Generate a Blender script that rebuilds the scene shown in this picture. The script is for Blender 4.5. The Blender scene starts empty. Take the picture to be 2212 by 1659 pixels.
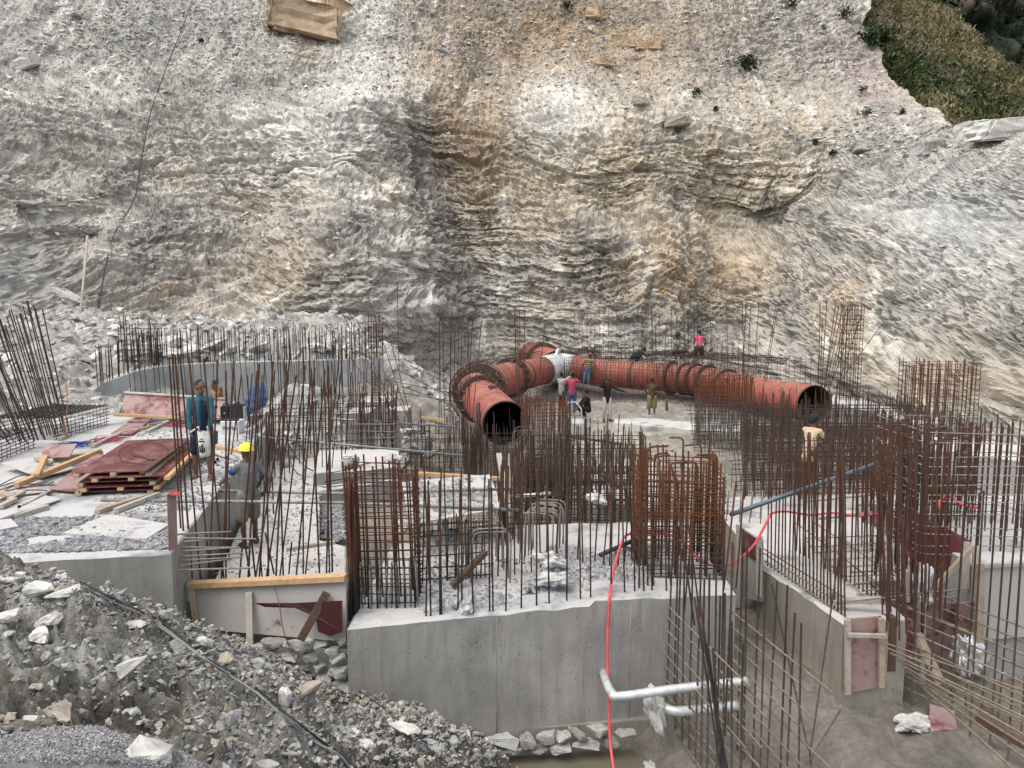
import bpy, bmesh, math, random
import numpy as np
from mathutils import Vector, Matrix, Quaternion
sc = bpy.context.scene
COL = sc.collection
random.seed(7)
RNG = np.random.default_rng(11)
R = math.radians
# ------------------------------------------------------------------ camera, sky, sun, exposure
CAMZ, PITCH, F0 = 4.0, R(6.3), 26 / 36 * 2212
cam_d = bpy.data.cameras.new('camera')
cam_d.lens, cam_d.sensor_width = 26, 36
cam_d.clip_start, cam_d.clip_end = 0.1, 3000
cam = bpy.data.objects.new('camera', cam_d)
COL.objects.link(cam)
cam.location = (0, 0, CAMZ)
cam.rotation_euler = (R(90) - PITCH, 0, 0)
sc.camera = cam
SUN_EL, SUN_AZ = R(62), R(-128)      # azimuth of the sun measured from +Y towards +X
world = bpy.data.worlds.new('World')
sc.world = world
world.use_nodes = True
wn = world.node_tree
sky = wn.nodes.new('ShaderNodeTexSky')
sky.sky_type = 'NISHITA'
sky.sun_disc = False
sky.sun_elevation, sky.sun_rotation = SUN_EL, SUN_AZ
sky.altitude, sky.air_density, sky.dust_density, sky.ozone_density = 1200, 1.0, 3.5, 0.6
wn.nodes['Background'].inputs[1].default_value = 0.15
hs = wn.nodes.new('ShaderNodeHueSaturation'); hs.inputs['Saturation'].default_value = 0.22      # thin cloud: a paler sky
wn.links.new(sky.outputs[0], hs.inputs['Color']); wn.links.new(hs.outputs[0], wn.nodes['Background'].inputs[0])
sun_d = bpy.data.lights.new('sun', 'SUN')
sun_d.energy, sun_d.angle, sun_d.color = 1.25, R(50), (1.0, 0.90, 0.77)
sun = bpy.data.objects.new('sun', sun_d)
COL.objects.link(sun)
sd = Vector((math.sin(SUN_AZ) * math.cos(SUN_EL), math.cos(SUN_AZ) * math.cos(SUN_EL), math.sin(SUN_EL)))
sun.rotation_euler = (-sd).to_track_quat('-Z', 'Y').to_euler()
sc.view_settings.view_transform = 'Standard'
sc.view_settings.look = 'None'
sc.view_settings.gamma = 1
sc.view_settings.use_curve_mapping = False
sc.view_settings.exposure = 1.25
sc.cycles.max_bounces = 5
sc.cycles.diffuse_bounces = 3

# ------------------------------------------------------------------ measuring: a point of the photograph (2212 wide) put on a depth or a level
cp, sp = math.cos(PITCH), math.sin(PITCH)
def _ray(x, y):
    u, v = (x - 1106) / F0, -(y - 829.5) / F0
    return u, cp + v * sp, -sp + v * cp
def at(x, y, Y):
    a, b, c = _ray(x, y); k = Y / b
    return Vector((a * k, Y, CAMZ + c * k))
def gz(x, y, z):
    a, b, c = _ray(x, y); k = (z - CAMZ) / c
    return Vector((a * k, b * k, z))
def proj(X, Y, Z):
    dz = Z - CAMZ
    yc = np.maximum(Y * cp - dz * sp, 0.05); zc = Y * sp + dz * cp
    return 1106 + F0 * X / yc, 829.5 - F0 * zc / yc

# ------------------------------------------------------------------ numpy noise
PERM = RNG.permutation(4096); GRAD = RNG.normal(size=(4096, 2)); GRAD /= np.linalg.norm(GRAD, axis=1)[:, None]
UNI = RNG.random(4096)
def hsh(i, j):
    return PERM[(PERM[np.asarray(i, dtype=np.int64) & 4095] + np.asarray(j, dtype=np.int64)) & 4095]
def perlin(x, y):
    xi, yi = np.floor(x), np.floor(y)
    xf, yf = x - xi, y - yi
    xi, yi = xi.astype(np.int64), yi.astype(np.int64)
    def g(a, b):
        h = GRAD[hsh(xi + a, yi + b)]
        return h[..., 0] * (xf - a) + h[..., 1] * (yf - b)
    u, v = xf * xf * xf * (xf * (xf * 6 - 15) + 10), yf * yf * yf * (yf * (yf * 6 - 15) + 10)
    return ((g(0, 0) * (1 - u) + g(1, 0) * u) * (1 - v) + (g(0, 1) * (1 - u) + g(1, 1) * u) * v) * 1.5
def fbm(x, y, n=4, gain=0.5, off=0.0):
    t, a = 0, 1
    for k in range(n):
        t = t + a * perlin(x * 2 ** k + off + 17.3 * k, y * 2 ** k + 31.7 * k + off)
        a *= gain
    return t
def sst(x, a, b):
    t = np.clip((x - a) / (b - a), 0, 1)
    return t * t * (3 - 2 * t)
def rbf(pts, vals, smooth=1e-3):
    P = np.array(pts, float); V = np.array(vals, float); n = len(P)
    def U(d2): return 0.5 * d2 * np.log(d2 + 1e-9)
    K = U(((P[:, None] - P[None]) ** 2).sum(-1)) + smooth * np.eye(n)
    Q = np.c_[np.ones(n), P]
    A = np.block([[K, Q], [Q.T, np.zeros((3, 3))]])
    w = np.linalg.solve(A, np.r_[V, 0, 0, 0])
    def f(x, y):
        s = x.shape; x = x.ravel(); y = y.ravel(); o = w[n] + w[n + 1] * x + w[n + 2] * y
        for k in range(n):
            o = o + w[k] * U((x - P[k, 0]) ** 2 + (y - P[k, 1]) ** 2)
        return o.reshape(s)
    return f
def upsample(f, x, z, cx=160, cz=120):      # evaluate f on a coarse regular grid, read it bilinearly
    gx = np.linspace(x.min(), x.max(), cx); gzz = np.linspace(z.min(), z.max(), cz)
    g = f(*np.meshgrid(gx, gzz))
    i = np.clip((x - gx[0]) / (gx[1] - gx[0]), 0, cx - 1.001); j = np.clip((z - gzz[0]) / (gzz[1] - gzz[0]), 0, cz - 1.001)
    a, b = i.astype(int), j.astype(int); u, v = i - a, j - b
    return (g[b, a] * (1 - u) + g[b, a + 1] * u) * (1 - v) + (g[b + 1, a] * (1 - u) + g[b + 1, a + 1] * u) * v

# ------------------------------------------------------------------ mesh and object helpers
def link(o, parent=None):
    COL.objects.link(o)
    if parent is not None:
        o.parent = parent
    return o
def tag(o, label=None, cat=None, group=None, kind=None):
    if label: o['label'] = label
    if cat: o['category'] = cat
    if group: o['group'] = group
    if kind: o['kind'] = kind
    return o
def thing(name, loc, label, cat, group=None):
    o = bpy.data.objects.new(name, None)
    o.empty_display_size = 0.1
    o.location = loc
    link(o)
    return tag(o, label, cat, group)
def np_mesh(name, V, Fq, mats=(), smooth=True, col=None):
    me = bpy.data.meshes.new(name)
    V = np.asarray(V, np.float32); Fq = np.asarray(Fq, np.int32); k = Fq.shape[1]
    me.vertices.add(len(V)); me.vertices.foreach_set('co', V.ravel())
    me.loops.add(Fq.size); me.loops.foreach_set('vertex_index', Fq.ravel())
    me.polygons.add(len(Fq)); me.polygons.foreach_set('loop_start', np.arange(0, Fq.size, k, dtype=np.int32))
    me.polygons.foreach_set('use_smooth', np.full(len(Fq), smooth))
    if col is not None:
        a = me.color_attributes.new('Col', 'FLOAT_COLOR', 'POINT')
        a.data.foreach_set('color', np.c_[col, np.ones(len(V))].astype(np.float32).ravel())
    for m in mats: me.materials.append(m)
    me.update(calc_edges=True)
    return me
def grid_faces(nu, nv):        # nu columns, nv rows, vertices row by row
    i = np.arange((nv - 1) * nu).reshape(nv - 1, nu)[:, :-1].ravel()
    return np.c_[i, i + 1, i + 1 + nu, i + nu]
class MB:
    """collects simple shapes, builds ONE mesh object"""
    def __init__(s): s.v, s.f, s.m, s.sm = [], [], [], []
    def add(s, V, Fs, m=0, smooth=False):
        o = len(s.v); s.v += [tuple(p) for p in V]
        for f in Fs: s.f.append([o + i for i in f]); s.m.append(m); s.sm.append(smooth)
        return s
    def box(s, c, size, rot=None, m=0, jit=0):
        M = rot.to_3x3() if rot is not None else Matrix.Identity(3)
        V = []
        for z in (-.5, .5):
            for x, y in ((-.5, -.5), (.5, -.5), (.5, .5), (-.5, .5)):
                p = Vector((x * size[0], y * size[1], z * size[2]))
                if jit: p += Vector((random.uniform(-jit, jit), random.uniform(-jit, jit), random.uniform(-jit, jit)))
                V.append(Vector(c) + M @ p)
        return s.add(V, [(3, 2, 1, 0), (4, 5, 6, 7), (0, 1, 5, 4), (1, 2, 6, 5), (2, 3, 7, 6), (3, 0, 4, 7)], m)
    def quadslab(s, a, b, c, d, n, m=0):      # four corners and a thickness vector
        V = [a, b, c, d] + [Vector(p) + Vector(n) for p in (a, b, c, d)]
        return s.add(V, [(3, 2, 1, 0), (4, 5, 6, 7), (0, 1, 5, 4), (1, 2, 6, 5), (2, 3, 7, 6), (3, 0, 4, 7)], m)
    def tube(s, path, r, n=6, m=0, cap=True, smooth=True):
        path = [Vector(p) for p in path]; rr = r if isinstance(r, (list, tuple)) else [r] * len(path)
        V, Fs = [], []; up = None
        for i, p in enumerate(path):
            t = (path[min(i + 1, len(path) - 1)] - path[max(i - 1, 0)]).normalized()
            if up is None:
                up = t.orthogonal().normalized()
            up = (up - t * up.dot(t)).normalized(); w = t.cross(up)
            for k in range(n):
                a = 2 * math.pi * k / n
                V.append(p + (up * math.cos(a) + w * math.sin(a)) * rr[i])
        for i in range(len(path) - 1):
            for k in range(n):
                k2 = (k + 1) % n
                Fs.append((i * n + k, i * n + k2, (i + 1) * n + k2, (i + 1) * n + k))
        if cap:
            Fs.append(tuple(range(n))[::-1]); Fs.append(tuple((len(path) - 1) * n + k for k in range(n)))
        return s.add(V, Fs, m, smooth)
    def mesh(s, name, mats):
        me = bpy.data.meshes.new(name)
        me.from_pydata(s.v, [], s.f)
        for m in (mats if isinstance(mats, (list, tuple)) else [mats]): me.materials.append(m)
        me.polygons.foreach_set('material_index', s.m)
        me.polygons.foreach_set('use_smooth', s.sm)
        me.update()
        return me
    def build(s, name, mats, parent=None, bevel=0):
        me = s.mesh(name, mats)
        if bevel:
            bm = bmesh.new(); bm.from_mesh(me)
            bmesh.ops.bevel(bm, geom=bm.edges[:], offset=bevel, segments=1, affect='EDGES', clamp_overlap=True)
            bm.to_mesh(me); bm.free()
        o = bpy.data.objects.new(name, me)
        if parent is not None:            # parents are empties that only translate: keep world coordinates
            L = parent_loc(parent)
            me.transform(Matrix.Translation(-L))
        return link(o, parent)
def parent_loc(p):
    L = Vector((0, 0, 0))
    while p is not None:
        L = L + p.location; p = p.parent
    return L
def root_at_base(o):               # moves a one-mesh thing's origin to its base
    me = o.data
    co = np.empty(len(me.vertices) * 3, np.float32); me.vertices.foreach_get('co', co); co = co.reshape(-1, 3)
    c = Vector(((co[:, 0].min() + co[:, 0].max()) / 2, (co[:, 1].min() + co[:, 1].max()) / 2, co[:, 2].min()))
    c = Vector([float(q) for q in c])
    me.transform(Matrix.Translation(-c)); o.location = c
    return o

# ------------------------------------------------------------------ materials
class NT:
    def __init__(s, name):
        s.m = bpy.data.materials.new(name); s.m.use_nodes = True
        s.t = s.m.node_tree; s.b = s.t.nodes['Principled BSDF']
    def n(s, kind, **kw):
        d = s.t.nodes.new('ShaderNode' + kind)
        for k, v in kw.items():
            if k in d.inputs: d.inputs[k].default_value = v
            else: setattr(d, k, v)
        return d
    def l(s, a, b): s.t.links.new(a, b)
    def coord(s, kind='Object', scale=(1, 1, 1)):
        if kind == 'Position': o = s.n('NewGeometry').outputs['Position']
        else: o = s.n('TexCoord').outputs[kind]
        mp = s.n('Mapping'); mp.inputs['Scale'].default_value = scale
        s.l(o, mp.inputs['Vector']); return mp.outputs[0]
    def noise(s, vec, scale, detail=6, rough=0.6, dist=0):
        d = s.n('TexNoise', Scale=scale, Detail=detail, Roughness=rough, Distortion=dist)
        s.l(vec, d.inputs['Vector']); return d.outputs['Fac']
    def ramp(s, fac, stops):
        d = s.n('ValToRGB'); e = d.color_ramp.elements
        while len(e) < len(stops): e.new(0.5)
        for k, (p, c) in enumerate(stops):
            e[k].position = p; e[k].color = (*c, 1) if len(c) == 3 else c
        s.l(fac, d.inputs[0]); return d.outputs[0]
    def mix(s, fac, a, b, mode='MIX'):
        d = s.n('MixRGB', blend_type=mode)
        for v, i in ((fac, 0), (a, 1), (b, 2)):
            if hasattr(v, 'links') or hasattr(v, 'is_linked'): s.l(v, d.inputs[i])
            else: d.inputs[i].default_value = v if i == 0 else (*v, 1)
        return d.outputs[0]
    def math(s, op, a, b=0.0, clamp=False):
        d = s.n('Math', operation=op, use_clamp=clamp)
        for v, i in ((a, 0), (b, 1)):
            if hasattr(v, 'is_linked'): s.l(v, d.inputs[i])
            else: d.inputs[i].default_value = v
        return d.outputs[0]
    def bump(s, h, strength=0.5, dist=0.02, prev=None):
        d = s.n('Bump', Strength=strength, Distance=dist)
        s.l(h, d.inputs['Height'])
        if prev is not None: s.l(prev, d.inputs['Normal'])
        return d.outputs[0]
    def done(s, col=None, rough=0.9, nrm=None, metal=0.0, spec=0.3):
        if col is not None:
            if hasattr(col, 'is_linked'): s.l(col, s.b.inputs['Base Color'])
            else: s.b.inputs['Base Color'].default_value = (*col, 1)
        if hasattr(rough, 'is_linked'): s.l(rough, s.b.inputs['Roughness'])
        else: s.b.inputs['Roughness'].default_value = rough
        if nrm is not None: s.l(nrm, s.b.inputs['Normal'])
        s.b.inputs['Metallic'].default_value = metal
        s.b.inputs['Specular IOR Level'].default_value = spec
        return s.m
def m_plain(name, c, rough=0.8, var=0.25, scale=9, bump=0.2, metal=0.0, spec=0.3):
    t = NT(name); v = t.coord('Position')
    f = t.noise(v, scale, 6, 0.65)
    lo = tuple(q * (1 - var) for q in c); hi = tuple(min(1, q * (1 + var)) for q in c)
    return t.done(t.ramp(f, [(0.3, lo), (0.7, hi)]), rough, t.bump(t.noise(v, scale * 5, 4), bump, 0.01), metal, spec)
def m_vcol(name, fine=30, bump=0.6, dist=0.05, contrast=0.55, rough=0.95):
    t = NT(name); v = t.coord('Position')
    a = t.n('VertexColor', layer_name='Col').outputs[0]
    f = t.noise(v, fine, 8, 0.72)
    f2 = t.noise(v, fine * 0.2, 6, 0.65)
    k = t.ramp(f, [(0.28, (1 - contrast,) * 3), (0.5, (1, 1, 1)), (0.72, (1 + contrast * .7,) * 3)])
    k2 = t.ramp(f2, [(0.3, (1 - contrast * .5,) * 3), (0.7, (1 + contrast * .35,) * 3)])
    c = t.mix(1.0, t.mix(1.0, a, k, 'MULTIPLY'), k2, 'MULTIPLY')
    return t.done(c, rough, t.bump(f, bump, dist, t.bump(f2, bump, dist * 3)), 0, 0.15)
def m_concrete(name, base, streak=0.35, dust=None):
    t = NT(name); v = t.coord('Position'); vs = t.coord('Position', (2.2, 2.2, 0.22))
    f = t.noise(v, 1.3, 8, 0.6); g = t.noise(vs, 4.0, 6, 0.6); p = t.noise(v, 26, 3, 0.5)
    lo = tuple(q * 0.72 for q in base); hi = tuple(q * 1.22 for q in base)
    c = t.ramp(f, [(0.3, lo), (0.5, base), (0.7, hi)])
    c = t.mix(t.math('MULTIPLY', t.ramp(g, [(0.45, (0, 0, 0)), (0.62, (1, 1, 1))]), streak), c, tuple(q * 0.55 for q in base))
    c = t.mix(t.math('MULTIPLY', t.ramp(t.noise(vs, 9.0, 4, 0.6), [(0.6, (0, 0, 0)), (0.7, (1, 1, 1))]), streak * .6), c, tuple(min(1, q * 1.5) for q in base))
    big = t.noise(v, .55, 5, .6, .8)
    c = t.mix(t.math('MULTIPLY', t.ramp(big, [(.42, (0, 0, 0)), (.6, (1, 1, 1))]), .45), c, tuple(q * .66 for q in base))
    dr = t.noise(t.coord('Position', (5, 5, .35)), 4.0, 3, .55)
    c = t.mix(t.math('MULTIPLY', t.ramp(dr, [(.62, (0, 0, 0)), (.68, (1, 1, 1))]), streak * .8), c, tuple(q * .38 for q in base))
    comb = t.math('MULTIPLY', t.ramp(t.noise(v, 1.7, 4, .7), [(.58, (0, 0, 0)), (.66, (1, 1, 1))]), t.ramp(t.noise(v, 38, 3, .6), [(.42, (1, 1, 1)), (.5, (0, 0, 0))]))
    c = t.mix(t.math('MULTIPLY', comb, .7), c, tuple(q * .35 for q in base))
    pits = t.ramp(p, [(0.27, (0, 0, 0)), (0.34, (1, 1, 1))])
    c = t.mix(t.math('MULTIPLY', t.math('SUBTRACT', 1.0, pits), 0.6), c, tuple(q * 0.4 for q in base))
    n = t.bump(pits, 0.7, 0.012, t.bump(t.noise(v, 60, 5), 0.25, 0.006))
    return t.done(c, 0.88, n, 0, 0.25)
def m_dust(name, base, dark, amt=0.5):
    t = NT(name); v = t.coord('Position')
    f = t.noise(v, 1.1, 9, 0.68); g = t.noise(v, 22, 6, 0.7)
    c = t.ramp(f, [(0.36, dark), (0.36 + 0.16 * amt, base), (0.75, tuple(min(1, q * 1.12) for q in base))])
    c = t.mix(t.ramp(g, [(0.25, (0.55,) * 3), (0.45, (0, 0, 0))]), c, dark)
    return t.done(c, 0.95, t.bump(g, 0.5, 0.02), 0, 0.15)
def m_rust(name, top, low, z0=None, z1=None, gen=False):
    """bare reinforcing steel: rust above, cement-splashed below the height at which concrete was last cast"""
    t = NT(name); v = t.coord('Position')
    f = t.noise(v, 14, 5, 0.7); r = t.n('ObjectInfo').outputs['Random']
    a = t.ramp(f, [(0.3, tuple(q * 0.55 for q in top)), (0.52, top), (0.75, tuple(min(1, q * 1.55) for q in top))])
    a = t.mix(t.math('MULTIPLY', r, 0.45), a, tuple(q * 0.5 for q in top))
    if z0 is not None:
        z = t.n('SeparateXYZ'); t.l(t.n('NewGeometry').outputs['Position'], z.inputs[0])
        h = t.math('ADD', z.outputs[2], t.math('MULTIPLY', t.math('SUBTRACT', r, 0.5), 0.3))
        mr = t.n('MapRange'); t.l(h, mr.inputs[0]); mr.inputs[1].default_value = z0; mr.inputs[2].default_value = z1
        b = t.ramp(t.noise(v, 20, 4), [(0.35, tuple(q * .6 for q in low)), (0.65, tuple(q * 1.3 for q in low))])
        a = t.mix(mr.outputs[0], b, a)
    w = t.n('TexWave', wave_type='BANDS', bands_direction='Z', Scale=38.0); t.l(v, w.inputs['Vector'])
    return t.done(a, 0.85, t.bump(w.outputs['Fac'], 0.6, 0.003, t.bump(f, 0.3, 0.005)), 0.0, 0.25)
def m_wood(name, base, dark, scale=(2, 2, 2), grey=0.0):
    t = NT(name); v = t.coord('Position', scale); r = t.n('ObjectInfo').outputs['Random']
    f = t.noise(v, 6, 6, 0.65, 1.2)
    c = t.ramp(f, [(0.3, dark), (0.55, base), (0.8, tuple(min(1, q * 1.2) for q in base))])
    c = t.mix(t.math('MULTIPLY', r, 0.5), c, tuple(q * 0.62 for q in base))
    if grey: c = t.mix(t.math('MULTIPLY', t.ramp(t.noise(t.coord('Position'), 3.5, 6), [(0.4, (0, 0, 0)), (0.6, (1, 1, 1))]), grey), c, (0.36, 0.34, 0.32))
    return t.done(c, 0.85, t.bump(f, 0.3, 0.01), 0, 0.2)
def m_ply(name, film, dust=(0.42, 0.38, 0.36), amt=0.5, lo=0.42, sc_=2.2):
    """film-faced shuttering board: dark red film under dried cement"""
    t = NT(name); v = t.coord('Position')
    f = t.noise(v, sc_, 9, 0.7, 0.4); g = t.noise(v, 40, 4, 0.7)
    c = t.ramp(f, [(lo - 0.05, film), (lo + 0.04, tuple(a * (1 - amt) + b * amt for a, b in zip(film, dust))), (lo + 0.2, tuple(a * (1 - amt) * .5 + b * (1 - (1 - amt) * .5) for a, b in zip(film, dust)))])
    c = t.mix(t.ramp(g, [(0.62, (0, 0, 0)), (0.72, (0.5,) * 3)]), c, tuple(q * 0.5 for q in dust))
    return t.done(c, 0.7, t.bump(g, 0.25, 0.006), 0, 0.35)
M = {}
M['cliff'] = m_vcol('cliff_rock', 13, 0.6, 0.06, 0.38)
M['terrain'] = m_vcol('terrain_soil', 16, 0.8, 0.05, 0.5)
M['rubble'] = m_vcol('rubble_soil', 26, 0.9, 0.03, 0.55)
M['stone'] = m_plain('grey_stone', (0.31, 0.31, 0.30), 0.9, 0.35, 7, 0.5)
M['stone_d'] = m_plain('dark_damp_stone', (0.22, 0.215, 0.20), 0.9, 0.35, 7, 0.5)
M['stone_w'] = m_plain('pale_stone', (0.47, 0.46, 0.435), 0.9, 0.28, 7, 0.5)
M['stone_b'] = m_plain('brown_stone', (0.30, 0.26, 0.21), 0.9, 0.35, 6, 0.5)
M['stone_t'] = m_plain('tan_sandstone', (0.36, 0.27, 0.18), 0.9, 0.3, 2.0, 0.5)
M['gravel'] = m_plain('grey_gravel', (0.36, 0.36, 0.37), 0.95, 0.45, 60, 0.9)
M['concrete'] = m_concrete('formed_concrete', (0.285, 0.278, 0.265), .35)
M['concrete_l'] = m_concrete('pale_concrete', (0.30, 0.305, 0.305), 0.2)
M['concrete_b'] = m_concrete('brownish_concrete', (0.27, 0.25, 0.215), 0.4)
M['dust'] = m_dust('dusty_concrete_top', (0.40, 0.40, 0.40), (0.20, 0.205, 0.215), .8)
M['dust_w'] = m_dust('whitish_concrete_floor', (0.43, 0.42, 0.41), (0.22, 0.22, 0.22), 0.5)
M['rust'] = m_rust('rusty_steel', (0.085, 0.043, 0.029), (0.2,) * 3)
M['rust_o'] = m_rust('orange_rusty_steel', (0.13, 0.055, 0.025), (0.2,) * 3)
M['rust_d'] = m_rust('dark_rusty_steel', (0.042, 0.031, 0.027), (0.2,) * 3)
M['steel_grey'] = m_rust('cement_splashed_steel', (0.27, 0.245, 0.22), (0.2,) * 3)
M['steel_tan'] = m_rust('pale_dirty_steel', (0.21, 0.172, 0.135), (0.2,) * 3)
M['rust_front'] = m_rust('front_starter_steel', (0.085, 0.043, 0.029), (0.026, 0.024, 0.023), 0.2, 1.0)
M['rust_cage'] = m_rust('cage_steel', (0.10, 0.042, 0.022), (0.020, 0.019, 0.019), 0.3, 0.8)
M['rust_mid'] = m_rust('mid_cage_steel', (0.125, 0.050, 0.023), (0.085, 0.078, 0.072), 0.2, 1.1)
M['rust_low'] = m_rust('low_mesh_steel', (0.060, 0.040, 0.032), (0.13, 0.11, 0.092), -1.2, 0.2)
M['wood'] = m_wood('old_timber', (0.36, 0.26, 0.17), (0.20, 0.14, 0.09), grey=0.5)
M['wood_n'] = m_wood('fresh_timber', (0.50, 0.33, 0.18), (0.33, 0.2, 0.1))
M['wood_g'] = m_wood('cement_greyed_timber', (0.36, 0.32, 0.27), (0.2, 0.17, 0.14), grey=0.8)
M['wood_d'] = m_wood('dark_timber', (0.11, 0.07, 0.05), (0.05, 0.035, 0.03))
M['ply_red'] = m_ply('red_shutter_board', (0.100, 0.024, 0.024), (0.24, 0.15, 0.14), 0.35, 0.52)
M['ply_dull'] = m_ply('cement_coated_red_board', (0.14, 0.04, 0.04), (0.32, 0.245, 0.235), 0.6, 0.46)
M['ply_grey'] = m_ply('cement_coated_board', (0.14, 0.05, 0.05), (0.35, 0.335, 0.32), 0.94, 0.36, 1.6)
M['ply_white'] = m_ply('dusty_white_board', (0.24, 0.235, 0.235), (0.42, 0.415, 0.41), 0.85, 0.42, 3)
M['ply_edge'] = m_plain('board_edge', (0.42, 0.33, 0.25), 0.9, 0.3, 20)
M['pipe_red'] = None
# ================================================================== the cliff
CLIFF_PTS = [
 (-150,0,48),(0,0,51),(300,0,55),(640,0,57),(880,0,58.5),(1106,0,61),(1500,0,63),(1800,0,69),(1890,0,71),
 (-150,200,40),(0,200,44),(300,200,47),(700,200,49),(880,190,50.8),(1000,200,53),(1150,200,53.5),(1500,200,55),(1800,200,58),(1950,200,58),(2060,250,50),(2212,295,40),(2400,300,34),
 (300,120,51),(640,110,52),(1300,100,60),(1650,100,62),(780,100,55),(0,100,47),
 (-150,330,36),(0,330,40),(300,330,43.5),(560,300,44.5),(790,270,44.0),(815,330,43.3),(865,335,47.4),(1000,330,48.8),(1110,330,48.6),(1170,290,48),(1300,330,46.5),(1500,330,49),(1700,400,49.2),(1790,430,48),(1870,400,46),(2000,350,44),(2212,350,37.5),(2400,350,32),
 (840,400,42.5),(910,420,46.2),(1010,430,47),(1110,420,46.8),
 (-150,480,31),(0,480,34.5),(200,480,38.5),(600,480,40.5),(870,480,41.0),(925,490,45),(1050,480,46),(1160,480,45),(1250,470,44.2),(1500,490,46.5),(1740,490,47.2),(1810,480,43),(2000,480,38),(2212,480,33.5),(2400,480,29),
 (-150,600,27.5),(0,600,30.5),(200,600,35.5),(600,600,37),(890,600,38.3),(955,610,42.6),(1100,600,44.2),(1250,600,43),(1500,600,44),(1700,600,42.5),(1850,600,37.5),(2212,600,29.5),(2400,600,26),
 (0,700,29),(300,700,35),(600,700,35.5),(900,720,37.3),(975,740,41.5),(1100,740,43.7),(1300,720,41.5),(1500,720,42.5),(1700,730,39.5),(1850,750,33.5),(2050,800,28.8),(2212,800,26.2),
 (770,208,45.0),(800,208,48.2),(812,300,43.6),(843,300,47.2),(852,400,41.8),(882,400,45.6),(906,540,39.3),(936,540,43.2),(946,670,37.6),(973,670,41),
 (300,186,48.4),(300,206,46.6),(600,186,49.6),(600,206,47.6),(100,186,45.8),(100,206,44.2),(200,468,40.2),(200,494,37.8),(600,468,42.0),(600,494,39.8),(1300,468,46.2),(1300,492,43.8),(1500,482,48.5),(1500,502,45.6),(880,40,56.5),(925,40,59),(960,190,52),(1000,190,54),
 (0,405,38),(0,425,34.6),(110,452,39.2),(110,475,36.2),(215,520,39),(215,545,36.6),(60,540,33.6),(120,600,33.8),
 (900,850,36.5),(1000,850,41),(1200,850,42.5),(1500,850,40.5),(1700,850,37),(2000,900,26.5),(2212,900,24.2),(2400,900,21),(600,850,34.5),(0,850,27)]
_p = [at(*q) for q in CLIFF_PTS]
cliff_base = rbf([(p.x, p.z) for p in _p], [p.y for p in _p], 0.08)
def xmax_cliff(Z):
    return np.interp(Z, [-5, 10.5, 12.0, 12.9, 14.4, 16.4, 20, 24.7, 27.8, 31.8, 38], [50, 50, 37, 28.2, 27.0, 28.6, 29.6, 30.6, 30.4, 33, 36])
def blob(px, py, cx, cy, rx, ry, ang=0):
    c, s = math.cos(ang), math.sin(ang); dx, dy = px - cx, py - cy
    u, v = (dx * c + dy * s) / rx, (-dx * s + dy * c) / ry
    return np.exp(-(u * u + v * v))
def strata_cells(s, x, g, seed):
    """every layer broken into slabs that stand proud by different amounts"""
    L = np.floor(s); fs = s - L
    hx = UNI[hsh(L + seed, 7 * seed)]
    xx = x * g * (0.6 + 0.9 * hx) + hx * 91.7
    K = np.floor(xx); fx = xx - K
    v = UNI[hsh(L * 3 + seed, K + 13 * seed)]
    e = np.minimum(fs, 1 - fs); ex = np.minimum(fx, 1 - fx)
    edge = sst(np.minimum(e * 1.0, ex * 1.6), 0, 0.13)
    return (.25 + .75 * v) * edge * (1 - 0.35 * fs) - .25, v
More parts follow.
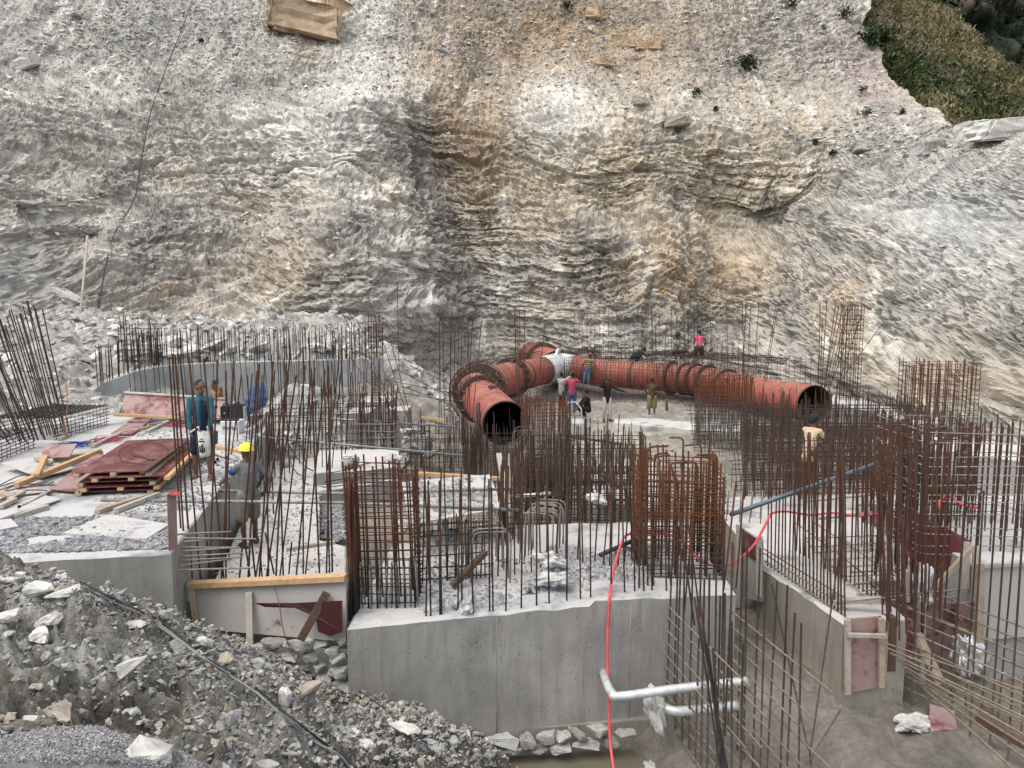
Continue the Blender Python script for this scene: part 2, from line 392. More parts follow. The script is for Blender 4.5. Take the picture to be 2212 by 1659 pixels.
def make_cliff():
    dx = 0.082
    xs = np.concatenate([np.arange(-50, -30, .11), np.arange(-30, -17, .06), np.arange(-17, -9, .08), np.arange(-9, -2, .055), np.arange(-2, 15, .08), np.arange(15, 30, .042), np.arange(30, 44, .1)])
    zs = np.arange(-2.5, 35, dx)
    X, Z = np.meshgrid(xs, zs)
    Y = upsample(cliff_base, X, Z, 220, 120)
    # outward normal of the base shape
    gx = np.gradient(Y, xs, axis=1); gzz = np.gradient(Y, dx, axis=0)
    nx, ny, nz = gx, -np.ones_like(Y), gzz
    ln = np.sqrt(nx * nx + ny * ny + nz * nz); nx, ny, nz = nx / ln, ny / ln, nz / ln
    px, py = proj(X, Y, Z)
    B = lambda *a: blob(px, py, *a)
    # where the rock is layered and broken, where it is smooth scree
    lay = 0.42 + 0.9 * B(1480, 390, 420, 120) + 0.85 * B(1450, 600, 330, 110) + 0.6 * B(700, 330, 280, 130) + 0.5 * B(280, 350, 230, 90) + .6 * B(1700, 90, 160, 90) \
        + 0.5 * B(1000, 600, 160, 110) + 0.45 * B(1180, 380, 70, 160) + 0.45 * B(600, 560, 420, 120) + .5 * B(2000, 700, 300, 200) + .4 * B(1000, 350, 160, 130)
    lay = lay - 0.55 * B(300, 60, 480, 90) - 0.35 * B(1250, 90, 330, 110) - 0.55 * B(820, 90, 90, 120, 0.4) - 0.4 * B(1750, 210, 200, 60) - .5 * B(80, 520, 150, 110) - .35 * B(600, 200, 700, 26) - .3 * B(600, 480, 600, 22)
    lay = np.clip(lay, 0.06, 1.25)
    wx = fbm(X * 0.12, Z * 0.12, 4, 0.5, 3.1); wz = fbm(X * 0.16, Z * 0.2, 5, 0.5, 9.7)
    # lengths measured along the face itself, so that the rock is not stretched where it turns away
    st = np.sqrt(1 + np.clip(gx, -4, 4) ** 2); U_ = np.cumsum(st * np.gradient(xs)[None, :], axis=1); U_ = U_ - U_[:, [int(np.argmin(np.abs(xs)))]]
    X0, Z0 = X, Z
    X = U_
    tilt = 0.05 * X + 1.6 * B(1580, 620, 130, 100) - 1.3 * B(1420, 600, 90, 110) + 1.0 * B(1250, 380, 120, 60) - 0.22 * np.clip(X - 20, 0, 60) - .5 * B(700, 330, 300, 60)
    s = Z + tilt + wz * 0.4 + fbm(X * .5, Z * .8, 3, 0.5, 5) * 0.12
    xw = X + wx * 2 + fbm(X * .9, Z * 1.1, 4, 0.6, 21) * 0.4
    c1, v1 = strata_cells(s * 0.7, xw, 0.20, 1)
    c2, v2 = strata_cells(s * 1.7, xw, 0.42, 2)
    c3, v3 = strata_cells(s * 3.9, xw, 0.8, 3)
    n1 = fbm(X * 0.16, Z * 0.14, 4, 0.5, 41)
    n2 = fbm(X * 0.8, Z * 1.0, 5, 0.66, 57)
    n3 = fbm(X * 3.4, Z * 4.2, 3, 0.6, 73)
    gul = fbm(X * 0.6, Z * 0.06, 4, 0.6, 88)
    rid = 1 - np.abs(fbm(X * 0.22, Z * 0.2, 5, 0.62, 99))
    grit = RNG.normal(size=X.shape)
    clump = np.clip(fbm(X * 1.3, Z * 1.3, 4, .65, 141), 0, 1)
    d = 0.42 * n1 + 0.13 * n2 * (0.6 + 0.5 * lay) + 0.05 * n3 + 0.16 * gul * (1 - 0.5 * lay) + 0.40 * (rid - 0.6) + 0.022 * grit * (1 - .5 * np.clip(lay, 0, 1))
    d = d + np.clip(lay, 0, 1.1) * (0.36 * c1 + 0.34 * c2 + 0.20 * c3) + .16 * clump * (1 - np.clip(lay, 0, 1))
    d = d - 0.5 * np.clip(fbm(X * .4, Z * 1.1, 4, .6, 131) - 0.38, 0, 1) * lay
    X2, Y2, Z2 = X0 + nx * d, Y + ny * d, Z + nz * d
    # ---- colour of the rock itself
    g = fbm(X * 0.22, Z * 0.2, 6, 0.6, 151); h = fbm(X * 0.9, Z * 0.25, 3, 0.5, 171); k = fbm(X * 2.6, Z * 3.2, 4, 0.65, 191)
    grey = np.array((0.345, 0.328, 0.298)); pale = np.array((0.54, 0.525, 0.485)); beige = np.array((0.40, 0.345, 0.265))
    tan = np.array((0.295, 0.222, 0.15)); dark = np.array((0.19, 0.182, 0.168)); ochre = np.array((0.36, 0.225, 0.11)); cool = np.array((0.36, 0.37, 0.37))
    def lerp(c, t, w): w = np.clip(w, 0, 1)[..., None]; return c * (1 - w) + t * w
    c = np.broadcast_to(grey, X.shape + (3,)).copy()
    c = lerp(c, beige, 0.9 * B(1500, 380, 430, 170) + 0.5 * B(1450, 600, 330, 120) + 0.4 * B(700, 420, 350, 60) + .5 * B(2050, 800, 260, 130) + .35 * B(1000, 330, 200, 150) + .35 * g)
    c = lerp(c, tan, 1.0 * B(1230, 70, 330, 110) + 0.9 * B(1020, 300, 130, 170) + 0.35 * B(1550, 250, 300, 90) + .7 * B(660, 95, 50, 40) + .3 * B(620, 560, 200, 80))
    c = lerp(c, tan * 0.8, 0.75 * B(1010, 370, 120, 90) + .7 * B(1000, 130, 90, 80))
    c = lerp(c, pale, 0.85 * B(680, 300, 170, 110) + 0.8 * B(800, 90, 75, 130, -0.35) + 0.8 * B(1200, 260, 90, 100) + 0.35 * B(1500, 240, 250, 40) + 0.45 * B(150, 240, 60, 30) + .4 * B(860, 560, 80, 180))
    c = lerp(c, cool, 0.8 * B(2050, 480, 260, 170) + 0.45 * B(300, 60, 300, 90) + .6 * B(50, 590, 90, 60) + .45 * B(1000, 650, 130, 80))
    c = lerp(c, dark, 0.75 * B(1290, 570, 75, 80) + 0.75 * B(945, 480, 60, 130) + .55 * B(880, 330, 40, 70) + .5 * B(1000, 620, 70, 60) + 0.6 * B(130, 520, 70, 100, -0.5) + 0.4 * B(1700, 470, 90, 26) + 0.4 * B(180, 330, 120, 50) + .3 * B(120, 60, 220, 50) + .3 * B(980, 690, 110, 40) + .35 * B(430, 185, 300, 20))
    c = lerp(c, ochre, (0.9 * B(1480, 610, 150, 70) + 0.55 * B(620, 590, 90, 60) + 0.5 * B(1850, 640, 60, 130, 0.5) + 0.35 * B(350, 640, 120, 60)) * (0.45 + 0.9 * k))
    c = lerp(c, np.array((0.30, 0.25, 0.24)), 0.7 * B(1860, 150, 60, 150, -0.6))
    c = lerp(c, pale, np.clip(h - 0.25, 0, 1) * 1.3 * (1 - 0.6 * B(1200, 90, 400, 120)))           # white runs down the face
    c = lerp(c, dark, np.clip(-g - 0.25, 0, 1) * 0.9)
    salt = UNI[hsh((X / .15).astype(int) + 900, (Z / .13).astype(int) + 77)] - .5
    tone = 1 + 0.26 * k + 0.20 * (v2 - 0.5) + 0.24 * (v3 - .5) + 0.10 * g + .20 * np.clip(grit, -2, 2.5) * .4 + .20 * salt
    c = np.clip(c * tone[..., None], 0.03, 0.72)
    V = np.c_[X2.ravel(), Y2.ravel(), Z2.ravel()]
    nu, nv = X.shape[1], X.shape[0]
    Fq = grid_faces(nu, nv)[:, ::-1]
    keep = (X0 < xmax_cliff(Z) + 0.35 * fbm(Z * .35, Z * .1 + 4, 4)).ravel() & ((px > -260) & (px < 2480) & (py > -110)).ravel()
    Fq = Fq[keep[Fq].all(1)]
    used = np.zeros(len(V), bool); used[Fq.ravel()] = True
    idx = np.cumsum(used) - 1
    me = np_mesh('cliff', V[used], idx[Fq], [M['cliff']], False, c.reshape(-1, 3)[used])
    o = link(bpy.data.objects.new('cliff', me))
    tag(o, 'steep excavated rock cliff of broken pale layers behind the site', None, None, 'structure')
    return X2, Y2, Z2, keep.reshape(X.shape)
CX2, CY2, CZ2, CKEEP = make_cliff()
_cpx, _cpy = proj(CX2, CY2, CZ2)
def cliff_point(px, py):
    """the point of the built rock face seen at that place of the photograph"""
    d = (_cpx - px) ** 2 + (_cpy - py) ** 2
    near = np.where(d < 60, CY2, 1e9)
    i = np.unravel_index(np.argmin(near if near.min() < 1e8 else d), d.shape)
    return Vector((float(CX2[i]), float(CY2[i]), float(CZ2[i])))

# ------------------------------------------------------------------ green hillside and forest hill beyond the cliff edge
GREEN_PTS = [(1820,0,76),(1900,110,68),(1960,190,63),(2060,245,57),(2130,275,52),(2250,300,48),(1946,0,86),(2056,20,84),(2131,100,78),(2181,150,74),(2230,185,71),
             (2000,100,73),(2080,150,70),(2150,215,63),(2212,250,58),(2300,260,58),(1900,30,78),(1850,-60,82),(1960,-60,92),(2100,330,46),(1950,300,52)]
_p = [at(*q) for q in GREEN_PTS]
green_base = rbf([(p.x, p.z) for p in _p], [p.y for p in _p], 0.2)
def make_green():
    xs = np.arange(24, 52, 0.16); zs = np.arange(8, 40, 0.16)
    X, Z = np.meshgrid(xs, zs)
    Y = green_base(X, Z)
    Y = Y + 0.7 * fbm(X * .25, Z * .25, 5, .55, 5) + .35 * fbm(X * 1.2, Z * 1.2, 4, .6, 8)
    px, py = proj(X, Y, Z)
    ridge = np.interp(px, [1700, 1946, 2056, 2100, 2131, 2181, 2230, 2400], [-140, -12, 18, 62, 98, 148, 182, 330])
    keep = (py > ridge + 8 * fbm(px * .02, px * 0 + 3, 4))
    g = fbm(X * .35, Z * .3, 5, .6, 12); k = fbm(X * 2, Z * 2, 4, .65, 19)
    grass = np.array((0.165, 0.145, 0.075)); green = np.array((0.075, 0.100, 0.040)); brown = np.array((0.165, 0.130, 0.080)); rock = np.array((0.26, 0.21, 0.17))
    def lerp(c, t, w): w = np.clip(w, 0, 1)[..., None]; return c * (1 - w) + t * w
    c = np.broadcast_to(grass, X.shape + (3,)).copy()
    c = lerp(c, green, blob(px, py, 1960, 160, 70, 60, .7) + blob(px, py, 2110, 210, 90, 40, .6) + g * .8)
    c = lerp(c, brown, blob(px, py, 2150, 190, 90, 40, .7) * .6 + blob(px, py, 1900, 60, 60, 35) * .9 + np.clip(-g, 0, 1))
    c = lerp(c, rock, 1.2 * blob(px, py, 2035, 165, 13, 75, -.75) + 1.0 * blob(px, py, 1885, 62, 42, 22) + .8 * np.clip(fbm(X*.5,Z*.5,4,.6,55) - .3, 0, 1))
    c = np.clip(c * (1 + .4 * k)[..., None], .012, .4)
    V = np.c_[X.ravel(), Y.ravel(), Z.ravel()]; Fq = grid_faces(X.shape[1], X.shape[0])[:, ::-1]
    Fq = Fq[keep.ravel()[Fq].all(1)]
    o = link(bpy.data.objects.new('hillside', np_mesh('hillside', V, Fq, [M['terrain']], True, c.reshape(-1, 3))))
    tag(o, 'grassy green and brown hillside beyond the right edge of the cliff', None, None, 'structure')
    # grass and leaf blades rooted on it
    ok = np.argwhere(keep & (px > 1780) & (px < 2260) & (py > -30) & (py < 300))
    pick = ok[RNG.integers(0, len(ok), 30000)]
    mb_v, mb_f, mb_c = [], [], []
    Vg = np.stack([X, Y, Z], -1)
    P = Vg[pick[:, 0], pick[:, 1]]; C = c[pick[:, 0], pick[:, 1]]
    wood_ = np.clip(blob(*proj(P[:, 0], P[:, 1], P[:, 2]), 1960, 165, 60, 50, .7) + blob(*proj(P[:, 0], P[:, 1], P[:, 2]), 2110, 215, 90, 35, .6), 0, 1)
    hgt = .12 + .30 * RNG.random(len(P)) ** 2 + wood_ * .35
    a = RNG.random(len(P)) * 6.28; w = .05 + .06 * RNG.random(len(P)) + .14 * wood_
    lean = RNG.normal(size=(len(P), 3)) * .7; lean[:, 2] = 1
    P = P + RNG.normal(size=P.shape) * .1
    dirx = np.c_[np.cos(a), np.sin(a), 0 * a] * w[:, None]
    v0 = P - dirx; v1 = P + dirx; v2 = P + lean * hgt[:, None] + dirx * .4; v3 = P + lean * hgt[:, None] - dirx * .4
    V = np.stack([v0, v1, v2, v3], 1).reshape(-1, 3); Fq = np.arange(len(V)).reshape(-1, 4)
    cc = np.clip(C * (0.75 + .8 * RNG.random((len(C), 1))), .02, .3)
    cc = cc * (1 - wood_[:, None] * .5) + np.array((.035, .06, .018)) * wood_[:, None] * .5 * (0.6 + RNG.random((len(C), 1)))
    o = link(bpy.data.objects.new('grass', np_mesh('grass', V, Fq, [M['terrain']], True, np.repeat(cc, 4, 0))))
    tag(o, 'grass and leafy undergrowth on the green hillside', 'grass', None, 'stuff')
    cl = ok[RNG.integers(0, len(ok), 520)]; C0 = Vg[cl[:, 0], cl[:, 1]]; qx, qy = proj(C0[:, 0], C0[:, 1], C0[:, 2])
    edge_ = np.interp(qy, [-40, 20, 60, 110, 190, 240, 275], [1800, 1832, 1856, 1900, 1952, 2050, 2115])
    w_ = np.clip(blob(qx, qy, 1960, 165, 60, 50, .7) + blob(qx, qy, 2110, 215, 90, 35, .6) + .7 * np.exp(-((qx - edge_ - 10) / 22) ** 2) + .04, 0, 1)
    C0 = C0[RNG.random(len(C0)) < w_]; n = len(C0); rs = .35 + .6 * RNG.random((n, 1, 1))
    ctr = C0[:, None] + RNG.normal(size=(n, 70, 3)) * rs * np.array((.6, .5, .45)) + np.array((0, -.25, .3))
    V = (ctr[:, :, None] + RNG.normal(size=(n, 70, 4, 3)) * .085).reshape(-1, 3)
    cc = np.clip(np.array((.075, .092, .036)) * (.5 + 1.1 * RNG.random((n, 1, 1))) * (.6 + .8 * RNG.random((n, 70, 1))), .01, .2)
    o = link(bpy.data.objects.new('undergrowth', np_mesh('undergrowth', V, np.arange(len(V)).reshape(-1, 4), [M['terrain']], True, np.repeat(cc.reshape(-1, 3), 4, 0))))
    tag(o, 'dark green scrub in clumps along the cliff edge and the hillside', 'scrub', None, 'stuff')
make_green()
def make_far():
    xs = np.linspace(60, 260, 240); t = np.linspace(0, 1, 120)
    Xg, T = np.meshgrid(xs, t)
    Z = -10 + 170 * T; Y = 190 + 90 * T + 12 * fbm(Xg * .02, Z * .02, 5, .55, 3) + 5 * fbm(Xg * .12, Z * .12, 4, .6, 9)
    g = fbm(Xg * .03, Z * .03, 5, .6, 33); k = fbm(Xg * .3, Z * .3, 4, .65, 39)
    w = np.clip(.5 + 1.3 * g, 0, 1)[..., None]
    c = (np.array((.075, .062, .048)) * w + np.array((.022, .034, .022)) * (1 - w)) * (1 + .5 * k)[..., None]
    V = np.c_[Xg.ravel(), Y.ravel(), Z.ravel()]
    o = link(bpy.data.objects.new('hill', np_mesh('hill', V, grid_faces(240, 120)[:, ::-1], [M['terrain']], True, np.clip(c, .01, .3).reshape(-1, 3))))
    tag(o, 'dark wooded mountain slope far behind', None, None, 'structure')
    n = 6000
    i = RNG.integers(0, V.shape[0], n); P = V[i] + RNG.normal(size=(n, 3)) * .8
    C = np.clip(c.reshape(-1, 3)[i] * (.5 + RNG.random((n, 1))), .01, .2)
    vv, cc = [], []
    tri = RNG.normal(size=(n, 7, 4, 3)) * .55; ctr = RNG.normal(size=(n, 7, 1, 3)) * np.array((1.2, 1.2, 1.5)) + np.array((0, 0, 1.5))
    V2 = (P[:, None, None] + ctr + tri).reshape(-1, 3)
    o = link(bpy.data.objects.new('forest', np_mesh('forest', V2, np.arange(len(V2)).reshape(-1, 4), [M['terrain']], True, np.repeat(C * np.array((.8, 1.0, .7)), 28, 0))))
    tag(o, 'dark far-off forest covering the mountain slope', 'forest', None, 'stuff')
make_far()

# ================================================================== the ground of the pit
GROUND_PTS = []
def gp(px, py, z): p = gz(px, py, z); GROUND_PTS.append((p.x, p.y, z))
for q in [(1590,1485,-1.3),(1600,1310,-1.2),(1585,1240,-1.15),(1700,1560,-1.55),(1640,1600,-1.75),(1820,1500,-1.42),(1950,1520,-1.45),(2110,1460,-1.38),(2212,1460,-1.38),(2150,1620,-1.6),(2300,1600,-1.6),(1800,1640,-1.62),
          (1420,1570,-1.62),(1480,1660,-1.72),(1550,1640,-1.75),
          (1400,1200,-.75),(1250,1180,-.8),(1300,1050,-.75),(1300,960,-.65),(1310,908,-.65),(1500,920,-.6),(1700,930,-.6),(1450,1050,-.8),(1700,1100,-1.0),(1900,1000,-.8),(2100,930,-.6),(2212,930,-.6),(1700,860,-.3),(1000,980,-.9),(880,960,-.7),(1000,870,-.5),(1100,1000,-1.0),(900,860,-.3),(1500,860,-.4),(1200,860,-.6),(1900,850,-.1),(2050,880,.0)]:
    gp(*q)
GROUND_PTS += [(-.5, 9.35, -2.15), (.8, 9.3, -2.15), (1.6, 9.1, -2.15), (1.0, 7.5, -2.2), (-.6, 7.6, -2.1), (2.0, 7.6, -1.95), (1, 5, -2.2), (-3, 10, -1.2), (-8, 9, -.6), (-14, 9, -.3), (4, 5, -1.9), (9, 5, -1.8),
               (-6, 20, -.6), (-4, 14, -.4), (-8, 15, -.4), (-3, 20, -.6), (-3.5, 25, -.4), (-6, 24, .2), (-8, 25.5, -.2),
               (-4.5, 29, 2.0), (-8, 29.5, 2.5), (-12, 29, 2.4), (-16, 27, 2.4), (-6, 33, 2.5), (-12, 33, 2.9), (-18, 31, 3.4), (-19, 26, 3.2), (-12.5, 23, 1.2), (-12, 19, .8), (-16, 22, 2.0), (-14.5, 17, 1.2), (-18, 18, 2.4), (-20, 21, 3.3), (-13, 14, .5), (-17, 13, 1.0), (-24, 12, 2), (-24, 25, 4.2), (-24, 30, 4.4),(-3,30,.6),(-2.5,27,0),
               (-2, 33, -.2), (2, 36, -.4), (6, 42, 0), (0, 44, .4), (12, 40, .2), (18, 33, .4), (22, 26, .5), (24, 20, .2), (20, 14, -1), (14, 10, -1.4), (26, 8, -1.5), (30, 30, 2), (-2, 38, .2), (-4, 42, .5), (-10, 40, 2), (-20, 40, 3), (20, 40, 2), (-30, 45, 3), (30, 45, 3)]
ground_z = rbf([(p[0], p[1]) for p in GROUND_PTS], [p[2] for p in GROUND_PTS], 0.05)
def make_ground():
    xs = np.arange(-28, 32, 0.11); ys = np.arange(4.5, 47, 0.11)
    X, Y = np.meshgrid(xs, ys)
    Z = upsample(ground_z, X, Y, 300, 220)
    px, py = proj(X, Y, Z)
    rough = np.clip(.25 + sst(X, -9, -12) + sst(Y, 26, 29) * (X < 0), 0, 1)
    mud = (1 - sst(Y, 13, 16)) * sst(X, 2, 3)
    chan = fbm(X * .9 + Y * .3, (Y + X * .8) * .35, 4, .55, 4)      # wheel and flow ridges in the mud
    Z = Z + rough * (.28 * fbm(X * .5, Y * .5, 5, .6, 2) + .16 * fbm(X * 2, Y * 2, 4, .65, 6)) + .06 * fbm(X * 1.5, Y * 1.5, 5, .62, 14) + mud * (.15 * np.abs(chan) - .05 + .05 * fbm(X * 5, Y * 2.5, 4, .6, 36))
    soil = np.array((.215, .195, .165)); mudc = np.array((.105, .092, .075)); pale = np.array((.36, .355, .34)); sand = np.array((.30, .27, .225))
    def lerp(c, t, w): w = np.clip(w, 0, 1)[..., None]; return c * (1 - w) + t * w
    g = fbm(X * .4, Y * .4, 5, .6, 61); k = fbm(X * 3, Y * 3, 4, .6, 66)
    c = np.broadcast_to(soil, X.shape + (3,)).copy()
    c = lerp(c, mudc, (1 - sst(Y, 12, 17)) * .95 + g * .3)
    c = lerp(c, sand, blob(px, py, 1330, 975, 160, 70) + .6 * blob(px, py, 1350, 920, 90, 20))
    c = lerp(c, pale, rough * (.75 + .4 * g))
    c = lerp(c, np.array((.24, .2, .14)), blob(X, Y, 8, 9, 1.6, 1.4) * .5 * (1 + g))
    c = np.clip(c * (1 + .28 * k + .15 * g)[..., None], .03, .6)
    V = np.c_[X.ravel(), Y.ravel(), Z.ravel()]
    o = link(bpy.data.objects.new('ground', np_mesh('ground', V, grid_faces(X.shape[1], X.shape[0]), [M['ground'], ], True, c.reshape(-1, 3))))
    tag(o, 'muddy floor of the excavation', None, None, 'structure')
    return X, Y, Z
t = NT('muddy_ground'); v = t.coord('Position')
_a = t.n('VertexColor', layer_name='Col').outputs[0]; _f = t.noise(v, 14, 8, .7); _g = t.noise(v, 2.2, 6, .6, .6)
_wet = t.ramp(_g, [(.44, (1, 1, 1)), (.6, (0, 0, 0))])
_c = t.mix(1, _a, t.ramp(_f, [(.3, (.62,) * 3), (.7, (1.3,) * 3)]), 'MULTIPLY')
_c = t.mix(t.math('MULTIPLY', _wet, .35), _c, (.10, .09, .075))
_r = t.ramp(_wet, [(0, (.95,) * 3), (1, (.5,) * 3)])
M['ground'] = t.done(_c, _r, t.bump(_f, .7, .04, t.bump(_g, .5, .08)), 0, .3)
GX, GY, GZ = make_ground()
def gnd(x, y):
    i = int(round((y - 4.5) / .11)); j = int(round((x + 28) / .11))
    return float(GZ[min(max(i, 0), GZ.shape[0] - 1), min(max(j, 0), GZ.shape[1] - 1)])
# standing water by the foot of the front wall and in the lower right
t = NT('muddy_water'); v = t.coord('Position')
M['water'] = t.done(t.ramp(t.noise(v, 1.5, 5), [(.3, (.10, .095, .07)), (.7, (.145, .13, .10))]), .09, t.bump(t.noise(v, 7, 3), .06, .02), 0, .5)
mb = MB(); mb.add([(-1.6, 5.0, -1.98), (2.6, 5.0, -1.98), (2.6, 9.35, -1.98), (-1.6, 9.35, -1.98)], [(0, 1, 2, 3)])
tag(mb.build('water', M['water']), 'murky puddle along the foot of the front wall', None, None, 'structure')

# ------------------------------------------------------------------ heap of muddy rubble in the foreground, sloping down to the wall
SLOPE = [(-60,1235,6.6),(0,1240,6.6),(80,1242,6.9),(165,1262,7.3),(250,1310,7.9),(330,1345,8.3),(420,1380,8.7),(560,1415,8.7),(640,1475,8.4),(760,1505,8.75),(840,1510,9.2),(920,1560,9.3),(1000,1610,9.15),(1085,1668,8.8),
         (0,1330,5.7),(150,1340,6.0),(300,1400,6.9),(0,1430,5.0),(200,1430,5.4),(400,1450,6.6),(0,1540,4.3),(200,1540,4.6),(400,1540,5.4),(560,1530,6.7),(620,1580,6.4),(760,1600,6.9),(880,1640,7.3),(400,1640,4.5),(600,1659,5.2),(760,1690,6.0),(200,1640,3.85),(0,1640,3.6),(0,1760,3.0),(300,1760,3.6),(600,1800,4.3),(900,1760,6.2),(1100,1800,7.4),(-200,1500,4.5),(-200,1300,5.9),(-200,1760,3.0)]
_p = [at(*q) for q in SLOPE]
SP_ = [(p.x, p.y, p.z) for p in _p] + [(-7.5, 9, -.7), (-5, 9.2, -.75), (-9, 8.6, -.2), (-12, 8.2, .6), (-4, 10, -1.2), (-1, 9.6, -2.1), (.3, 9.2, -2.3), (.6, 8, -2.4), (.5, 6.5, -2.4), (-12, 5, 2.2), (-8, 3, 2.4), (0, 3, .2), (1.5, 4, -1.5), (-8, 8, .4)]
slope_z = rbf([(p[0], p[1]) for p in SP_], [p[2] for p in SP_], 0.01)
def make_slope():
    d = .024
    xs = np.arange(-8.2, 1.0, d); ys = np.arange(2.6, 9.6, d)
    X, Y = np.meshgrid(xs, ys)
    Z = upsample(slope_z, X, Y, 160, 120)
    n1 = fbm(X * .9, Y * .9, 5, .6, 3); n2 = fbm(X * 3.3, Y * 3.3, 5, .65, 13); n3 = fbm(X * 11, Y * 11, 3, .6, 23)
    clod = 1 - np.abs(fbm(X * 2.4, Y * 2.4, 5, .6, 43))
    amp = np.clip(sst(Y, 3.3, 4.8), .15, 1)
    Z = Z + amp * (.16 * n1 + .13 * n2 + .05 * n3 + .16 * (clod - .6))
    g = fbm(X * .7, Y * .7, 5, .6, 71); k = fbm(X * 5, Y * 5, 4, .65, 77)
    mudc = np.array((.155, .145, .122)); drym = np.array((.36, .355, .335)); wet = np.array((.105, .097, .082))
    def lerp(c, t, w): w = np.clip(w, 0, 1)[..., None]; return c * (1 - w) + t * w
    px, py = proj(X, Y, Z)
    c = np.broadcast_to(mudc, X.shape + (3,)).copy()
    c = lerp(c, drym, .95 * blob(px, py, 90, 1270, 200, 60) + .8 * blob(px, py, 90, 1400, 120, 60) + .5 * blob(px, py, 520, 1420, 240, 40) + .5 * blob(px, py, 250, 1440, 150, 70) + .4 * g + .15 * k + .18)
    c = lerp(c, wet, .9 * blob(px, py, 820, 1600, 220, 70) + .5 * blob(px, py, 150, 1540, 250, 50) - g * .5)
    c = np.clip(c * (1 + .22 * k + 0.2 * np.clip(n3, -1, 1))[..., None], .05, .5)
    V = np.c_[X.ravel(), Y.ravel(), Z.ravel()]
    o = link(bpy.data.objects.new('rubble_slope', np_mesh('rubble_slope', V, grid_faces(X.shape[1], X.shape[0]), [M['rubble']], True, c.reshape(-1, 3))))
    tag(o, 'heap of muddy rubble sloping down to the front wall', None, None, 'structure')
    return X, Y, Z
SX, SY, SZ = make_slope()
def slp(x, y):
    i = int(round((y - 2.6) / .024)); j = int(round((x + 8.2) / .024))
    return float(SZ[min(max(i, 0), SZ.shape[0] - 1), min(max(j, 0), SZ.shape[1] - 1)])
_spx, _spy = proj(SX, SY, SZ)
def slope_point(px, py):
    d = (_spx - px) ** 2 + (_spy - py) ** 2
    near = np.where(d < 30, SY, 1e9)
    i = np.unravel_index(np.argmin(near if near.min() < 1e8 else d), d.shape)
    return Vector((float(SX[i]), float(SY[i]), float(SZ[i])))

# ------------------------------------------------------------------ angular stones
def hull(seed, flat=.5, n=14):
    r = random.Random(seed)
    bm = bmesh.new()
    for k in range(n):
        a = Vector((r.uniform(-1, 1), r.uniform(-1, 1), r.uniform(-1, 1)))
        a = a / max(abs(a.x), abs(a.y), abs(a.z)) * r.uniform(.75, 1)
        bm.verts.new((a.x * r.uniform(.8, 1), a.y * .72, a.z * flat))
    bmesh.ops.convex_hull(bm, input=bm.verts[:], use_existing_faces=False)
    for v_ in [v_ for v_ in bm.verts if not v_.link_faces]: bm.verts.remove(v_)
    bm.verts.ensure_lookup_table()
    bmesh.ops.triangulate(bm, faces=bm.faces[:])
    V = np.array([v_.co[:] for v_ in bm.verts]); Fx = np.array([[q.index for q in f.verts] for f in bm.faces])
    bm.free()
    return V, Fx
HULLS = [hull(100 + k, random.uniform(.25, .7), 10 + k % 6) for k in range(14)]
ROCK_ME = {}
def detail_rock(k, mat):
    """a larger stone: the same angular body, its faces roughened"""
    if (k, mat) in ROCK_ME: return ROCK_ME[k, mat]
    V, Fx = hull(500 + k, random.Random(k).uniform(.4, .75), 16)
    bm = bmesh.new()
    vs = [bm.verts.new(p) for p in V]
    for f in Fx: bm.faces.new([vs[i] for i in f])
    bmesh.ops.bevel(bm, geom=bm.edges[:], offset=.05, segments=1, affect='EDGES', clamp_overlap=True)
    bmesh.ops.triangulate(bm, faces=bm.faces[:])
    bmesh.ops.subdivide_edges(bm, edges=bm.edges[:], cuts=2, use_grid_fill=True)
    bmesh.ops.triangulate(bm, faces=bm.faces[:])
    bm.normal_update()
    co = np.array([q.co[:] for q in bm.verts]); nn = .09 * fbm(co[:, 0] * 2.2 + co[:, 2] * 1.3 + k, co[:, 1] * 2.2 - co[:, 2] * 1.7, 4, .65) + .05 * np.abs(fbm(co[:, 0] * 1.5, co[:, 2] * 7 + co[:, 1], 3, .6, k))
    for q, h in zip(bm.verts, nn): q.co += q.normal * float(h)
    me = bpy.data.meshes.new('rock'); bm.to_mesh(me); bm.free()
    me.materials.append(M[mat]); ROCK_ME[k, mat] = me
    return me
def block_rock(k, mat):
    """a squared block of layered stone"""
    if ('b', k, mat) in ROCK_ME: return ROCK_ME['b', k, mat]
    r = random.Random(900 + k); bm = bmesh.new(); bmesh.ops.create_cube(bm, size=2)
    for q in bm.verts: q.co += Vector((r.uniform(-.28, .1) * q.co.x, r.uniform(-.25, .1) * q.co.y, r.uniform(-.3, .12) * q.co.z))
    bmesh.ops.bevel(bm, geom=bm.edges[:], offset=.14, segments=2, affect='EDGES')
    bmesh.ops.triangulate(bm, faces=bm.faces[:]); bmesh.ops.subdivide_edges(bm, edges=bm.edges[:], cuts=4, use_grid_fill=True); bmesh.ops.triangulate(bm, faces=bm.faces[:]); bm.normal_update()
    co = np.array([q.co[:] for q in bm.verts]); L = np.floor(co[:, 2] * 2.3 + .3 * co[:, 0] + k)
    nn = .10 * fbm(co[:, 0] * 1.6 + k, co[:, 2] * 1.6 + co[:, 1], 4, .6) + .10 * (UNI[hsh(L, k)] - .5) + .05 * fbm(co[:, 0] * 6, co[:, 2] * 9 + co[:, 1] * 5, 3, .6)
    for q, h in zip(bm.verts, nn): q.co += q.normal * float(h)
    me = bpy.data.meshes.new('boulder'); bm.to_mesh(me); bm.free(); me.materials.append(M[mat]); ROCK_ME['b', k, mat] = me
    return me
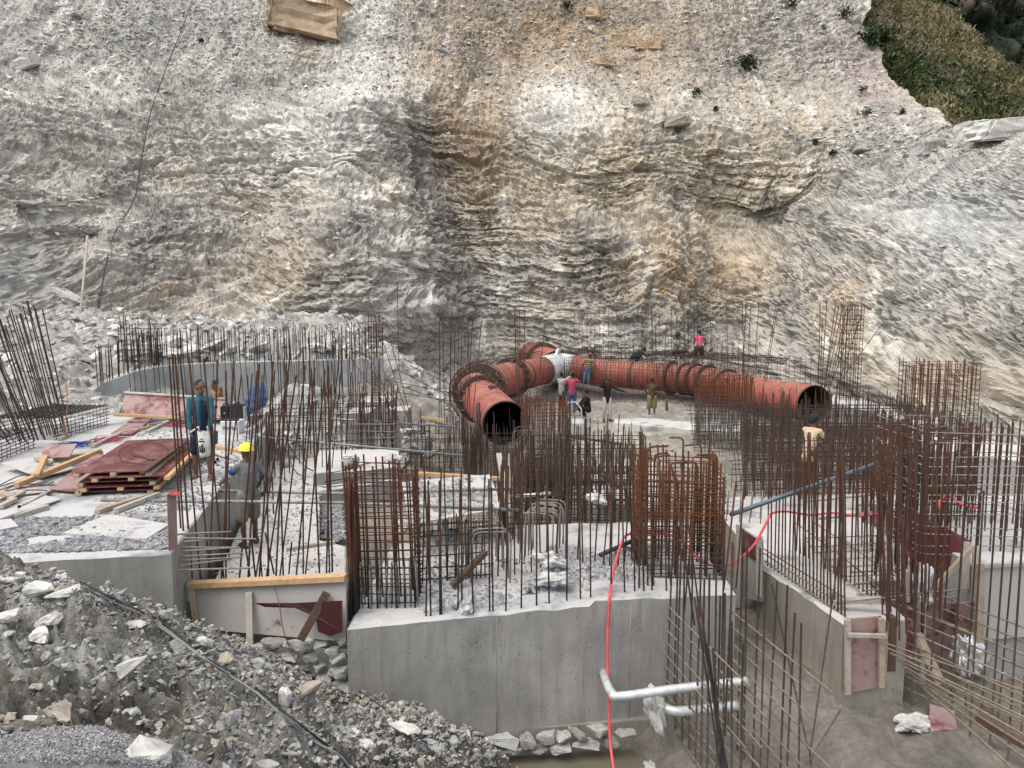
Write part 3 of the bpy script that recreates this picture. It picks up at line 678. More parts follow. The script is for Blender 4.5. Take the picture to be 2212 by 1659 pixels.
def rot_rand(n, tilt=.5):
    a = RNG.random(n) * 6.283; b = RNG.normal(size=n) * tilt; c = RNG.normal(size=n) * tilt
    ca, sa, cb, sb, cc, sc2 = np.cos(a), np.sin(a), np.cos(b), np.sin(b), np.cos(c), np.sin(c)
    o = np.zeros(n); e = np.ones(n)
    Rz = np.stack([np.stack([ca, -sa, o], 1), np.stack([sa, ca, o], 1), np.stack([o, o, e], 1)], 1)
    Rx = np.stack([np.stack([e, o, o], 1), np.stack([o, cb, -sb], 1), np.stack([o, sb, cb], 1)], 1)
    Ry = np.stack([np.stack([cc, o, sc2], 1), np.stack([o, e, o], 1), np.stack([-sc2, o, cc], 1)], 1)
    return Rz @ Rx @ Ry
def scatter(name, P, size, label, base, cat='rubble', tilt=.5, spread=.35, mat='rubble'):
    """countless small stones as one object"""
    n = len(P); Rm = rot_rand(n, tilt) * size[:, None, None]
    which = RNG.integers(0, len(HULLS), n); VV, FF, CC = [], [], []; off = 0
    tone = (1 - spread + 2 * spread * RNG.random((n, 1))) * np.asarray(base)
    warm = RNG.random(n) < .07
    tone[warm] *= np.array((1.0, .88, .72))
    for h, (V, Fx) in enumerate(HULLS):
        s = np.where(which == h)[0]
        if not len(s): continue
        W = np.einsum('nij,vj->nvi', Rm[s], V) + P[s][:, None]
        VV.append(W.reshape(-1, 3)); FF.append((Fx[None] + (np.arange(len(s)) * len(V))[:, None, None] + off).reshape(-1, 3))
        CC.append(np.repeat(tone[s], len(V), 0)); off += len(s) * len(V)
    o = link(bpy.data.objects.new(name, np_mesh(name, np.concatenate(VV), np.concatenate(FF), [M[mat]], False, np.clip(np.concatenate(CC), .03, .7))))
    return tag(o, label, cat, None, 'stuff')
def surf_points(X, Y, Z, n, wfun):
    px, py = proj(X, Y, Z); w = wfun(px, py, X, Y, Z).ravel(); w = np.clip(w, 0, None); w /= w.sum()
    i = RNG.choice(X.size, n, p=w)
    P = np.c_[X.ravel()[i], Y.ravel()[i], Z.ravel()[i]]
    return P + RNG.normal(size=P.shape) * np.array((.01, .01, 0))
# small stones all over the foreground heap
P = surf_points(SX, SY, SZ, 44000, lambda px, py, X, Y, Z: (Y ** 2) * (.35 + blob(px, py, 100, 1280, 220, 50) + blob(px, py, 560, 1430, 260, 45) + .8 * blob(px, py, 900, 1570, 150, 60) + .5 * blob(px, py, 450, 1600, 400, 60)) * (px > -40) * (px < 1130) * (py > 1220) * (py < 1690) * (Y > 3.9))
scatter('rubble', P, 0.006 + .045 * RNG.random(len(P)) ** 4 + .010 * RNG.random(len(P)), 'grey broken stones strewn over the foreground heap', (.38, .38, .365))
# gravel at the very bottom left
def make_gravel():
    d = .02
    xs = np.arange(-4.6, -.4, d); ys = np.arange(2.4, 4.75, d); X, Y = np.meshgrid(xs, ys)
    Z0 = upsample(slope_z, X, Y, 90, 60); px, py = proj(X, Y, Z0)
    top = np.interp(px, [-300, 0, 200, 380, 480, 600, 800], [1590, 1604, 1588, 1592, 1620, 1668, 1760])
    h = np.clip((py - top) / 90, -.5, 1.0)
    Z = Z0 + .10 * h + .03 * fbm(X * 2, Y * 2, 4, .5, 7)
    keep = (h > -.25)
    V = np.c_[X.ravel(), Y.ravel(), Z.ravel()]; Fq = grid_faces(X.shape[1], X.shape[0]); Fq = Fq[keep.ravel()[Fq].all(1)]
    c = np.broadcast_to(np.array((.25, .25, .255)), (len(V), 3))
    o = link(bpy.data.objects.new('gravel_bed', np_mesh('gravel_bed', V, Fq, [M['rubble']], True, c)))
    tag(o, 'bank of fine grey gravel at the bottom left', None, None, 'structure')
    idx = np.argwhere(keep & (px > -30) & (px < 760) & (py < 1690)); idx = idx[RNG.integers(0, len(idx), 26000)]
    P = np.c_[X[idx[:, 0], idx[:, 1]], Y[idx[:, 0], idx[:, 1]], Z[idx[:, 0], idx[:, 1]]] + RNG.normal(size=(len(idx), 3)) * np.array((.01, .01, .002))
    scatter('gravel', P, .005 + .006 * RNG.random(len(P)), 'fine grey gravel spread over the bank at the bottom left', (.40, .40, .415), 'gravel', 1.0, .4)
make_gravel()
# loose slabs on the benches and scree of the cliff
sel = lambda a: a[::2, ::2]
ck = CKEEP[::2, ::2]
P = surf_points(sel(CX2), sel(CY2), sel(CZ2), 16000, lambda px, py, X, Y, Z: ck * (px > -40) * (px < 2250) * (py > -20) * (py < 800) * (.05 + blob(px, py, 300, 80, 420, 100) + .8 * blob(px, py, 1250, 120, 420, 110) + 3.0 * blob(px, py, 1930, 300, 150, 38) + blob(px, py, 600, 480, 420, 18) + 1.5 * blob(px, py, 150, 440, 150, 40, .5) + .5 * blob(px, py, 700, 200, 600, 14) + 1.2 * blob(px, py, 2100, 340, 150, 40, .2) + .8 * blob(px, py, 120, 640, 150, 30)))
scatter('scree', P, .03 + .22 * RNG.random(len(P)) ** 5 + .05 * RNG.random(len(P)), 'loose pale stones lying on the ledges of the cliff', (.42, .41, .38), 'scree', .35, .35, 'cliff')
# rubble behind the far wall and on the left talus
P = surf_points(GX[::2, ::2], GY[::2, ::2], GZ[::2, ::2], 9000, lambda px, py, X, Y, Z: (px > -40) * (px < 1000) * (py > 600) * (py < 960) * ((X < -11) * 1.0 + (Y > 27) * (X < -2) * 2.0 + .5 * (Y > 19) * (X < -1) * (Y < 27)))
scatter('debris', P, .05 + .25 * RNG.random(len(P)) ** 3 + .04 * RNG.random(len(P)), 'pale broken rock piled behind the far concrete wall', (.46, .46, .45), 'debris', .6, .35)
def big_rock(name, pt, size, k, mat, label, cat='rock', group=None, rot=None, sink=.32, block=False):
    o = bpy.data.objects.new(name, block_rock(k, mat) if block else detail_rock(k, mat))
    o.location = Vector(pt) + Vector((0, 0, size[2] * (.5 - sink)))
    o.scale = [s * .5 for s in size]
    o.rotation_euler = rot or (random.uniform(-.3, .3), random.uniform(-.3, .3), random.uniform(0, 6.28))
    link(o)
    return tag(o, label, cat, group)
# individual stones in the foreground that stand out
for i, (px, py, w, h, mat, lab) in enumerate([
    (325,1638,.42,.26,'stone_w','big pale triangular rock on the gravel at the bottom'),
    (880,1575,.50,.22,'stone_w','long pale slab of rock lying below the front wall'),
    (1130,1668,.3,.2,'stone_w','rounded pale rock at the edge of the puddle'),
    (285,1455,.36,.30,'stone_w','blocky pale rock in the middle of the muddy heap'),
    (505,1565,.22,.34,'stone','upright bluish grey rock low on the muddy heap'),
    (620,1520,.34,.40,'stone_w','upright rough pale rock beside the thin cable'),
    (668,1490,.42,.20,'stone_b','brownish wedge of rock below the masonry stones'),
    (355,1330,.30,.30,'stone','flat grey rock leaning against the slab corner'),
    (290,1350,.34,.16,'stone_w','pale flat rock beside the dark cable on the heap'),
    (120,1335,.34,.2,'stone_w','pale rock high on the left of the heap'),
    (20,1340,.30,.2,'stone_w','pale rock at the left edge of the heap'),
    (90,1375,.3,.24,'stone_w','pale round-shouldered rock on the left heap'),
    (385,1398,.30,.2,'stone','grey rock below the timber formwork corner'),
    (440,1390,.26,.2,'stone_w','pale rock under the left end of the formwork'),
    (495,1425,.34,.16,'stone_b','tan flat rock below the formwork'),
    (560,1440,.30,.16,'stone','grey flat rock left of the masonry pier'),
    (140,1285,.4,.18,'stone_w','tilted white slab near the top of the heap'),
    (75,1275,.4,.2,'stone_w','broad pale rock at the crest of the heap'),
    (15,1260,.44,.18,'stone_w','pale slab at the crest at the left edge'),
    (70,1575,.22,.16,'stone_w','pale rock just above the gravel'),
    (130,1545,.36,.1,'stone_b','brown flat rock above the gravel'),
    (940,1620,.26,.24,'stone','grey block at the foot of the heap'),
    (985,1605,.16,.26,'stone','narrow upright rock near the puddle'),
    (1015,1590,.2,.14,'stone_w','small pale rock near the wall foot'),
    (790,1610,.3,.14,'stone_w','white stone lying on wet mud'),
    (770,1590,.2,.16,'stone_w','white split stone lying on wet mud'),
    (1060,1640,.26,.18,'stone','grey rock at the corner of the puddle'),
    (570,1655,.3,.16,'stone','greenish grey rock at the bottom edge')]):
    big_rock('rock', slope_point(px, py), (w * .82, w * .66, h * .8), i, mat, lab, group='larger stones on the foreground heap')
cand = surf_points(SX, SY, SZ, 400, lambda px, py, X, Y, Z: (Y ** 2) * (.3 + blob(px, py, 100, 1290, 220, 60) + blob(px, py, 560, 1430, 260, 45) + 1.2 * blob(px, py, 900, 1580, 160, 60)) * (px > 0) * (px < 1110) * (py > 1240) * (py < 1650) * (Y > 4.2))
for i in range(170):
    s = random.uniform(.05, .15)
    mat = random.choice(['stone', 'stone_w', 'stone_w', 'stone_b', 'stone'])
    big_rock('stone', cand[i], (s * random.uniform(.9, 1.6), s, s * random.uniform(.5, .9)), i % 12, mat,
             {'stone': 'small grey angular stone half buried in the foreground heap', 'stone_w': 'small pale angular stone half buried in the foreground heap', 'stone_b': 'small brown angular stone half buried in the foreground heap'}[mat], 'stone', 'small stones in the foreground heap')
# boulders on the cliff
def jit0(a): return random.uniform(-a, a)
def cliff_rock(px, py, w, h, mat, k, lab, rot=None, name='boulder', dy=0.0, dep=.8):
    p = cliff_point(px, py); s = p.y / F0
    big_rock(name, p + Vector((0, dy, -h * s * .45)), (w * s, w * s * dep, h * s), k, mat, lab, 'boulder', 'boulders on the cliff', rot or (jit0(.15), jit0(.2), jit0(.6)), 0, True)
cliff_rock(650, 40, 160, 78, 'stone_t', 1, 'huge tan boulder jutting from the top of the cliff', (0.05, .14, .25), dy=1.0, dep=1.0)
cliff_rock(718, 34, 80, 90, 'stone_t', 4, 'tan block behind the huge boulder at the cliff top', (0.1, .05, .5), dy=1.6, dep=1.0)
cliff_rock(1360, 90, 26, 22, 'stone_t', 5, 'leftmost of three tan boulders high on the cliff')
cliff_rock(1384, 94, 22, 20, 'stone_t', 6, 'middle of three tan boulders high on the cliff')
cliff_rock(1411, 94, 32, 24, 'stone_t', 7, 'rightmost and largest of three tan boulders high on the cliff')
cliff_rock(1305, 132, 42, 24, 'stone_t', 8, 'flat tan boulder below the three boulders')
cliff_rock(1285, 28, 36, 22, 'stone_t', 9, 'tan boulder near the top edge of the photograph')
cliff_rock(2165, 278, 150, 44, 'stone_w', 2, 'large white slab on the crest of the right spur', (0.15, -.1, .1), dep=.5)
cliff_rock(2085, 288, 52, 54, 'stone_w', 3, 'white upright rock beside the large slab on the right spur')
cliff_rock(1995, 322, 60, 40, 'stone', 10, 'grey blocky boulder on the stony saddle of the right spur')
cliff_rock(1862, 312, 50, 22, 'stone', 11, 'grey flat boulder left on the stony saddle')
cliff_rock(664, 172, 26, 14, 'stone', 12, 'dark block of rock on the upper left ledge')
cliff_rock(160, 22, 30, 14, 'stone_w', 13, 'white flat stone on the upper left scree')
cliff_rock(445, 10, 26, 14, 'stone_w', 14, 'white stone at the very top of the left scree')
cliff_rock(60, 135, 50, 26, 'stone_w', 15, 'pale tilted slab on the left scree', (0.2, -.5, .2))
cliff_rock(150, 640, 60, 22, 'stone_w', 16, 'long pale slab fallen at the foot of the left gully', (0.2, .6, .3))
cliff_rock(1385, 220, 30, 16, 'stone_b', 17, 'brown boulder on the slope right of the pale nose')
cliff_rock(1490, 292, 26, 12, 'stone', 18, 'grey stone on the ledge above the layered rock')
cliff_rock(1465, 262, 50, 26, 'stone_b', 19, 'brownish block on the ledge above the layered rock')
cliff_rock(1780, 58, 14, 26, 'stone_w', 20, 'white split stone near the top right gully')
# ================================================================== concrete
def ring_slab(name, poly, ztop, zbot, label, cat='concrete', mats=('concrete', 'dust'), step=.22, chip=.018, topjit=.012, group=None):
    """a cast block: sides, an uneven chipped edge and a rough top"""
    pts = []
    n = len(poly)
    for i in range(n):
        a, b = Vector(poly[i][:2]), Vector(poly[(i + 1) % n][:2])
        za = poly[i][2] if len(poly[i]) > 2 else ztop; zb = poly[(i + 1) % n][2] if len(poly[(i + 1) % n]) > 2 else ztop
        k = max(1, int((b - a).length / step))
        for j in range(k):
            t_ = j / k; p = a.lerp(b, t_)
            pts.append((p.x, p.y, za + (zb - za) * t_))
    area = sum(pts[i][0] * pts[(i + 1) % len(pts)][1] - pts[(i + 1) % len(pts)][0] * pts[i][1] for i in range(len(pts)))
    if area < 0: pts.reverse()
    N = len(pts); c = Vector((sum(p[0] for p in pts) / N, sum(p[1] for p in pts) / N))
    V = [(p[0], p[1], zbot) for p in pts]
    out, inn = [], []
    for i, p in enumerate(pts):
        a, b = Vector(pts[i - 1][:2]), Vector(pts[(i + 1) % N][:2]); t_ = (b - a).normalized(); nn = Vector((-t_.y, t_.x))
        w = random.uniform(.4, 1.6)
        out.append((p[0], p[1], p[2] - chip * w)); inn.append((p[0] + nn.x * chip * w * 1.3, p[1] + nn.y * chip * w * 1.3, p[2] + random.uniform(-topjit, topjit)))
    V += out + inn
    Fs, ms = [], []
    for i in range(N):
        j = (i + 1) % N
        Fs += [(i, j, N + j, N + i), (N + i, N + j, 2 * N + j, 2 * N + i)]; ms += [0, 1]
    Fs.append(tuple(2 * N + i for i in range(N))); ms.append(1)
    mb = MB(); mb.v = V; mb.f = Fs; mb.m = ms; mb.sm = [False] * len(Fs)
    me = mb.mesh(name, [M[mats[0]], M[mats[1]]])
    bm = bmesh.new(); bm.from_mesh(me)
    bmesh.ops.triangulate(bm, faces=[f for f in bm.faces if len(f.verts) > 4]); bm.to_mesh(me); bm.free()
    o = root_at_base(link(bpy.data.objects.new(name, me)))
    return tag(o, label, cat, group)
def xy(v): return (v.x, v.y)
ZS = .9
slab_corner = gz(370, 1195, ZS); slab_far = gz(592, 903, ZS)
ring_slab('concrete_slab', [(-16, 8.2), xy(gz(0, 1216, ZS)), xy(slab_corner), xy(gz(448, 1090, ZS)), xy(slab_far), (slab_far.x - 3, slab_far.y + .6), (-16, 20.2)], ZS, -1.1,
          'big raised concrete slab at the left carrying the stacked boards', 'concrete slab')
low = ring_slab('floor', [xy(gz(388, 1300, 0)), xy(gz(700, 1272, 0)), xy(gz(747, 1262, 0)), xy(gz(747, 1178, 0)), xy(gz(690, 1165, 0)), xy(gz(690, 1060, 0)), xy(gz(862, 1036, 0)), xy(gz(862, 972, 0)), (slab_far.x + .3, 18.4), (slab_corner.x + .02, slab_corner.y + 1.0)], 0, -1.3,
                'whitish concrete floor below the raised slab', mats=('concrete', 'dust_w'))
del low['category']; low['kind'] = 'structure'
ring_slab('concrete_step', [xy(gz(676, 1022, .28)), xy(gz(770, 1016, .28)), xy(gz(860, 1008, .28)), xy(gz(862, 968, .28)), xy(gz(690, 972, .28))], .28, -.2, 'low concrete plinth behind the white floor', 'plinth', ('concrete', 'dust_w'))
wall_top = [(-2.05, 8.80, 0), (1.02, 9.40, .03), (1.10, 9.416, .09), (2.05, 9.60, .06), (3.08, 9.80, .03)]
ring_slab('foundation_block', wall_top + [(3.18, 11.5, 0), (3.4, 13.4, 0), (-.6, 13.0, -.02), (-2.0, 12.0, -.02)], 0, -2.2, 'concrete foundation block with the tall grey front wall', 'foundation', chip=.03)
def wall_pt(f, z): return Vector((-2.05 + 5.13 * f, 8.80 + 1.0 * f, z))
fjs = thing('joint_ridges', wall_pt(.5, -1.6), 'thin cement ridges left by shutter joints on the front wall', 'joint')
for f in (.36, .71):
    MB().tube([wall_pt(f + jitf, z_) + Vector((0, -.002, 0)) for jitf, z_ in zip((0, .001, -.001, .0005, 0), (-1.7, -1.3, -.9, -.5, -.06))], .006, 5).build('ridge', M['concrete'], fjs)
ring_slab('foundation_block', [xy(gz(1647, 1226, -.3)), xy(gz(1740, 1286, -.3)), xy(gz(1822, 1343, -.3)), (5.42, 9.72), (5.5, 11.0), (7.6, 11.6), (9.0, 16.5), (4.35, 16.0)], -.3, -2.0,
          'concrete foundation block on the right with a long side wall', 'foundation', ('concrete_b', 'dust_w'), chip=.03)
ring_slab('concrete_kerb', [(4.40, 10.9), (4.62, 9.72), (4.54, 9.70), (4.29, 10.9)], -.93, -2.0, 'low concrete ledge at the foot of the right side wall', 'ledge', ('concrete_b', 'concrete_b'))
ring_slab('foundation_block', [(6.72, 10.14), (11.5, 10.3), (11.5, 14.5), (7.0, 14.5)], .18, -2.0, 'concrete block at the right edge behind a tall shutter board', 'foundation', ('concrete_l', 'dust'))
# far curved retaining wall
wp = [at(*q) for q in ((203, 842, 22.6), (222, 828, 22.9), (290, 802, 23.7), (342, 791, 24.5), (410, 786, 25.3), (500, 782, 25.9), (581, 780, 26.3), (670, 778, 26.6), (756, 776, 26.9), (829, 773, 27.1))]
outer = []
for i, p in enumerate(wp):
    a, b = wp[max(i - 1, 0)], wp[min(i + 1, len(wp) - 1)]; t_ = (b - a).normalized(); outer.append((p.x - t_.y * .4, p.y + t_.x * .4, p.z))
WALL_FRONT = [(p.x, p.y, p.z) for p in wp]
ring_slab('retaining_wall', WALL_FRONT + outer[::-1], 2.0, -1.0, 'far curved concrete retaining wall with bars along its top', 'wall', ('concrete_l', 'dust'), .5)
def conc_box(px0, px1, py0, py1, Y, dep, label, mats=('concrete', 'dust'), name='concrete_block', cat='concrete block', group=None, zb=None):
    a, b = at(px0, py0, Y), at(px1, py1, Y)
    return ring_slab(name, [(a.x, Y), (b.x, Y), (b.x, Y + dep), (a.x, Y + dep)], a.z, b.z if zb is None else zb, label, cat, mats, .2, .012, .006, group)
conc_box(745, 796, 893, 952, 20.5, 1.2, 'left grey concrete block behind the scaffold tubes', zb=-.7)
conc_box(832, 880, 886, 916, 22.2, 1.0, 'small pale concrete block with a bent rod by the pipe side', ('concrete_l', 'dust_w'), zb=-.5)
conc_box(770, 840, 868, 884, 23.2, 1.4, 'dusty concrete pad around the spiral column bars', ('concrete_l', 'dust_w'), zb=-.4)
ring_slab('concrete_ledge', [xy(gz(1325, 910, -.4)), xy(gz(1400, 918, -.4)), xy(gz(1500, 924, -.4)), xy(gz(1600, 930, -.4)), xy(gz(1610, 916, -.4)), xy(gz(1400, 905, -.4)), xy(gz(1330, 902, -.4))], -.40, -1.0, 'white ragged concrete edge behind the man on the phone', 'ledge', ('dust_w', 'dust_w'), .25, .06, .05)
ring_slab('concrete_pad', [xy(gz(1265, 1010, -.45)), xy(gz(1340, 990, -.45)), xy(gz(1430, 996, -.45)), xy(gz(1420, 1100, -.45)), xy(gz(1290, 1080, -.45))], -.45, -1.2, 'pale flat concrete pad behind the hooked cage', 'pad', ('concrete', 'dust_w'))
ring_slab('concrete_beam', [xy(gz(1790, 868, .2)), xy(gz(1850, 880, .2)), xy(gz(2020, 925, .2)), xy(gz(2030, 905, .2)), xy(gz(1860, 860, .2)), xy(gz(1800, 852, .2))], .2, -1.0, 'pale concrete strip running from the pipe mouth to the far right cage', 'beam', ('concrete_l', 'dust_w'), .3, .05, .05)
ring_slab('concrete_pad', [xy(gz(1890, 955, 0)), xy(gz(1960, 930, 0)), xy(gz(2260, 968, 0)), xy(gz(2260, 1000, 0))], 0, -1.0, 'pinkish pale pad behind the right hand bars', 'pad', ('concrete_l', 'dust_w'), .3, .03)
# masonry under the front shutter: every stone its own part
ms = thing('stone_wall', (-2.7, 9.0, -1.6), 'rough stone masonry pier under the front shutter board', 'masonry')
mb = MB(); mb.quadslab((-3.7, 9.10, -2.0), (-2.08, 8.94, -2.0), (-2.08, 8.94, -.62), (-3.7, 9.10, -.62), (.1, .5, 0)); mb.build('mortar', M['concrete'], ms)
RST = [detail_rock(60 + k, ('stone', 'stone_d', 'stone')[k % 3]) for k in range(9)]
def lay_stone(px, py, w, h, parent, k, Y=None, matx=None):
    xx = at(px, py, 9).x
    yy = Y if Y is not None else 9.10 - (xx + 3.7) * .1 - .03
    p = at(px, py, yy); s = yy / F0
    o = bpy.data.objects.new('stone', RST[k % 9]); link(o, parent)
    o.location = p - parent_loc(parent); o.scale = (w * s * .56, .14, h * s * random.uniform(.75, .95)); o.rotation_euler = (0, random.uniform(-.06, .06), random.uniform(-.1, .1) - .1)
for k, q in enumerate([(648, 1392, 78, 34), (590, 1395, 70, 32), (580, 1424, 50, 34), (626, 1418, 36, 22), (672, 1416, 46, 22), (720, 1408, 30, 26), (728, 1420, 42, 34), (640, 1440, 64, 24), (690, 1440, 40, 20), (732, 1452, 52, 32), (660, 1464, 56, 26), (700, 1470, 40, 26), (735, 1482, 46, 26), (600, 1450, 44, 28), (560, 1402, 36, 26), (690, 1392, 36, 14), (738, 1384, 34, 18), (625, 1480, 60, 26), (712, 1494, 70, 22), (668, 1490, 50, 20)]):
    lay_stone(*q, ms, k)
ms2 = thing('stone_footing', (.6, 9.2, -1.9), 'row of rough footing stones above the puddle', 'masonry')
mb = MB(); mb.quadslab((-.55, 9.15, -2.3), (2.2, 9.5, -2.3), (2.2, 9.5, -1.62), (-.55, 9.15, -1.62), (0, .3, 0)); mb.build('mortar', M['concrete_b'], ms2)
for k, (px, py, w, h) in enumerate([(1085, 1602, 70, 34), (1140, 1598, 44, 36), (1180, 1594, 46, 30), (1215, 1590, 40, 34), (1250, 1584, 46, 28), (1296, 1578, 60, 26), (1110, 1618, 50, 18), (1160, 1622, 60, 16), (1210, 1616, 56, 16), (1265, 1608, 60, 18), (1320, 1600, 40, 22), (1070, 1625, 50, 20), (1350, 1582, 50, 16)]):
    lay_stone(px, py, w, h, ms2, k + 3, Y=9.08 + .1 * (px - 1100) / 200)

# ================================================================== boards and timber
def corners_board(name, c4, thick, mats, label, cat, group=None, battens=None, bmat='wood', parent=None):
    """a board from four world corners (its upper face); battens: list of fractions across"""
    c4 = [Vector(c) for c in c4]
    n = (c4[1] - c4[0]).cross(c4[3] - c4[0]).normalized()
    if n.z < 0 and abs(n.z) > .25: n = -n
    if abs(n.z) <= .25 and n.y > 0: n = -n
    c = sum(c4, Vector()) / 4
    if battens:
        th = thing(name, c - Vector((0, 0, .0)), label, cat, group)
        MB().quadslab(*c4, -n * thick).build('board_sheet', M[mats], th)
        for f, w, h, side in battens:
            a, b = c4[0].lerp(c4[3], f), c4[1].lerp(c4[2], f)
            ww = (c4[3] - c4[0]).normalized() * w * .5
            off = -n * thick if side < 0 else n * 0.0
            MB().quadslab(a - ww + off, b - ww + off, b + ww + off, a + ww + off, (-n if side < 0 else n) * h).build('batten', M[bmat], th)
        return th
    o = root_at_base(MB().quadslab(*c4, -n * thick).build(name, M[mats]))
    return tag(o, label, cat, group)
def beam(p, q, w, h, mat, label, name='timber', cat='timber', group=None):
    p, q = Vector(p), Vector(q); d = (q - p).normalized(); s = Vector((-d.y, d.x, 0)).normalized(); u = s.cross(-d).normalized()
    if u.z < 0: u = -u
    s, u = s * w * .5, u * h
    j = lambda: Vector((random.uniform(-1, 1), random.uniform(-1, 1), random.uniform(-1, 1))) * .004
    V = [p - s + j(), p + s + j(), p + s + u + j(), p - s + u + j(), q - s + j(), q + s + j(), q + s + u + j(), q - s + u + j()]
    mb = MB(); mb.add(V, [(0, 3, 2, 1), (4, 5, 6, 7), (0, 1, 5, 4), (1, 2, 6, 5), (2, 3, 7, 6), (3, 0, 4, 7)])
    o = root_at_base(mb.build(name, M[mat], bevel=.004))
    return tag(o, label, cat, group)
# the stack of shutter boards on the slab, each with its battens
G_ST = 'shutter boards in the stack'
stk = [(163, 1021), (326, 1016), (408, 946), (275, 951)]
for k in range(5):
    z = ZS + .078 * (k + 1)
    dx = [(.02, 0), (.06, -.03), (.03, .02), (.06, -.02), (.0, 0)][k]
    c4 = [gz(px, py, ZS + .39) for px, py in stk]
    c4 = [Vector((c.x + dx[0], c.y + dx[1], z)) for c in c4]
    if k == 3: c4 = [c + Vector((.16, 0, 0)) for c in c4]
    lab = ['lowest red shutter board of the stack on the slab', 'second lowest red shutter board of the stack', 'middle red shutter board of the stack', 'second highest red shutter board, shifted to the right', 'topmost red shutter board of the stack with steel loops on it'][k]
    corners_board('shutter_board', c4, .018, 'ply_red', lab, 'board', G_ST, None)
# battens under every board of the stack are laid as pieces of timber between the boards
for k in range(5):
    z = ZS + .078 * k
    c4 = [gz(px, py, ZS + .39) for px, py in stk]
    sh = [.0, .10, .04, .28, .0][k]
    for f, nm in ((.02, 'left'), (.5, 'middle'), (.98, 'right')):
        if k in (0, 2) and f == .5: continue
        a = c4[0].lerp(c4[1], f) + Vector((sh, 0, 0)); b = c4[3].lerp(c4[2], f) + Vector((sh, 0, 0))
        a.z = b.z = z
        d = (b - a).normalized() * random.uniform(.01, .07)
        beam(a - d, b, .09, .058, 'wood_n' if k % 2 else 'wood', '%s batten under the %s board of the stack' % (nm, ('lowest', 'second', 'third', 'fourth', 'topmost')[k]), 'batten', 'timber', 'battens between the stacked boards')
a, b = gz(308, 1024, ZS + .395), gz(400, 958, ZS + .395); beam(a, b, .09, .05, 'wood_d', 'dark batten lying along the right side of the stack top')
corners_board('shutter_board', [gz(106, 1056, ZS + .06), gz(168, 1062, ZS + .05), gz(238, 985, ZS + .22), gz(205, 980, ZS + .22)], .018, 'ply_dull', 'pale pinkish board sticking out under the left of the stack', 'board')
corners_board('shutter_board', [at(262, 897, 19.0), at(487, 904, 18.6), at(490, 862, 19.2), at(270, 848, 19.6)], .02, 'ply_dull', 'dull red shutter board leaning upright behind the stack', 'board', None, [(.96, .07, .06, 1), (.05, .05, .05, -1)], 'wood_g')
beam(at(248, 899, 18.5), at(392, 905, 18.2), .10, .07, 'wood_n', 'fresh timber along the foot of the leaning board')
corners_board('shutter_board', [gz(240, 936, ZS + .05), gz(285, 938, ZS + .05), gz(332, 901, ZS + .12), gz(297, 898, ZS + .12)], .02, 'ply_dull', 'red and white scuffed board lying before the leaning board', 'board')
corners_board('shutter_board', [at(90, 990, 13.6), at(150, 986, 13.6), at(166, 958, 14.1), at(93, 961, 14.1)], .02, 'ply_dull', 'small purplish board leaning by the left bar cage', 'board')
corners_board('shutter_board', [gz(3, 1000, ZS + .16), gz(88, 1031, ZS + .06), gz(165, 1011, ZS + .06), gz(79, 986, ZS + .16)], .018, 'ply_white', 'white dusty board propped on rods at the left', 'board')
beam(gz(36, 1054, ZS + .03), gz(216, 979, ZS + .2), .10, .09, 'wood_n', 'long fresh timber slanting over the boards at the left')
beam(gz(79, 1030, ZS + .17), gz(100, 984, ZS + .2), .09, .05, 'wood_n', 'short fresh timber lying on the white board')
beam(gz(77, 993, ZS + .16), gz(111, 1004, ZS + .12), .08, .05, 'wood', 'stub of timber on the white board')
beam(gz(115, 998, ZS + .03), gz(222, 984, ZS + .03), .12, .10, 'wood', 'weathered beam behind the long slanting timber')
corners_board('shutter_board', [gz(-20, 1128, ZS + .10), gz(20, 1113, ZS + .10), gz(133, 1077, ZS + .05), gz(98, 1070, ZS + .05)], .02, 'ply_white', 'long dusty board at the left edge of the slab', 'board')
beam(gz(28, 1124, ZS), gz(102, 1101, ZS), .10, .08, 'wood_g', 'timber under the long dusty board')
corners_board('shutter_board', [gz(-30, 1150, ZS + .05), gz(40, 1136, ZS + .05), gz(24, 1120, ZS + .09), gz(-30, 1126, ZS + .09)], .02, 'ply_white', 'corner of a pale board at the left edge', 'board')
for k, (p, q, mt, lab) in enumerate([((0, 1100), (32, 1084), 'wood_g', 'grey timber end at the left edge'), ((22, 1085), (50, 1068), 'wood_g', 'short grey timber behind the long dusty board'), ((0, 1068), (30, 1080), 'wood', 'brown timber end at the left edge'), ((128, 952), (150, 942), 'wood_g', 'grey timber block by the blue twine'), ((210, 1110), (318, 1076), 'wood', 'brown timber below the front scaffold tubes'), ((250, 1108), (342, 1072), 'wood_g', 'grey timber beside the brown one below the tubes'), ((266, 938), (325, 925), 'wood', 'timber lying before the red and white board'), ((318, 936), (375, 908), 'wood_g', 'timber end beyond the steel loops'), ((462, 968), (527, 980), 'wood_n', 'light timber behind the man in the vest'), ((318, 922), (360, 915), 'wood', 'brown beam near the leaning board'), ((200, 968), (262, 938), 'wood_g', 'greyish timber behind the stack of boards'), ((478, 932), (520, 928), 'wood_n', 'light timber under the white machine')]):
    beam(gz(*p, ZS + .005), gz(*q, ZS + .005), .09, .07, mt, lab)
corners_board('shutter_board', [gz(135, 1151, ZS + .03), gz(314, 1165, ZS + .03), gz(366, 1132, ZS + .06), gz(234, 1110, ZS + .05)], .022, 'ply_white', 'dusty white board lying flat at the front of the slab', 'board')
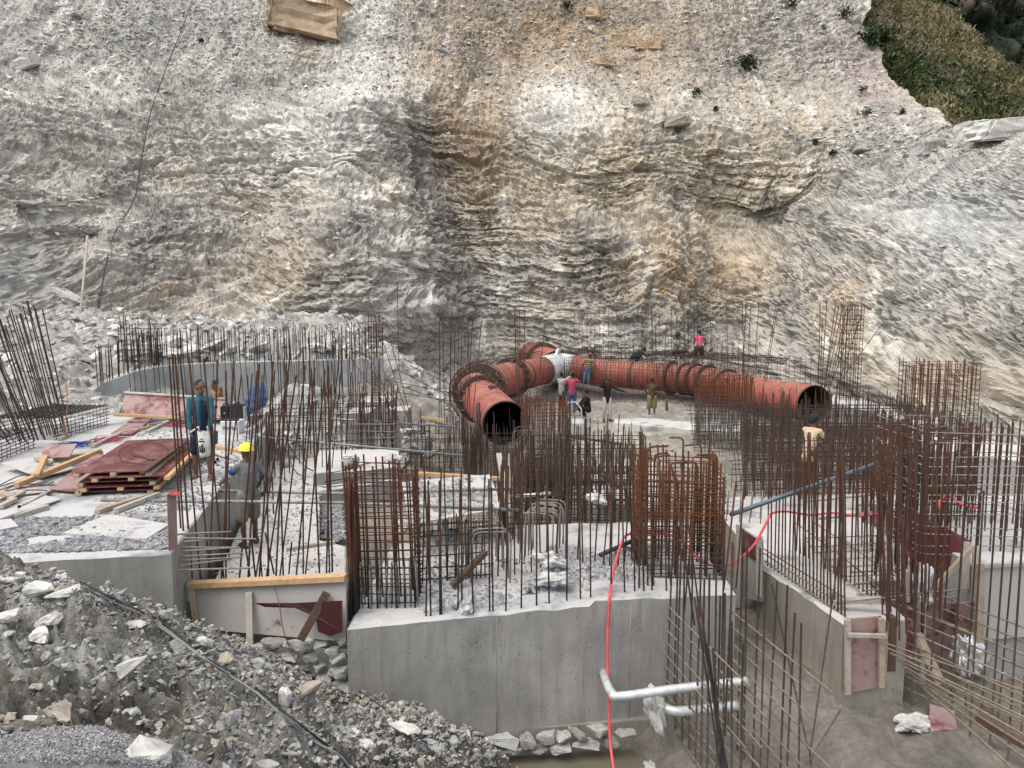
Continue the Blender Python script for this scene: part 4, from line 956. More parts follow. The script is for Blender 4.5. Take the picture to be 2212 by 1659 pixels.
# front shutter with its timbers
A0, B0 = at(412, 1268, 9.52), at(747, 1252, 9.0)
A1, B1 = at(424, 1358, 9.42), at(747, 1386, 8.86)
fs = thing('formwork_panel', (A0 + B0) * .5 - Vector((0, 0, .7)), 'cement coated front shutter board with a red painted patch', 'formwork')
MB().quadslab(A1, B1, B0, A0, (.0, .05, 0)).build('board_sheet', M['ply_grey'], fs)
d = Vector((-.01, -.06, 0))
def strip(p, q, w, h, mat, nm, par, nrm=Vector((.15, -1, 0))):
    p, q = Vector(p), Vector(q); t_ = (q - p).normalized(); s = t_.cross(nrm.normalized()).normalized() * w * .5; n_ = nrm.normalized() * h
    return MB().quadslab(p - s, q - s, q + s, p + s, n_).build(nm, M[mat], par)
strip(A0 + Vector((.03, -.01, 0)), A1 + Vector((.03, -.01, -.03)), .08, .07, 'wood', 'batten', fs)
strip(at(539, 1278, 9.27), at(541, 1395, 9.05), .08, .06, 'wood_g', 'batten', fs)
MB().quadslab(A0 + Vector((-.02, -.08, 0)), B0 + Vector((.0, -.08, 0)), B0 + Vector((0, .06, 0)), A0 + Vector((-.02, .06, 0)), (0, 0, .07)).build('top_rail', M['wood_n'], fs)
strip(at(706, 1279, 8.98), at(650, 1380, 8.85), .10, .05, 'wood_d', 'brace', fs)
pq = [at(552, 1300, 9.13), at(640, 1300, 9.02), at(742, 1295, 8.885), at(742, 1362, 8.82), at(715, 1372, 8.85), at(690, 1362, 8.885), at(684, 1330, 8.92), at(640, 1311, 9.0), at(575, 1309, 9.105)]
mbp = MB(); mbp.add([p + Vector((-.006, -.035, 0)) for p in pq], [tuple(range(len(pq)))[::-1]])
mbp.build('paint_patch', NT('oxblood_paint').done((.040, .009, .010), .6), fs)
po = thing('formwork_panel', at(375, 1280, 8.95), 'narrow red edged shutter board standing on end at the slab corner', 'formwork')
MB().quadslab(at(368, 1282, 8.98), at(386, 1275, 9.12), at(381, 1060, 9.12), at(361, 1070, 8.98), (-.02, .03, 0)).build('board_sheet', M['ply_dull'], po)
MB().quadslab(at(361, 1069.5, 8.98), at(381, 1059.5, 9.12), at(389, 1068, 9.12), at(386, 1072, 8.98), (0, 0, .012)).build('top_edge', NT('red_board_edge').done((.30, .06, .05), .7), po)
# dusty tilted board in the middle
corners_board('shutter_board', [at(884, 1132, 11.2), at(1087, 1098, 12.0), at(1057, 1025, 13.6), at(868, 1040, 13.2)], .025, 'ply_white', 'big tilted board covered in white cement crust', 'board')
# right side shutters
rp = thing('formwork_panel', at(1622, 1290, 12.0), 'shutter board with a dark red upper half at the far end of the right wall', 'formwork')
MB().quadslab(at(1600, 1290, 12.2), at(1646, 1300, 11.5), at(1646, 1170, 11.5), at(1600, 1138, 12.2), (.03, .02, 0)).build('board_sheet', M['ply_grey'], rp)
MB().quadslab(at(1603, 1196, 12.18) + Vector((-.01, -.012, 0)), at(1640, 1212, 11.55) + Vector((-.01, -.012, 0)), at(1640, 1167, 11.55) + Vector((-.01, -.012, 0)), at(1603, 1142, 12.18) + Vector((-.01, -.012, 0)), (.005, .005, 0)).build('red_face', M['ply_red'], rp)
strip(at(1597, 1132, 12.15), at(1594, 1310, 12.1), .09, .06, 'wood_g', 'batten', rp, Vector((-.5, -1, 0)))
strip(at(1641, 1158, 11.45), at(1641, 1285, 11.4), .09, .06, 'wood_g', 'batten', rp, Vector((-.5, -1, 0)))
rf = thing('formwork_panel', at(1865, 1490, 9.5), 'narrow cement coated shutter board closing the right foundation', 'formwork')
MB().quadslab(at(1830, 1497, 9.56), at(1905, 1484, 9.62), at(1905, 1333, 9.62), at(1830, 1338, 9.56), (.0, .04, 0)).build('board_sheet', M['ply_dull'], rf)
strip(at(1829, 1337, 9.54), at(1829, 1497, 9.54), .075, .05, 'wood_g', 'batten', rf, Vector((0, -1, 0)))
strip(at(1902, 1334, 9.58), at(1902, 1482, 9.58), .075, .05, 'wood', 'batten', rf, Vector((0, -1, 0)))
strip(at(1830, 1370, 9.48), at(1912, 1372, 9.5), .05, .05, 'wood_g', 'crosspiece', rf, Vector((0, -1, 0)))
rw = thing('formwork_panel', at(2165, 1380, 10.1), 'large cement coated shutter board on the right edge block', 'formwork')
MB().quadslab(at(2118, 1383, 10.06), at(2420, 1360, 10.25), at(2420, 1215, 10.25), at(2126, 1228, 10.06), (0, .05, 0)).build('board_sheet', M['ply_grey'], rw)
MB().quadslab(at(2122, 1228, 10.0), at(2420, 1214, 10.2), at(2420, 1209, 10.34), at(2122, 1224, 10.14), (0, 0, .05)).build('top_rail', M['wood_g'], rw)
strip(at(2114, 1215, 10.0), at(2112, 1385, 10.0), .09, .06, 'wood', 'batten', rw, Vector((0, -1, 0)))
for k, (a, b, c_, d_, mt, lab) in enumerate([((1953, 1198, 11.4), (2098, 1268, 10.9), (2096, 1168, 10.9), (1953, 1095, 11.4), 'ply_red', 'dark red shutter board deep among the right hand bars'),
      ((2066, 1380, 10.4), (2118, 1375, 10.35), (2122, 1300, 10.35), (2066, 1303, 10.4), 'ply_dull', 'purple stained board left of the right edge block'),
      ((1950, 1480, 10.2), (2060, 1470, 10.5), (2064, 1305, 10.5), (1952, 1290, 10.3), 'ply_dull', 'dull shutter board behind the right hand mesh'),
      ((1880, 1130, 12.5), (1952, 1178, 12.0), (1952, 1130, 12.0), (1880, 1085, 12.5), 'ply_dull', 'dark board beyond the white floor of the right foundation')]):
    corners_board('shutter_board', [at(*a), at(*b), at(*c_), at(*d_)], .03, mt, lab, 'board')
for k, (p, q, w, mt, lab) in enumerate([((2108, 1180, 10.4), (2104, 1300, 10.3), .09, 'wood_g', 'upright post at the left corner of the right edge block'), ((2086, 1170, 10.6), (2084, 1270, 10.5), .09, 'wood_g', 'upright post left of the corner post'), ((2012, 1285, 10.3), (2108, 1182, 10.2), .08, 'wood', 'slanting brace between the red board and the corner posts'), ((1952, 1300, 10.2), (1950, 1232, 10.2), .09, 'wood_g', 'short upright post in front of the dull board'), ((1985, 1480, 9.9), (1988, 1300, 9.9), .08, 'wood_g', 'tall post standing behind the right mesh'), ((1800, 1305, 10.0), (1905, 1300, 9.9), .09, 'wood_g', 'dusty timber lying across the end of the right foundation'), ((1912, 1445, 9.75), (1915, 1330, 9.75), .14, 'wood_d', 'dark thick post beside the narrow shutter board'), ((2030, 1480, 9.4), (1976, 1370, 9.8), .10, 'wood', 'slanted plank behind the fanned rods'), ((2108, 1555, 7.9), (2212, 1615, 7.5), .10, 'wood_d', 'dark wet timber lying in the mud at the bottom right')]):
    beam(at(*p), at(*q), w, w * .8, mt, lab)
for k, (p, q, w, mt, lab) in enumerate([((1052, 1196, 10.3), (980, 1270, 10.0), .09, 'wood_d', 'dark brown plank slanting between the front bars'), ((1140, 1292, 9.9), (1238, 1280, 10.0), .07, 'wood_g', 'light plank under the cement sacks'), ((1246, 1240, 10.4), (1290, 1290, 9.85), .07, 'wood_g', 'thin plank lying on the concrete crust'), ((1270, 1285, 9.95), (1395, 1276, 10.1), .1, 'ply_dull', 'reddish board end on the concrete crust'), ((1077, 985, 14.2), (1110, 1170, 12.4), .10, 'wood_g', 'tall grey timber post beside the tilted board'), ((1096, 1180, 12.3), (1100, 1300, 10.6), .10, 'wood_d', 'dark post carrying the scaffold tube end'), ((1096, 980, 14.6), (1100, 1060, 14.4), .07, 'wood_g', 'thin timber upright behind the grey post'), ((903, 1026, 15.5), (1110, 1040, 15), .09, 'wood_n', 'long light timber behind the tilted board'), ((1268, 1008, 16.3), (1338, 1055, 14.6), .09, 'wood_d', 'rusty brown beam on the pale pad behind the bars'), ((962, 1115, 12.2), (962, 1235, 11.4), .11, 'wood_g', 'grey post under the tilted board'), ((620, 1190, 10.9), (725, 1175, 11.0), .07, 'wood_g', 'grey timber lying on the white floor'), ((1295, 1195, 11.0), (1372, 1166, 11.2), .0, 'rust_d', ''), ((1228, 945, 22.5), (1345, 962, 21.5), .08, 'wood_d', 'dark plank lying on the sandy ground'), ((910, 905, 21), (960, 912, 21), .1, 'wood_n', 'light plank end near the pipe side')]):
    if w: beam(at(*p), at(*q), w, w * .8, mt, lab)

# ================================================================== the steel pipes
t = NT('red_primer'); v = t.coord('Position')
_f = t.noise(v, 2.2, 8, .65); _s = t.noise(t.coord('Position', (.6, .6, 3)), 5, 5, .6); _n = t.noise(v, 25, 4, .6)
_c = t.ramp(_f, [(.3, (.19, .046, .032)), (.5, (.27, .072, .050)), (.72, (.33, .105, .078))])
_c = t.mix(t.ramp(_s, [(.5, (0, 0, 0)), (.75, (.55,) * 3)]), _c, (.36, .15, .12))
_c = t.mix(t.ramp(t.noise(v, 1.1, 6, .7), [(.58, (0, 0, 0)), (.68, (.7,) * 3)]), _c, (.10, .045, .035))
_z = t.n('SeparateXYZ'); t.l(t.n('NewGeometry').outputs['Normal'], _z.inputs[0])
_d = t.math('MULTIPLY', t.ramp(_z.outputs[2], [(.35, (0, 0, 0)), (.95, (1, 1, 1))]), t.ramp(t.noise(v, 3.0, 7, .7), [(.42, (0, 0, 0)), (.7, (.75,) * 3)]))
_c = t.mix(_d, _c, (.30, .20, .165))
_c = t.mix(t.ramp(t.noise(t.coord('Position', (1, 1, .25)), 6, 6, .7), [(.60, (0, 0, 0)), (.66, (.6,) * 3)]), _c, (.075, .032, .026))
M['pipe'] = t.done(_c, .6, t.bump(_f, .12, .03, t.bump(_n, .08, .005)), 0, .4)
M['pipe_in'] = m_plain('bituminous_lining', (.016, .016, .022), .32, .4, 3, .1, 0, .5)
M['pipe_in_r'] = m_plain('rusty_lining', (.105, .06, .038), .5, .35, 3, .1)
M['plate'] = m_plain('dark_steel_plate', (.075, .052, .042), .6, .45, 5, .15)
M['white_paint'] = m_plain('grey_white_primer', (.47, .48, .48), .5, .12, 4, .1)
M['black_tube'] = m_plain('black_steel_tube', (.035, .035, .038), .5, .3, 10, .1)
RP = .655
def smooth_path(pts, n=14):
    pts = [Vector(p) for p in pts]; P = [pts[0]] + pts + [pts[-1]]; o = []
    for i in range(1, len(P) - 2):
        for k in range(n):
            t_ = k / n; a, b, c_, d_ = P[i - 1], P[i], P[i + 1], P[i + 2]
            o.append(.5 * ((2 * b) + (c_ - a) * t_ + (2 * a - 5 * b + 4 * c_ - d_) * t_ ** 2 + (3 * b - a - 3 * c_ + d_) * t_ ** 3))
    o.append(pts[-1]); return o
def shell(path, r, wall, mats, name, parent, n=48):
    """an open steel pipe with a real wall"""
    mb = MB(); V = []; path = [Vector(p) for p in path]; L = len(path); up = None; fr = []
    for i, p in enumerate(path):
        t_ = (path[min(i + 1, L - 1)] - path[max(i - 1, 0)]).normalized()
        up = Vector((0, 0, 1)); up = (up - t_ * up.dot(t_)).normalized(); fr.append((p, up, t_.cross(up)))
    for rr in (r, r - wall):
        for p, u, w in fr:
            for k in range(n):
                a = 2 * math.pi * k / n; V.append(p + (u * math.cos(a) + w * math.sin(a)) * rr)
    Fo, Fi, Fe = [], [], []
    for i in range(L - 1):
        for k in range(n):
            j = (k + 1) % n
            Fo.append((i * n + k, (i + 1) * n + k, (i + 1) * n + j, i * n + j)); b = L * n
            Fi.append((b + i * n + k, b + i * n + j, b + (i + 1) * n + j, b + (i + 1) * n + k))
    for k in range(n):
        j = (k + 1) % n; b = L * n
        Fe.append((k, j, b + j, b + k)); e = (L - 1) * n
        Fe.append((e + k, b + e + k, b + e + j, e + j))
    mb.v = V; mb.f = Fo + Fi + Fe; mb.m = [0] * len(Fo) + [1] * len(Fi) + [2] * len(Fe); mb.sm = [True] * (len(Fo) + len(Fi)) + [False] * len(Fe)
    return mb.build(name, [M[m_] for m_ in mats], parent)
def hoop(p, t_, r0, r1, w, mat, name, parent, n=48, gus=0):
    """a flat stiffener ring standing on the pipe, with gusset plates if asked"""
    p, t_ = Vector(p), Vector(t_).normalized(); u = Vector((0, 0, 1)); u = (u - t_ * u.dot(t_)).normalized(); s = t_.cross(u); V = []
    for rr, o in ((r0, -w / 2), (r1, -w / 2), (r1, w / 2), (r0, w / 2)):
        for k in range(n):
            a = 2 * math.pi * k / n; V.append(p + t_ * o + (u * math.cos(a) + s * math.sin(a)) * rr)
    Fs = []
    for q in range(4):
        for k in range(n):
            j = (k + 1) % n; q2 = (q + 1) % 4; Fs.append((q * n + k, q * n + j, q2 * n + j, q2 * n + k))
    mb = MB(); mb.add(V, Fs); o = mb.build(name, M[mat], parent)
    for k in range(gus):
        a = 2 * math.pi * (k + .5) / gus; dd = u * math.cos(a) + s * math.sin(a)
        mb = MB(); q = s * math.cos(a) - u * math.sin(a); q = q * .008
        A, B_, C_ = p + dd * (r0 + .002), p + dd * (r1 - .004), p + dd * (r0 + .002) - t_ * .3
        D = p + dd * (r0 + .06) - t_ * .3
        mb.add([A - q, B_ - q, D - q, C_ - q, A + q, B_ + q, D + q, C_ + q], [(0, 1, 2, 3), (7, 6, 5, 4), (0, 4, 5, 1), (1, 5, 6, 2), (2, 6, 7, 3), (3, 7, 4, 0)])
        g = mb.build('gusset', M[mat]); MBL = parent_loc(parent); g.data.transform(Matrix.Translation(-MBL)); g.parent = parent
    return o
PL = [at(1091, 915, 21.0), at(1030, 852, 25.2), at(1096, 818, 29.8), at(1150, 806, 33.6), at(1172, 801, 35.8)]
PR = [at(1241, 797, 36.9), at(1290, 804, 36.1), at(1418, 814, 34.7), at(1515, 823, 33.0), at(1616, 846, 30.3), at(1760, 873, 25.4)]
pl = thing('pipe', PL[1] - Vector((0, 0, RP)), 'left red steel pipe bending round to a black open mouth', 'pipe', 'red penstock pipes')
lp = smooth_path(PL, 20)
# straight first length, then mitred bend, then straight on to the junction
first = [PL[0].lerp(PL[1], k / 10) for k in range(11)]
shell(first, RP, .02, ('pipe', 'pipe_in', 'plate'), 'pipe_section', pl)
d01 = (PL[1] - PL[0]).normalized(); d12 = (PL[2] - PL[1]).normalized()
bend = [PL[1] + (d01 * (1 - k / 6) * .0 + Vector((0, 0, 0))) for k in range(1)]
mid = [PL[1] + d01 * .02, PL[1] + d01 * .5 + d12 * .25, PL[1] + d01 * .65 + d12 * .9, PL[1] + d01 * .5 + d12 * 1.6, PL[2].lerp(PL[3], .1)]
mid = smooth_path(mid, 6)
shell(mid, RP + .004, .02, ('pipe', 'pipe_in', 'plate'), 'pipe_section', pl)
shell([PL[2].lerp(PL[3], .1), PL[3], PL[4]], RP, .02, ('pipe', 'pipe_in', 'plate'), 'pipe_section', pl)
hoop(PL[0].lerp(PL[1], .01), d01, RP + .001, RP + .012, .05, 'plate', 'mouth_band', pl)
hoop(PL[0].lerp(PL[1], .80), d01, RP + .002, RP + .17, .03, 'plate', 'stiffener_ring', pl, 48, 14)
hoop(mid[6], d01 + d12 * .2, RP + .006, RP + .20, .03, 'plate', 'stiffener_ring', pl, 48, 14)
hoop(mid[14], d12 * .7 + d01 * .3, RP + .006, RP + .20, .03, 'plate', 'stiffener_ring', pl, 48, 14)
hoop(PL[2].lerp(PL[3], .12), PL[3] - PL[2], RP + .006, RP + .20, .03, 'plate', 'stiffener_ring', pl, 48, 14)
hoop(PL[2].lerp(PL[3], .5), PL[3] - PL[2], RP + .002, RP + .012, .18, 'plate', 'weld_band', pl)
hoop(PL[4], PL[4] - PL[3], RP + .002, RP + .012, .14, 'plate', 'weld_band', pl)
lug = at(1061, 846, 23.4); mbl = MB(); mbl.box(PL[0].lerp(PL[1], .45) + Vector((0, 0, RP + .06)), (.06, .4, .1)); mbl.box(PL[0].lerp(PL[1], .45) + Vector((.1, 0, RP + .05)), (.4, .06, .06)); mbl.build('lifting_lug', M['plate'], pl)
pr = thing('pipe', PR[2] - Vector((0, 0, RP)), 'long right red steel pipe curving to an open mouth at the right', 'pipe', 'red penstock pipes')
rpth = smooth_path(PR, 16)
segs = [0, 12, 26, 34, 42, 50, 58, len(rpth) - 1]
for a_, b_ in zip(segs[:-1], segs[1:]):
    shell(rpth[a_:b_ + 1], RP, .02, ('pipe', 'pipe_in_r', 'plate'), 'pipe_section', pr)
for i, w, r1 in ((26, .10, .02), (37, .12, .16), (42, .10, .10), (46, .10, .12), (50, .10, .14), (57, .08, .12), (12, .04, .006), (20, .04, .006)):
    hoop(rpth[i], rpth[i + 1] - rpth[i - 1], RP + .002, RP + r1, w, 'plate', 'stiffener_ring' if r1 > .05 else 'weld_band', pr)
for i in (8, 16, 31, 54, 66, 73): hoop(rpth[i], rpth[i + 1] - rpth[i - 1], RP + .001, RP + .008, .03, 'pipe', 'weld_seam', pr)
for f in (.3, .62): hoop(PL[0].lerp(PL[1], f), d01, RP + .001, RP + .007, .025, 'pipe', 'weld_seam', pl)
hoop(rpth[-2].lerp(rpth[-1], .7), rpth[-1] - rpth[-2], RP + .002, RP + .012, .04, 'plate', 'mouth_band', pr)
wj = thing('pipe_junction', (PL[4] + PR[0]) * .5 - Vector((0, 0, RP)), 'pale grey junction piece joining the two red pipes', 'pipe junction')
jc = at(1207, 791, 37.3)
shell([PL[4] + (PL[4] - PL[3]).normalized() * .02, (PL[4] + jc) * .5, jc], RP + .03, .02, ('white_paint', 'pipe_in', 'plate'), 'left_branch', wj)
shell([PR[0] - (PR[1] - PR[0]).normalized() * .02, (PR[0] + jc) * .5, jc], RP + .03, .02, ('white_paint', 'pipe_in', 'plate'), 'right_branch', wj)
hoop(jc + Vector((-.02, -.05, 0)), Vector((.96, -.25, 0)), RP - .1, RP + .26, .12, 'white_paint', 'crotch_plate', wj)
up_ = [jc + Vector((-.1, .1, .02)), jc + Vector((-.7, 2.0, .1)), jc + Vector((-1.2, 4.6, .2))]
shell(up_, RP + .12, .02, ('pipe', 'pipe_in', 'plate'), 'main_branch', wj)
hoop(up_[1], up_[2] - up_[0], RP + .12, RP + .34, .04, 'plate', 'stiffener_ring', wj)
for i, (px, py0, py1, Y, lab) in enumerate([(1033, 870, 1025, 21.2, 'black steel post left of the left pipe mouth'), (1133, 853, 990, 21.8, 'black steel post right of the left pipe mouth')]):
    a, b = at(px, py0, Y), at(px + 6, py1, Y)
    tag(root_at_base(MB().tube([Vector((b.x, Y, -1.2)), Vector((a.x, Y, a.z))], .055, 10).build('post', M['black_tube'])), lab, 'post', 'black posts at the pipe mouth')
for i, (px, py0, py1, Y) in enumerate([(1692, 845, 905, 26.0), (1400, 840, 925, 32.0), (1440, 860, 925, 31.4), (1098, 830, 900, 31), (1000, 860, 960, 24.6), (1210, 815, 860, 36.5)]):
    a, b = at(px, py0, Y), at(px, py1, Y)
    tag(root_at_base(MB().tube([Vector((b.x, Y, -.9)), Vector((a.x, Y, a.z))], .06, 8).build('prop', M['plate'])), ['rusty prop by the right pipe mouth', 'dark prop under the middle of the right pipe', 'second dark prop under the middle of the right pipe', 'dark prop under the inner arm of the left pipe', 'dark prop behind the left pipe mouth', 'dark prop below the pale junction'][i], 'prop', 'props under the pipes')

# ================================================================== scaffold tubes, pipes, hoses
M['scaf'] = m_plain('cement_splashed_tube', (.20, .205, .21), .5, .55, 9, .3, .3)
M['galv'] = m_plain('galvanised_pipe', (.50, .52, .53), .45, .25, 9, .1, .35)
M['blue_tube'] = m_plain('blue_grey_tube', (.085, .11, .14), .45, .3, 8, .1, .2)
M['hose_red'] = m_plain('pink_red_hose', (.56, .07, .08), .45, .35, 6, .05, 0, .5)
M['cable'] = m_plain('black_cable', (.025, .026, .028), .5, .4, 14, .1)
M['cable_g'] = m_plain('grey_steel_rope', (.20, .20, .20), .6, .6, 50, .4)
M['cable_w'] = m_plain('dusty_hose', (.40, .39, .37), .8, .3, 12, .2)
def tube_thing(name, pts, r, mat, label, cat, n=10, smooth_n=0, group=None, hollow=False):
    pts = [Vector(p) for p in pts]
    if smooth_n: pts = smooth_path(pts, smooth_n)
    if hollow:
        th = shell(pts, r, .006, (mat, 'cable', mat), name, None, 12)
        return tag(root_at_base(th), label, cat, group)
    return tag(root_at_base(MB().tube(pts, r, n).build(name, M[mat])), label, cat, group)
ST = 'scaffold tubes laid across the pit'
tube_thing('scaffold_tube', [at(284, 1056, 12.1), at(740, 1066, 12.2), at(1118, 1056, 12.6)], .026, 'scaf', 'front upper scaffold tube running from the slab past the tilted board', 'tube', group=ST, hollow=True)
tube_thing('scaffold_tube', [at(219, 1080, 11.3), at(740, 1086, 11.2), at(1120, 1102, 11.3)], .026, 'scaf', 'front lower scaffold tube ending beside the dark post', 'tube', group=ST, hollow=True)
tube_thing('scaffold_tube', [at(486 + 58, 942, 16.6), at(1000, 984, 16.0)], .026, 'scaf', 'middle scaffold tube from the slab edge towards the pipe mouth', 'tube', group=ST, hollow=True)
tube_thing('scaffold_tube', [at(568, 895, 19.3), at(985, 922, 19.0)], .026, 'scaf', 'rear scaffold tube starting under the blue cloth', 'tube', group=ST, hollow=True)
tube_thing('steel_tube', [at(1578, 1112, 10.7), at(1720, 1062, 11.0), at(2040, 950, 11.9)], .034, 'blue_tube', 'long blue grey tube slanting over the right hand bars', 'tube', hollow=True)
tube_thing('scaffold_tube', [at(1740, 1082, 13), at(1960, 1060, 13)], .03, 'wood_g', 'upper pale tube behind the blue grey tube', 'tube', group=ST)
tube_thing('scaffold_tube', [at(1770, 1120, 12.4), at(1950, 1100, 12.4)], .03, 'scaf', 'lower tube behind the blue grey tube', 'tube', group=ST)
tube_thing('scaffold_tube', [at(1090, 1075, 13.6), at(1190, 1066, 13.6)], .04, 'galv', 'white tube deep among the middle bars', 'tube', group=ST)
tube_thing('galvanised_pipe', [at(1302, 1446, 9.62), at(1309, 1472, 9.0), at(1322, 1497, 8.72), at(1340, 1504, 8.66), at(1460, 1488, 8.7), at(1614, 1471, 8.75)], .055, 'galv', 'bent galvanised pipe coming out of the front wall', 'pipe', 14, 8, hollow=True)
tube_thing('galvanised_pipe', [at(1405, 1500, 9.5), at(1420, 1518, 9.15), at(1450, 1535, 8.95), at(1490, 1535, 8.92), at(1594, 1524, 8.95)], .062, 'galv', 'short galvanised pipe wrapped with a sack near the mud', 'pipe', 14, 8, hollow=True)
tube_thing('hose', [at(1330, 1720, 8.3), at(1326, 1665, 8.6), at(1318, 1600, 8.9), at(1314, 1500, 9.1), at(1312, 1400, 9.3), at(1314, 1330, 9.42), at(1317, 1284, 9.5), at(1325, 1236, 10.0), at(1340, 1180, 10.5), at(1352, 1157, 10.7), at(1378, 1151, 10.8), at(1420, 1152, 10.9), at(1455, 1158, 10.9), at(1482, 1180, 10.8), at(1520, 1215, 10.6), at(1560, 1222, 10.7), at(1590, 1212, 10.9), at(1628, 1178, 11.1), at(1655, 1130, 11.4), at(1668, 1109, 11.6), at(1700, 1105, 11.9), at(1750, 1112, 12.1), at(1800, 1108, 12.2), at(1850, 1114, 12.2), at(1910, 1108, 12.3)], .019, 'hose_red', 'pinkish red hose hanging over the front wall and across to the right', 'hose', 10, 8)
tube_thing('hose', [at(2030, 1100, 11.5), at(2032, 1080, 11.6), at(2050, 1070, 11.7), at(2075, 1088, 11.6), at(2110, 1096, 11.6)], .024, 'hose_red', 'short loop of red hose inside the right hand cage', 'hose', 10, 8)
tube_thing('black_pipe', [at(1296, 1199, 10.9), at(1376, 1164, 11.4)], .035, 'black_tube', 'black pipe lying at the back of the concrete crust', 'pipe')
tube_thing('hose', [at(342, 1070, 11.9), at(210, 1100, 11.4), at(195, 1112, 11.2), at(206, 1122, 11.0), at(300, 1118, 11.0), at(350, 1095, 11.3)], .03, 'cable_w', 'dusty grey hose curled beside the timbers on the slab', 'hose', 8, 8)
for k, (p, q) in enumerate([((432, 975), (470, 992)), ((445, 972), (492, 988)), ((440, 982), (465, 998))]):
    tube_thing('tube', [gz(*p, ZS + .04 + .02 * k), gz(*q, ZS + .04)], .035, 'cable_w', ['pale tube behind the man in the vest, nearest the stack', 'pale tube behind the man in the vest, farthest back', 'short pale tube behind the man in the vest'][k], 'tube', group='pale tubes on the slab', hollow=True)
tube_thing('tube', [gz(42, 1095, ZS + .04), gz(108, 1062, ZS + .04)], .035, 'cable_w', 'grey tube lying under the long slanting timber', 'tube', hollow=True)
# steel ropes down the heap
for k, offp in enumerate([(0, 0), (5, -3), (-4, 4)]):
    pts = [(172, 1272), (230, 1300), (300, 1335), (352, 1362), (430, 1425), (500, 1468), (560, 1505), (620, 1560), (680, 1610), (735, 1645), (768, 1680)]
    P = [slope_point(px + offp[0], py + offp[1]) + Vector((0, 0, .05 + .012 * k)) for px, py in pts]
    tube_thing('cable', P, .009, 'cable' if k == 1 else 'cable_g', ['pale twisted strand of the cable on the heap', 'upper dark strand of the cable on the heap', 'lower dark strand of the cable on the heap'][k], 'cable', 6, 8, 'cable strands running down the heap')
P = [slope_point(px, py) + Vector((0, 0, .03)) for px, py in ((775, 1492), (830, 1530), (880, 1575), (930, 1625), (960, 1655))]
tube_thing('wire', P, .006, 'cable', 'thin dark wire over the mud below the front wall', 'wire', 5, 8)
tube_thing('rope', [at(590, 1262, 9.2), at(602, 1300, 9.0), at(612, 1360, 8.9), at(630, 1410, 8.85), at(652, 1450, 8.8), at(664, 1482, 8.75)], .006, 'wood_d', 'thin rope hanging over the front shutter board', 'rope', 5, 6)
# pole and rope on the cliff at the left
a = cliff_point(258, 520); b = cliff_point(266, 700)
tube_thing('pole', [Vector((b.x, b.y - 3.6, 2.5)), Vector((a.x, a.y - 2.6, a.z + .1))], .06, 'wood_g', 'thin pole standing against the cliff at the left', 'pole', 8)
tube_thing('rope', [cliff_point(px, py) + Vector((.0, -.35, 0)) for px, py in ((418, 0), (395, 70), (360, 150), (338, 250), (318, 350), (290, 430), (262, 505), (238, 600), (218, 700))], .03, 'cable', 'dark rope hanging down the left side of the cliff', 'rope', 5, 6)
# ================================================================== reinforcing steel
def unit_bar(mat, n=6):
    mb = MB(); V, Fs = [], []
    for z in (0, .5, 1):
        for k in range(n):
            a = 2 * math.pi * k / n; V.append((math.cos(a), math.sin(a), z))
    for i in range(2):
        for k in range(n):
            j = (k + 1) % n; Fs.append((i * n + k, i * n + j, (i + 1) * n + j, (i + 1) * n + k))
    mb.add(V, Fs, 0, True); mb.add(V[:n], [tuple(range(n))[::-1]]); mb.add(V[-n:], [tuple(range(n))])
    me = mb.mesh('bar', M[mat]); return me
UB = {}
def bar(parent, p0, p1, r=.012, mat='rust', name='bar'):
    if mat not in UB: UB[mat] = unit_bar(mat)
    p0, p1 = Vector(p0), Vector(p1); d = p1 - p0; L = d.length
    o = bpy.data.objects.new(name, UB[mat]); COL.objects.link(o)
    o.parent = parent; L0 = parent['_l'] if '_l' in parent else (0, 0, 0)
    o.location = p0 - parent.location
    o.rotation_mode = 'QUATERNION'; o.rotation_quaternion = d.to_track_quat('Z', 'Y')
    o.scale = (r, r, L)
    return o
def bent(parent, pts, r, mat, name='bent_bar', n=5):
    return MB().tube(pts, r, n).build(name, M[mat], parent)
def jit(s): return random.uniform(-s, s)
def loop_mesh(w, d, r, mat, seed=0):
    """one rectangular stirrup with rounded corners"""
    rr = random.Random(seed); c = min(w, d) * .06; pts = []
    hx, hy = w / 2, d / 2
    for sx, sy, a0 in ((1, 1, 0), (-1, 1, 90), (-1, -1, 180), (1, -1, 270)):
        for k in range(3):
            a = R(a0 + 45 * k); pts.append((sx * (hx - c) + math.cos(a) * c, sy * (hy - c) + math.sin(a) * c, rr.uniform(-.004, .004)))
    mb = MB(); mb.tube(pts + [pts[0]], r, 5, cap=False); return mb.mesh('tie', M[mat])
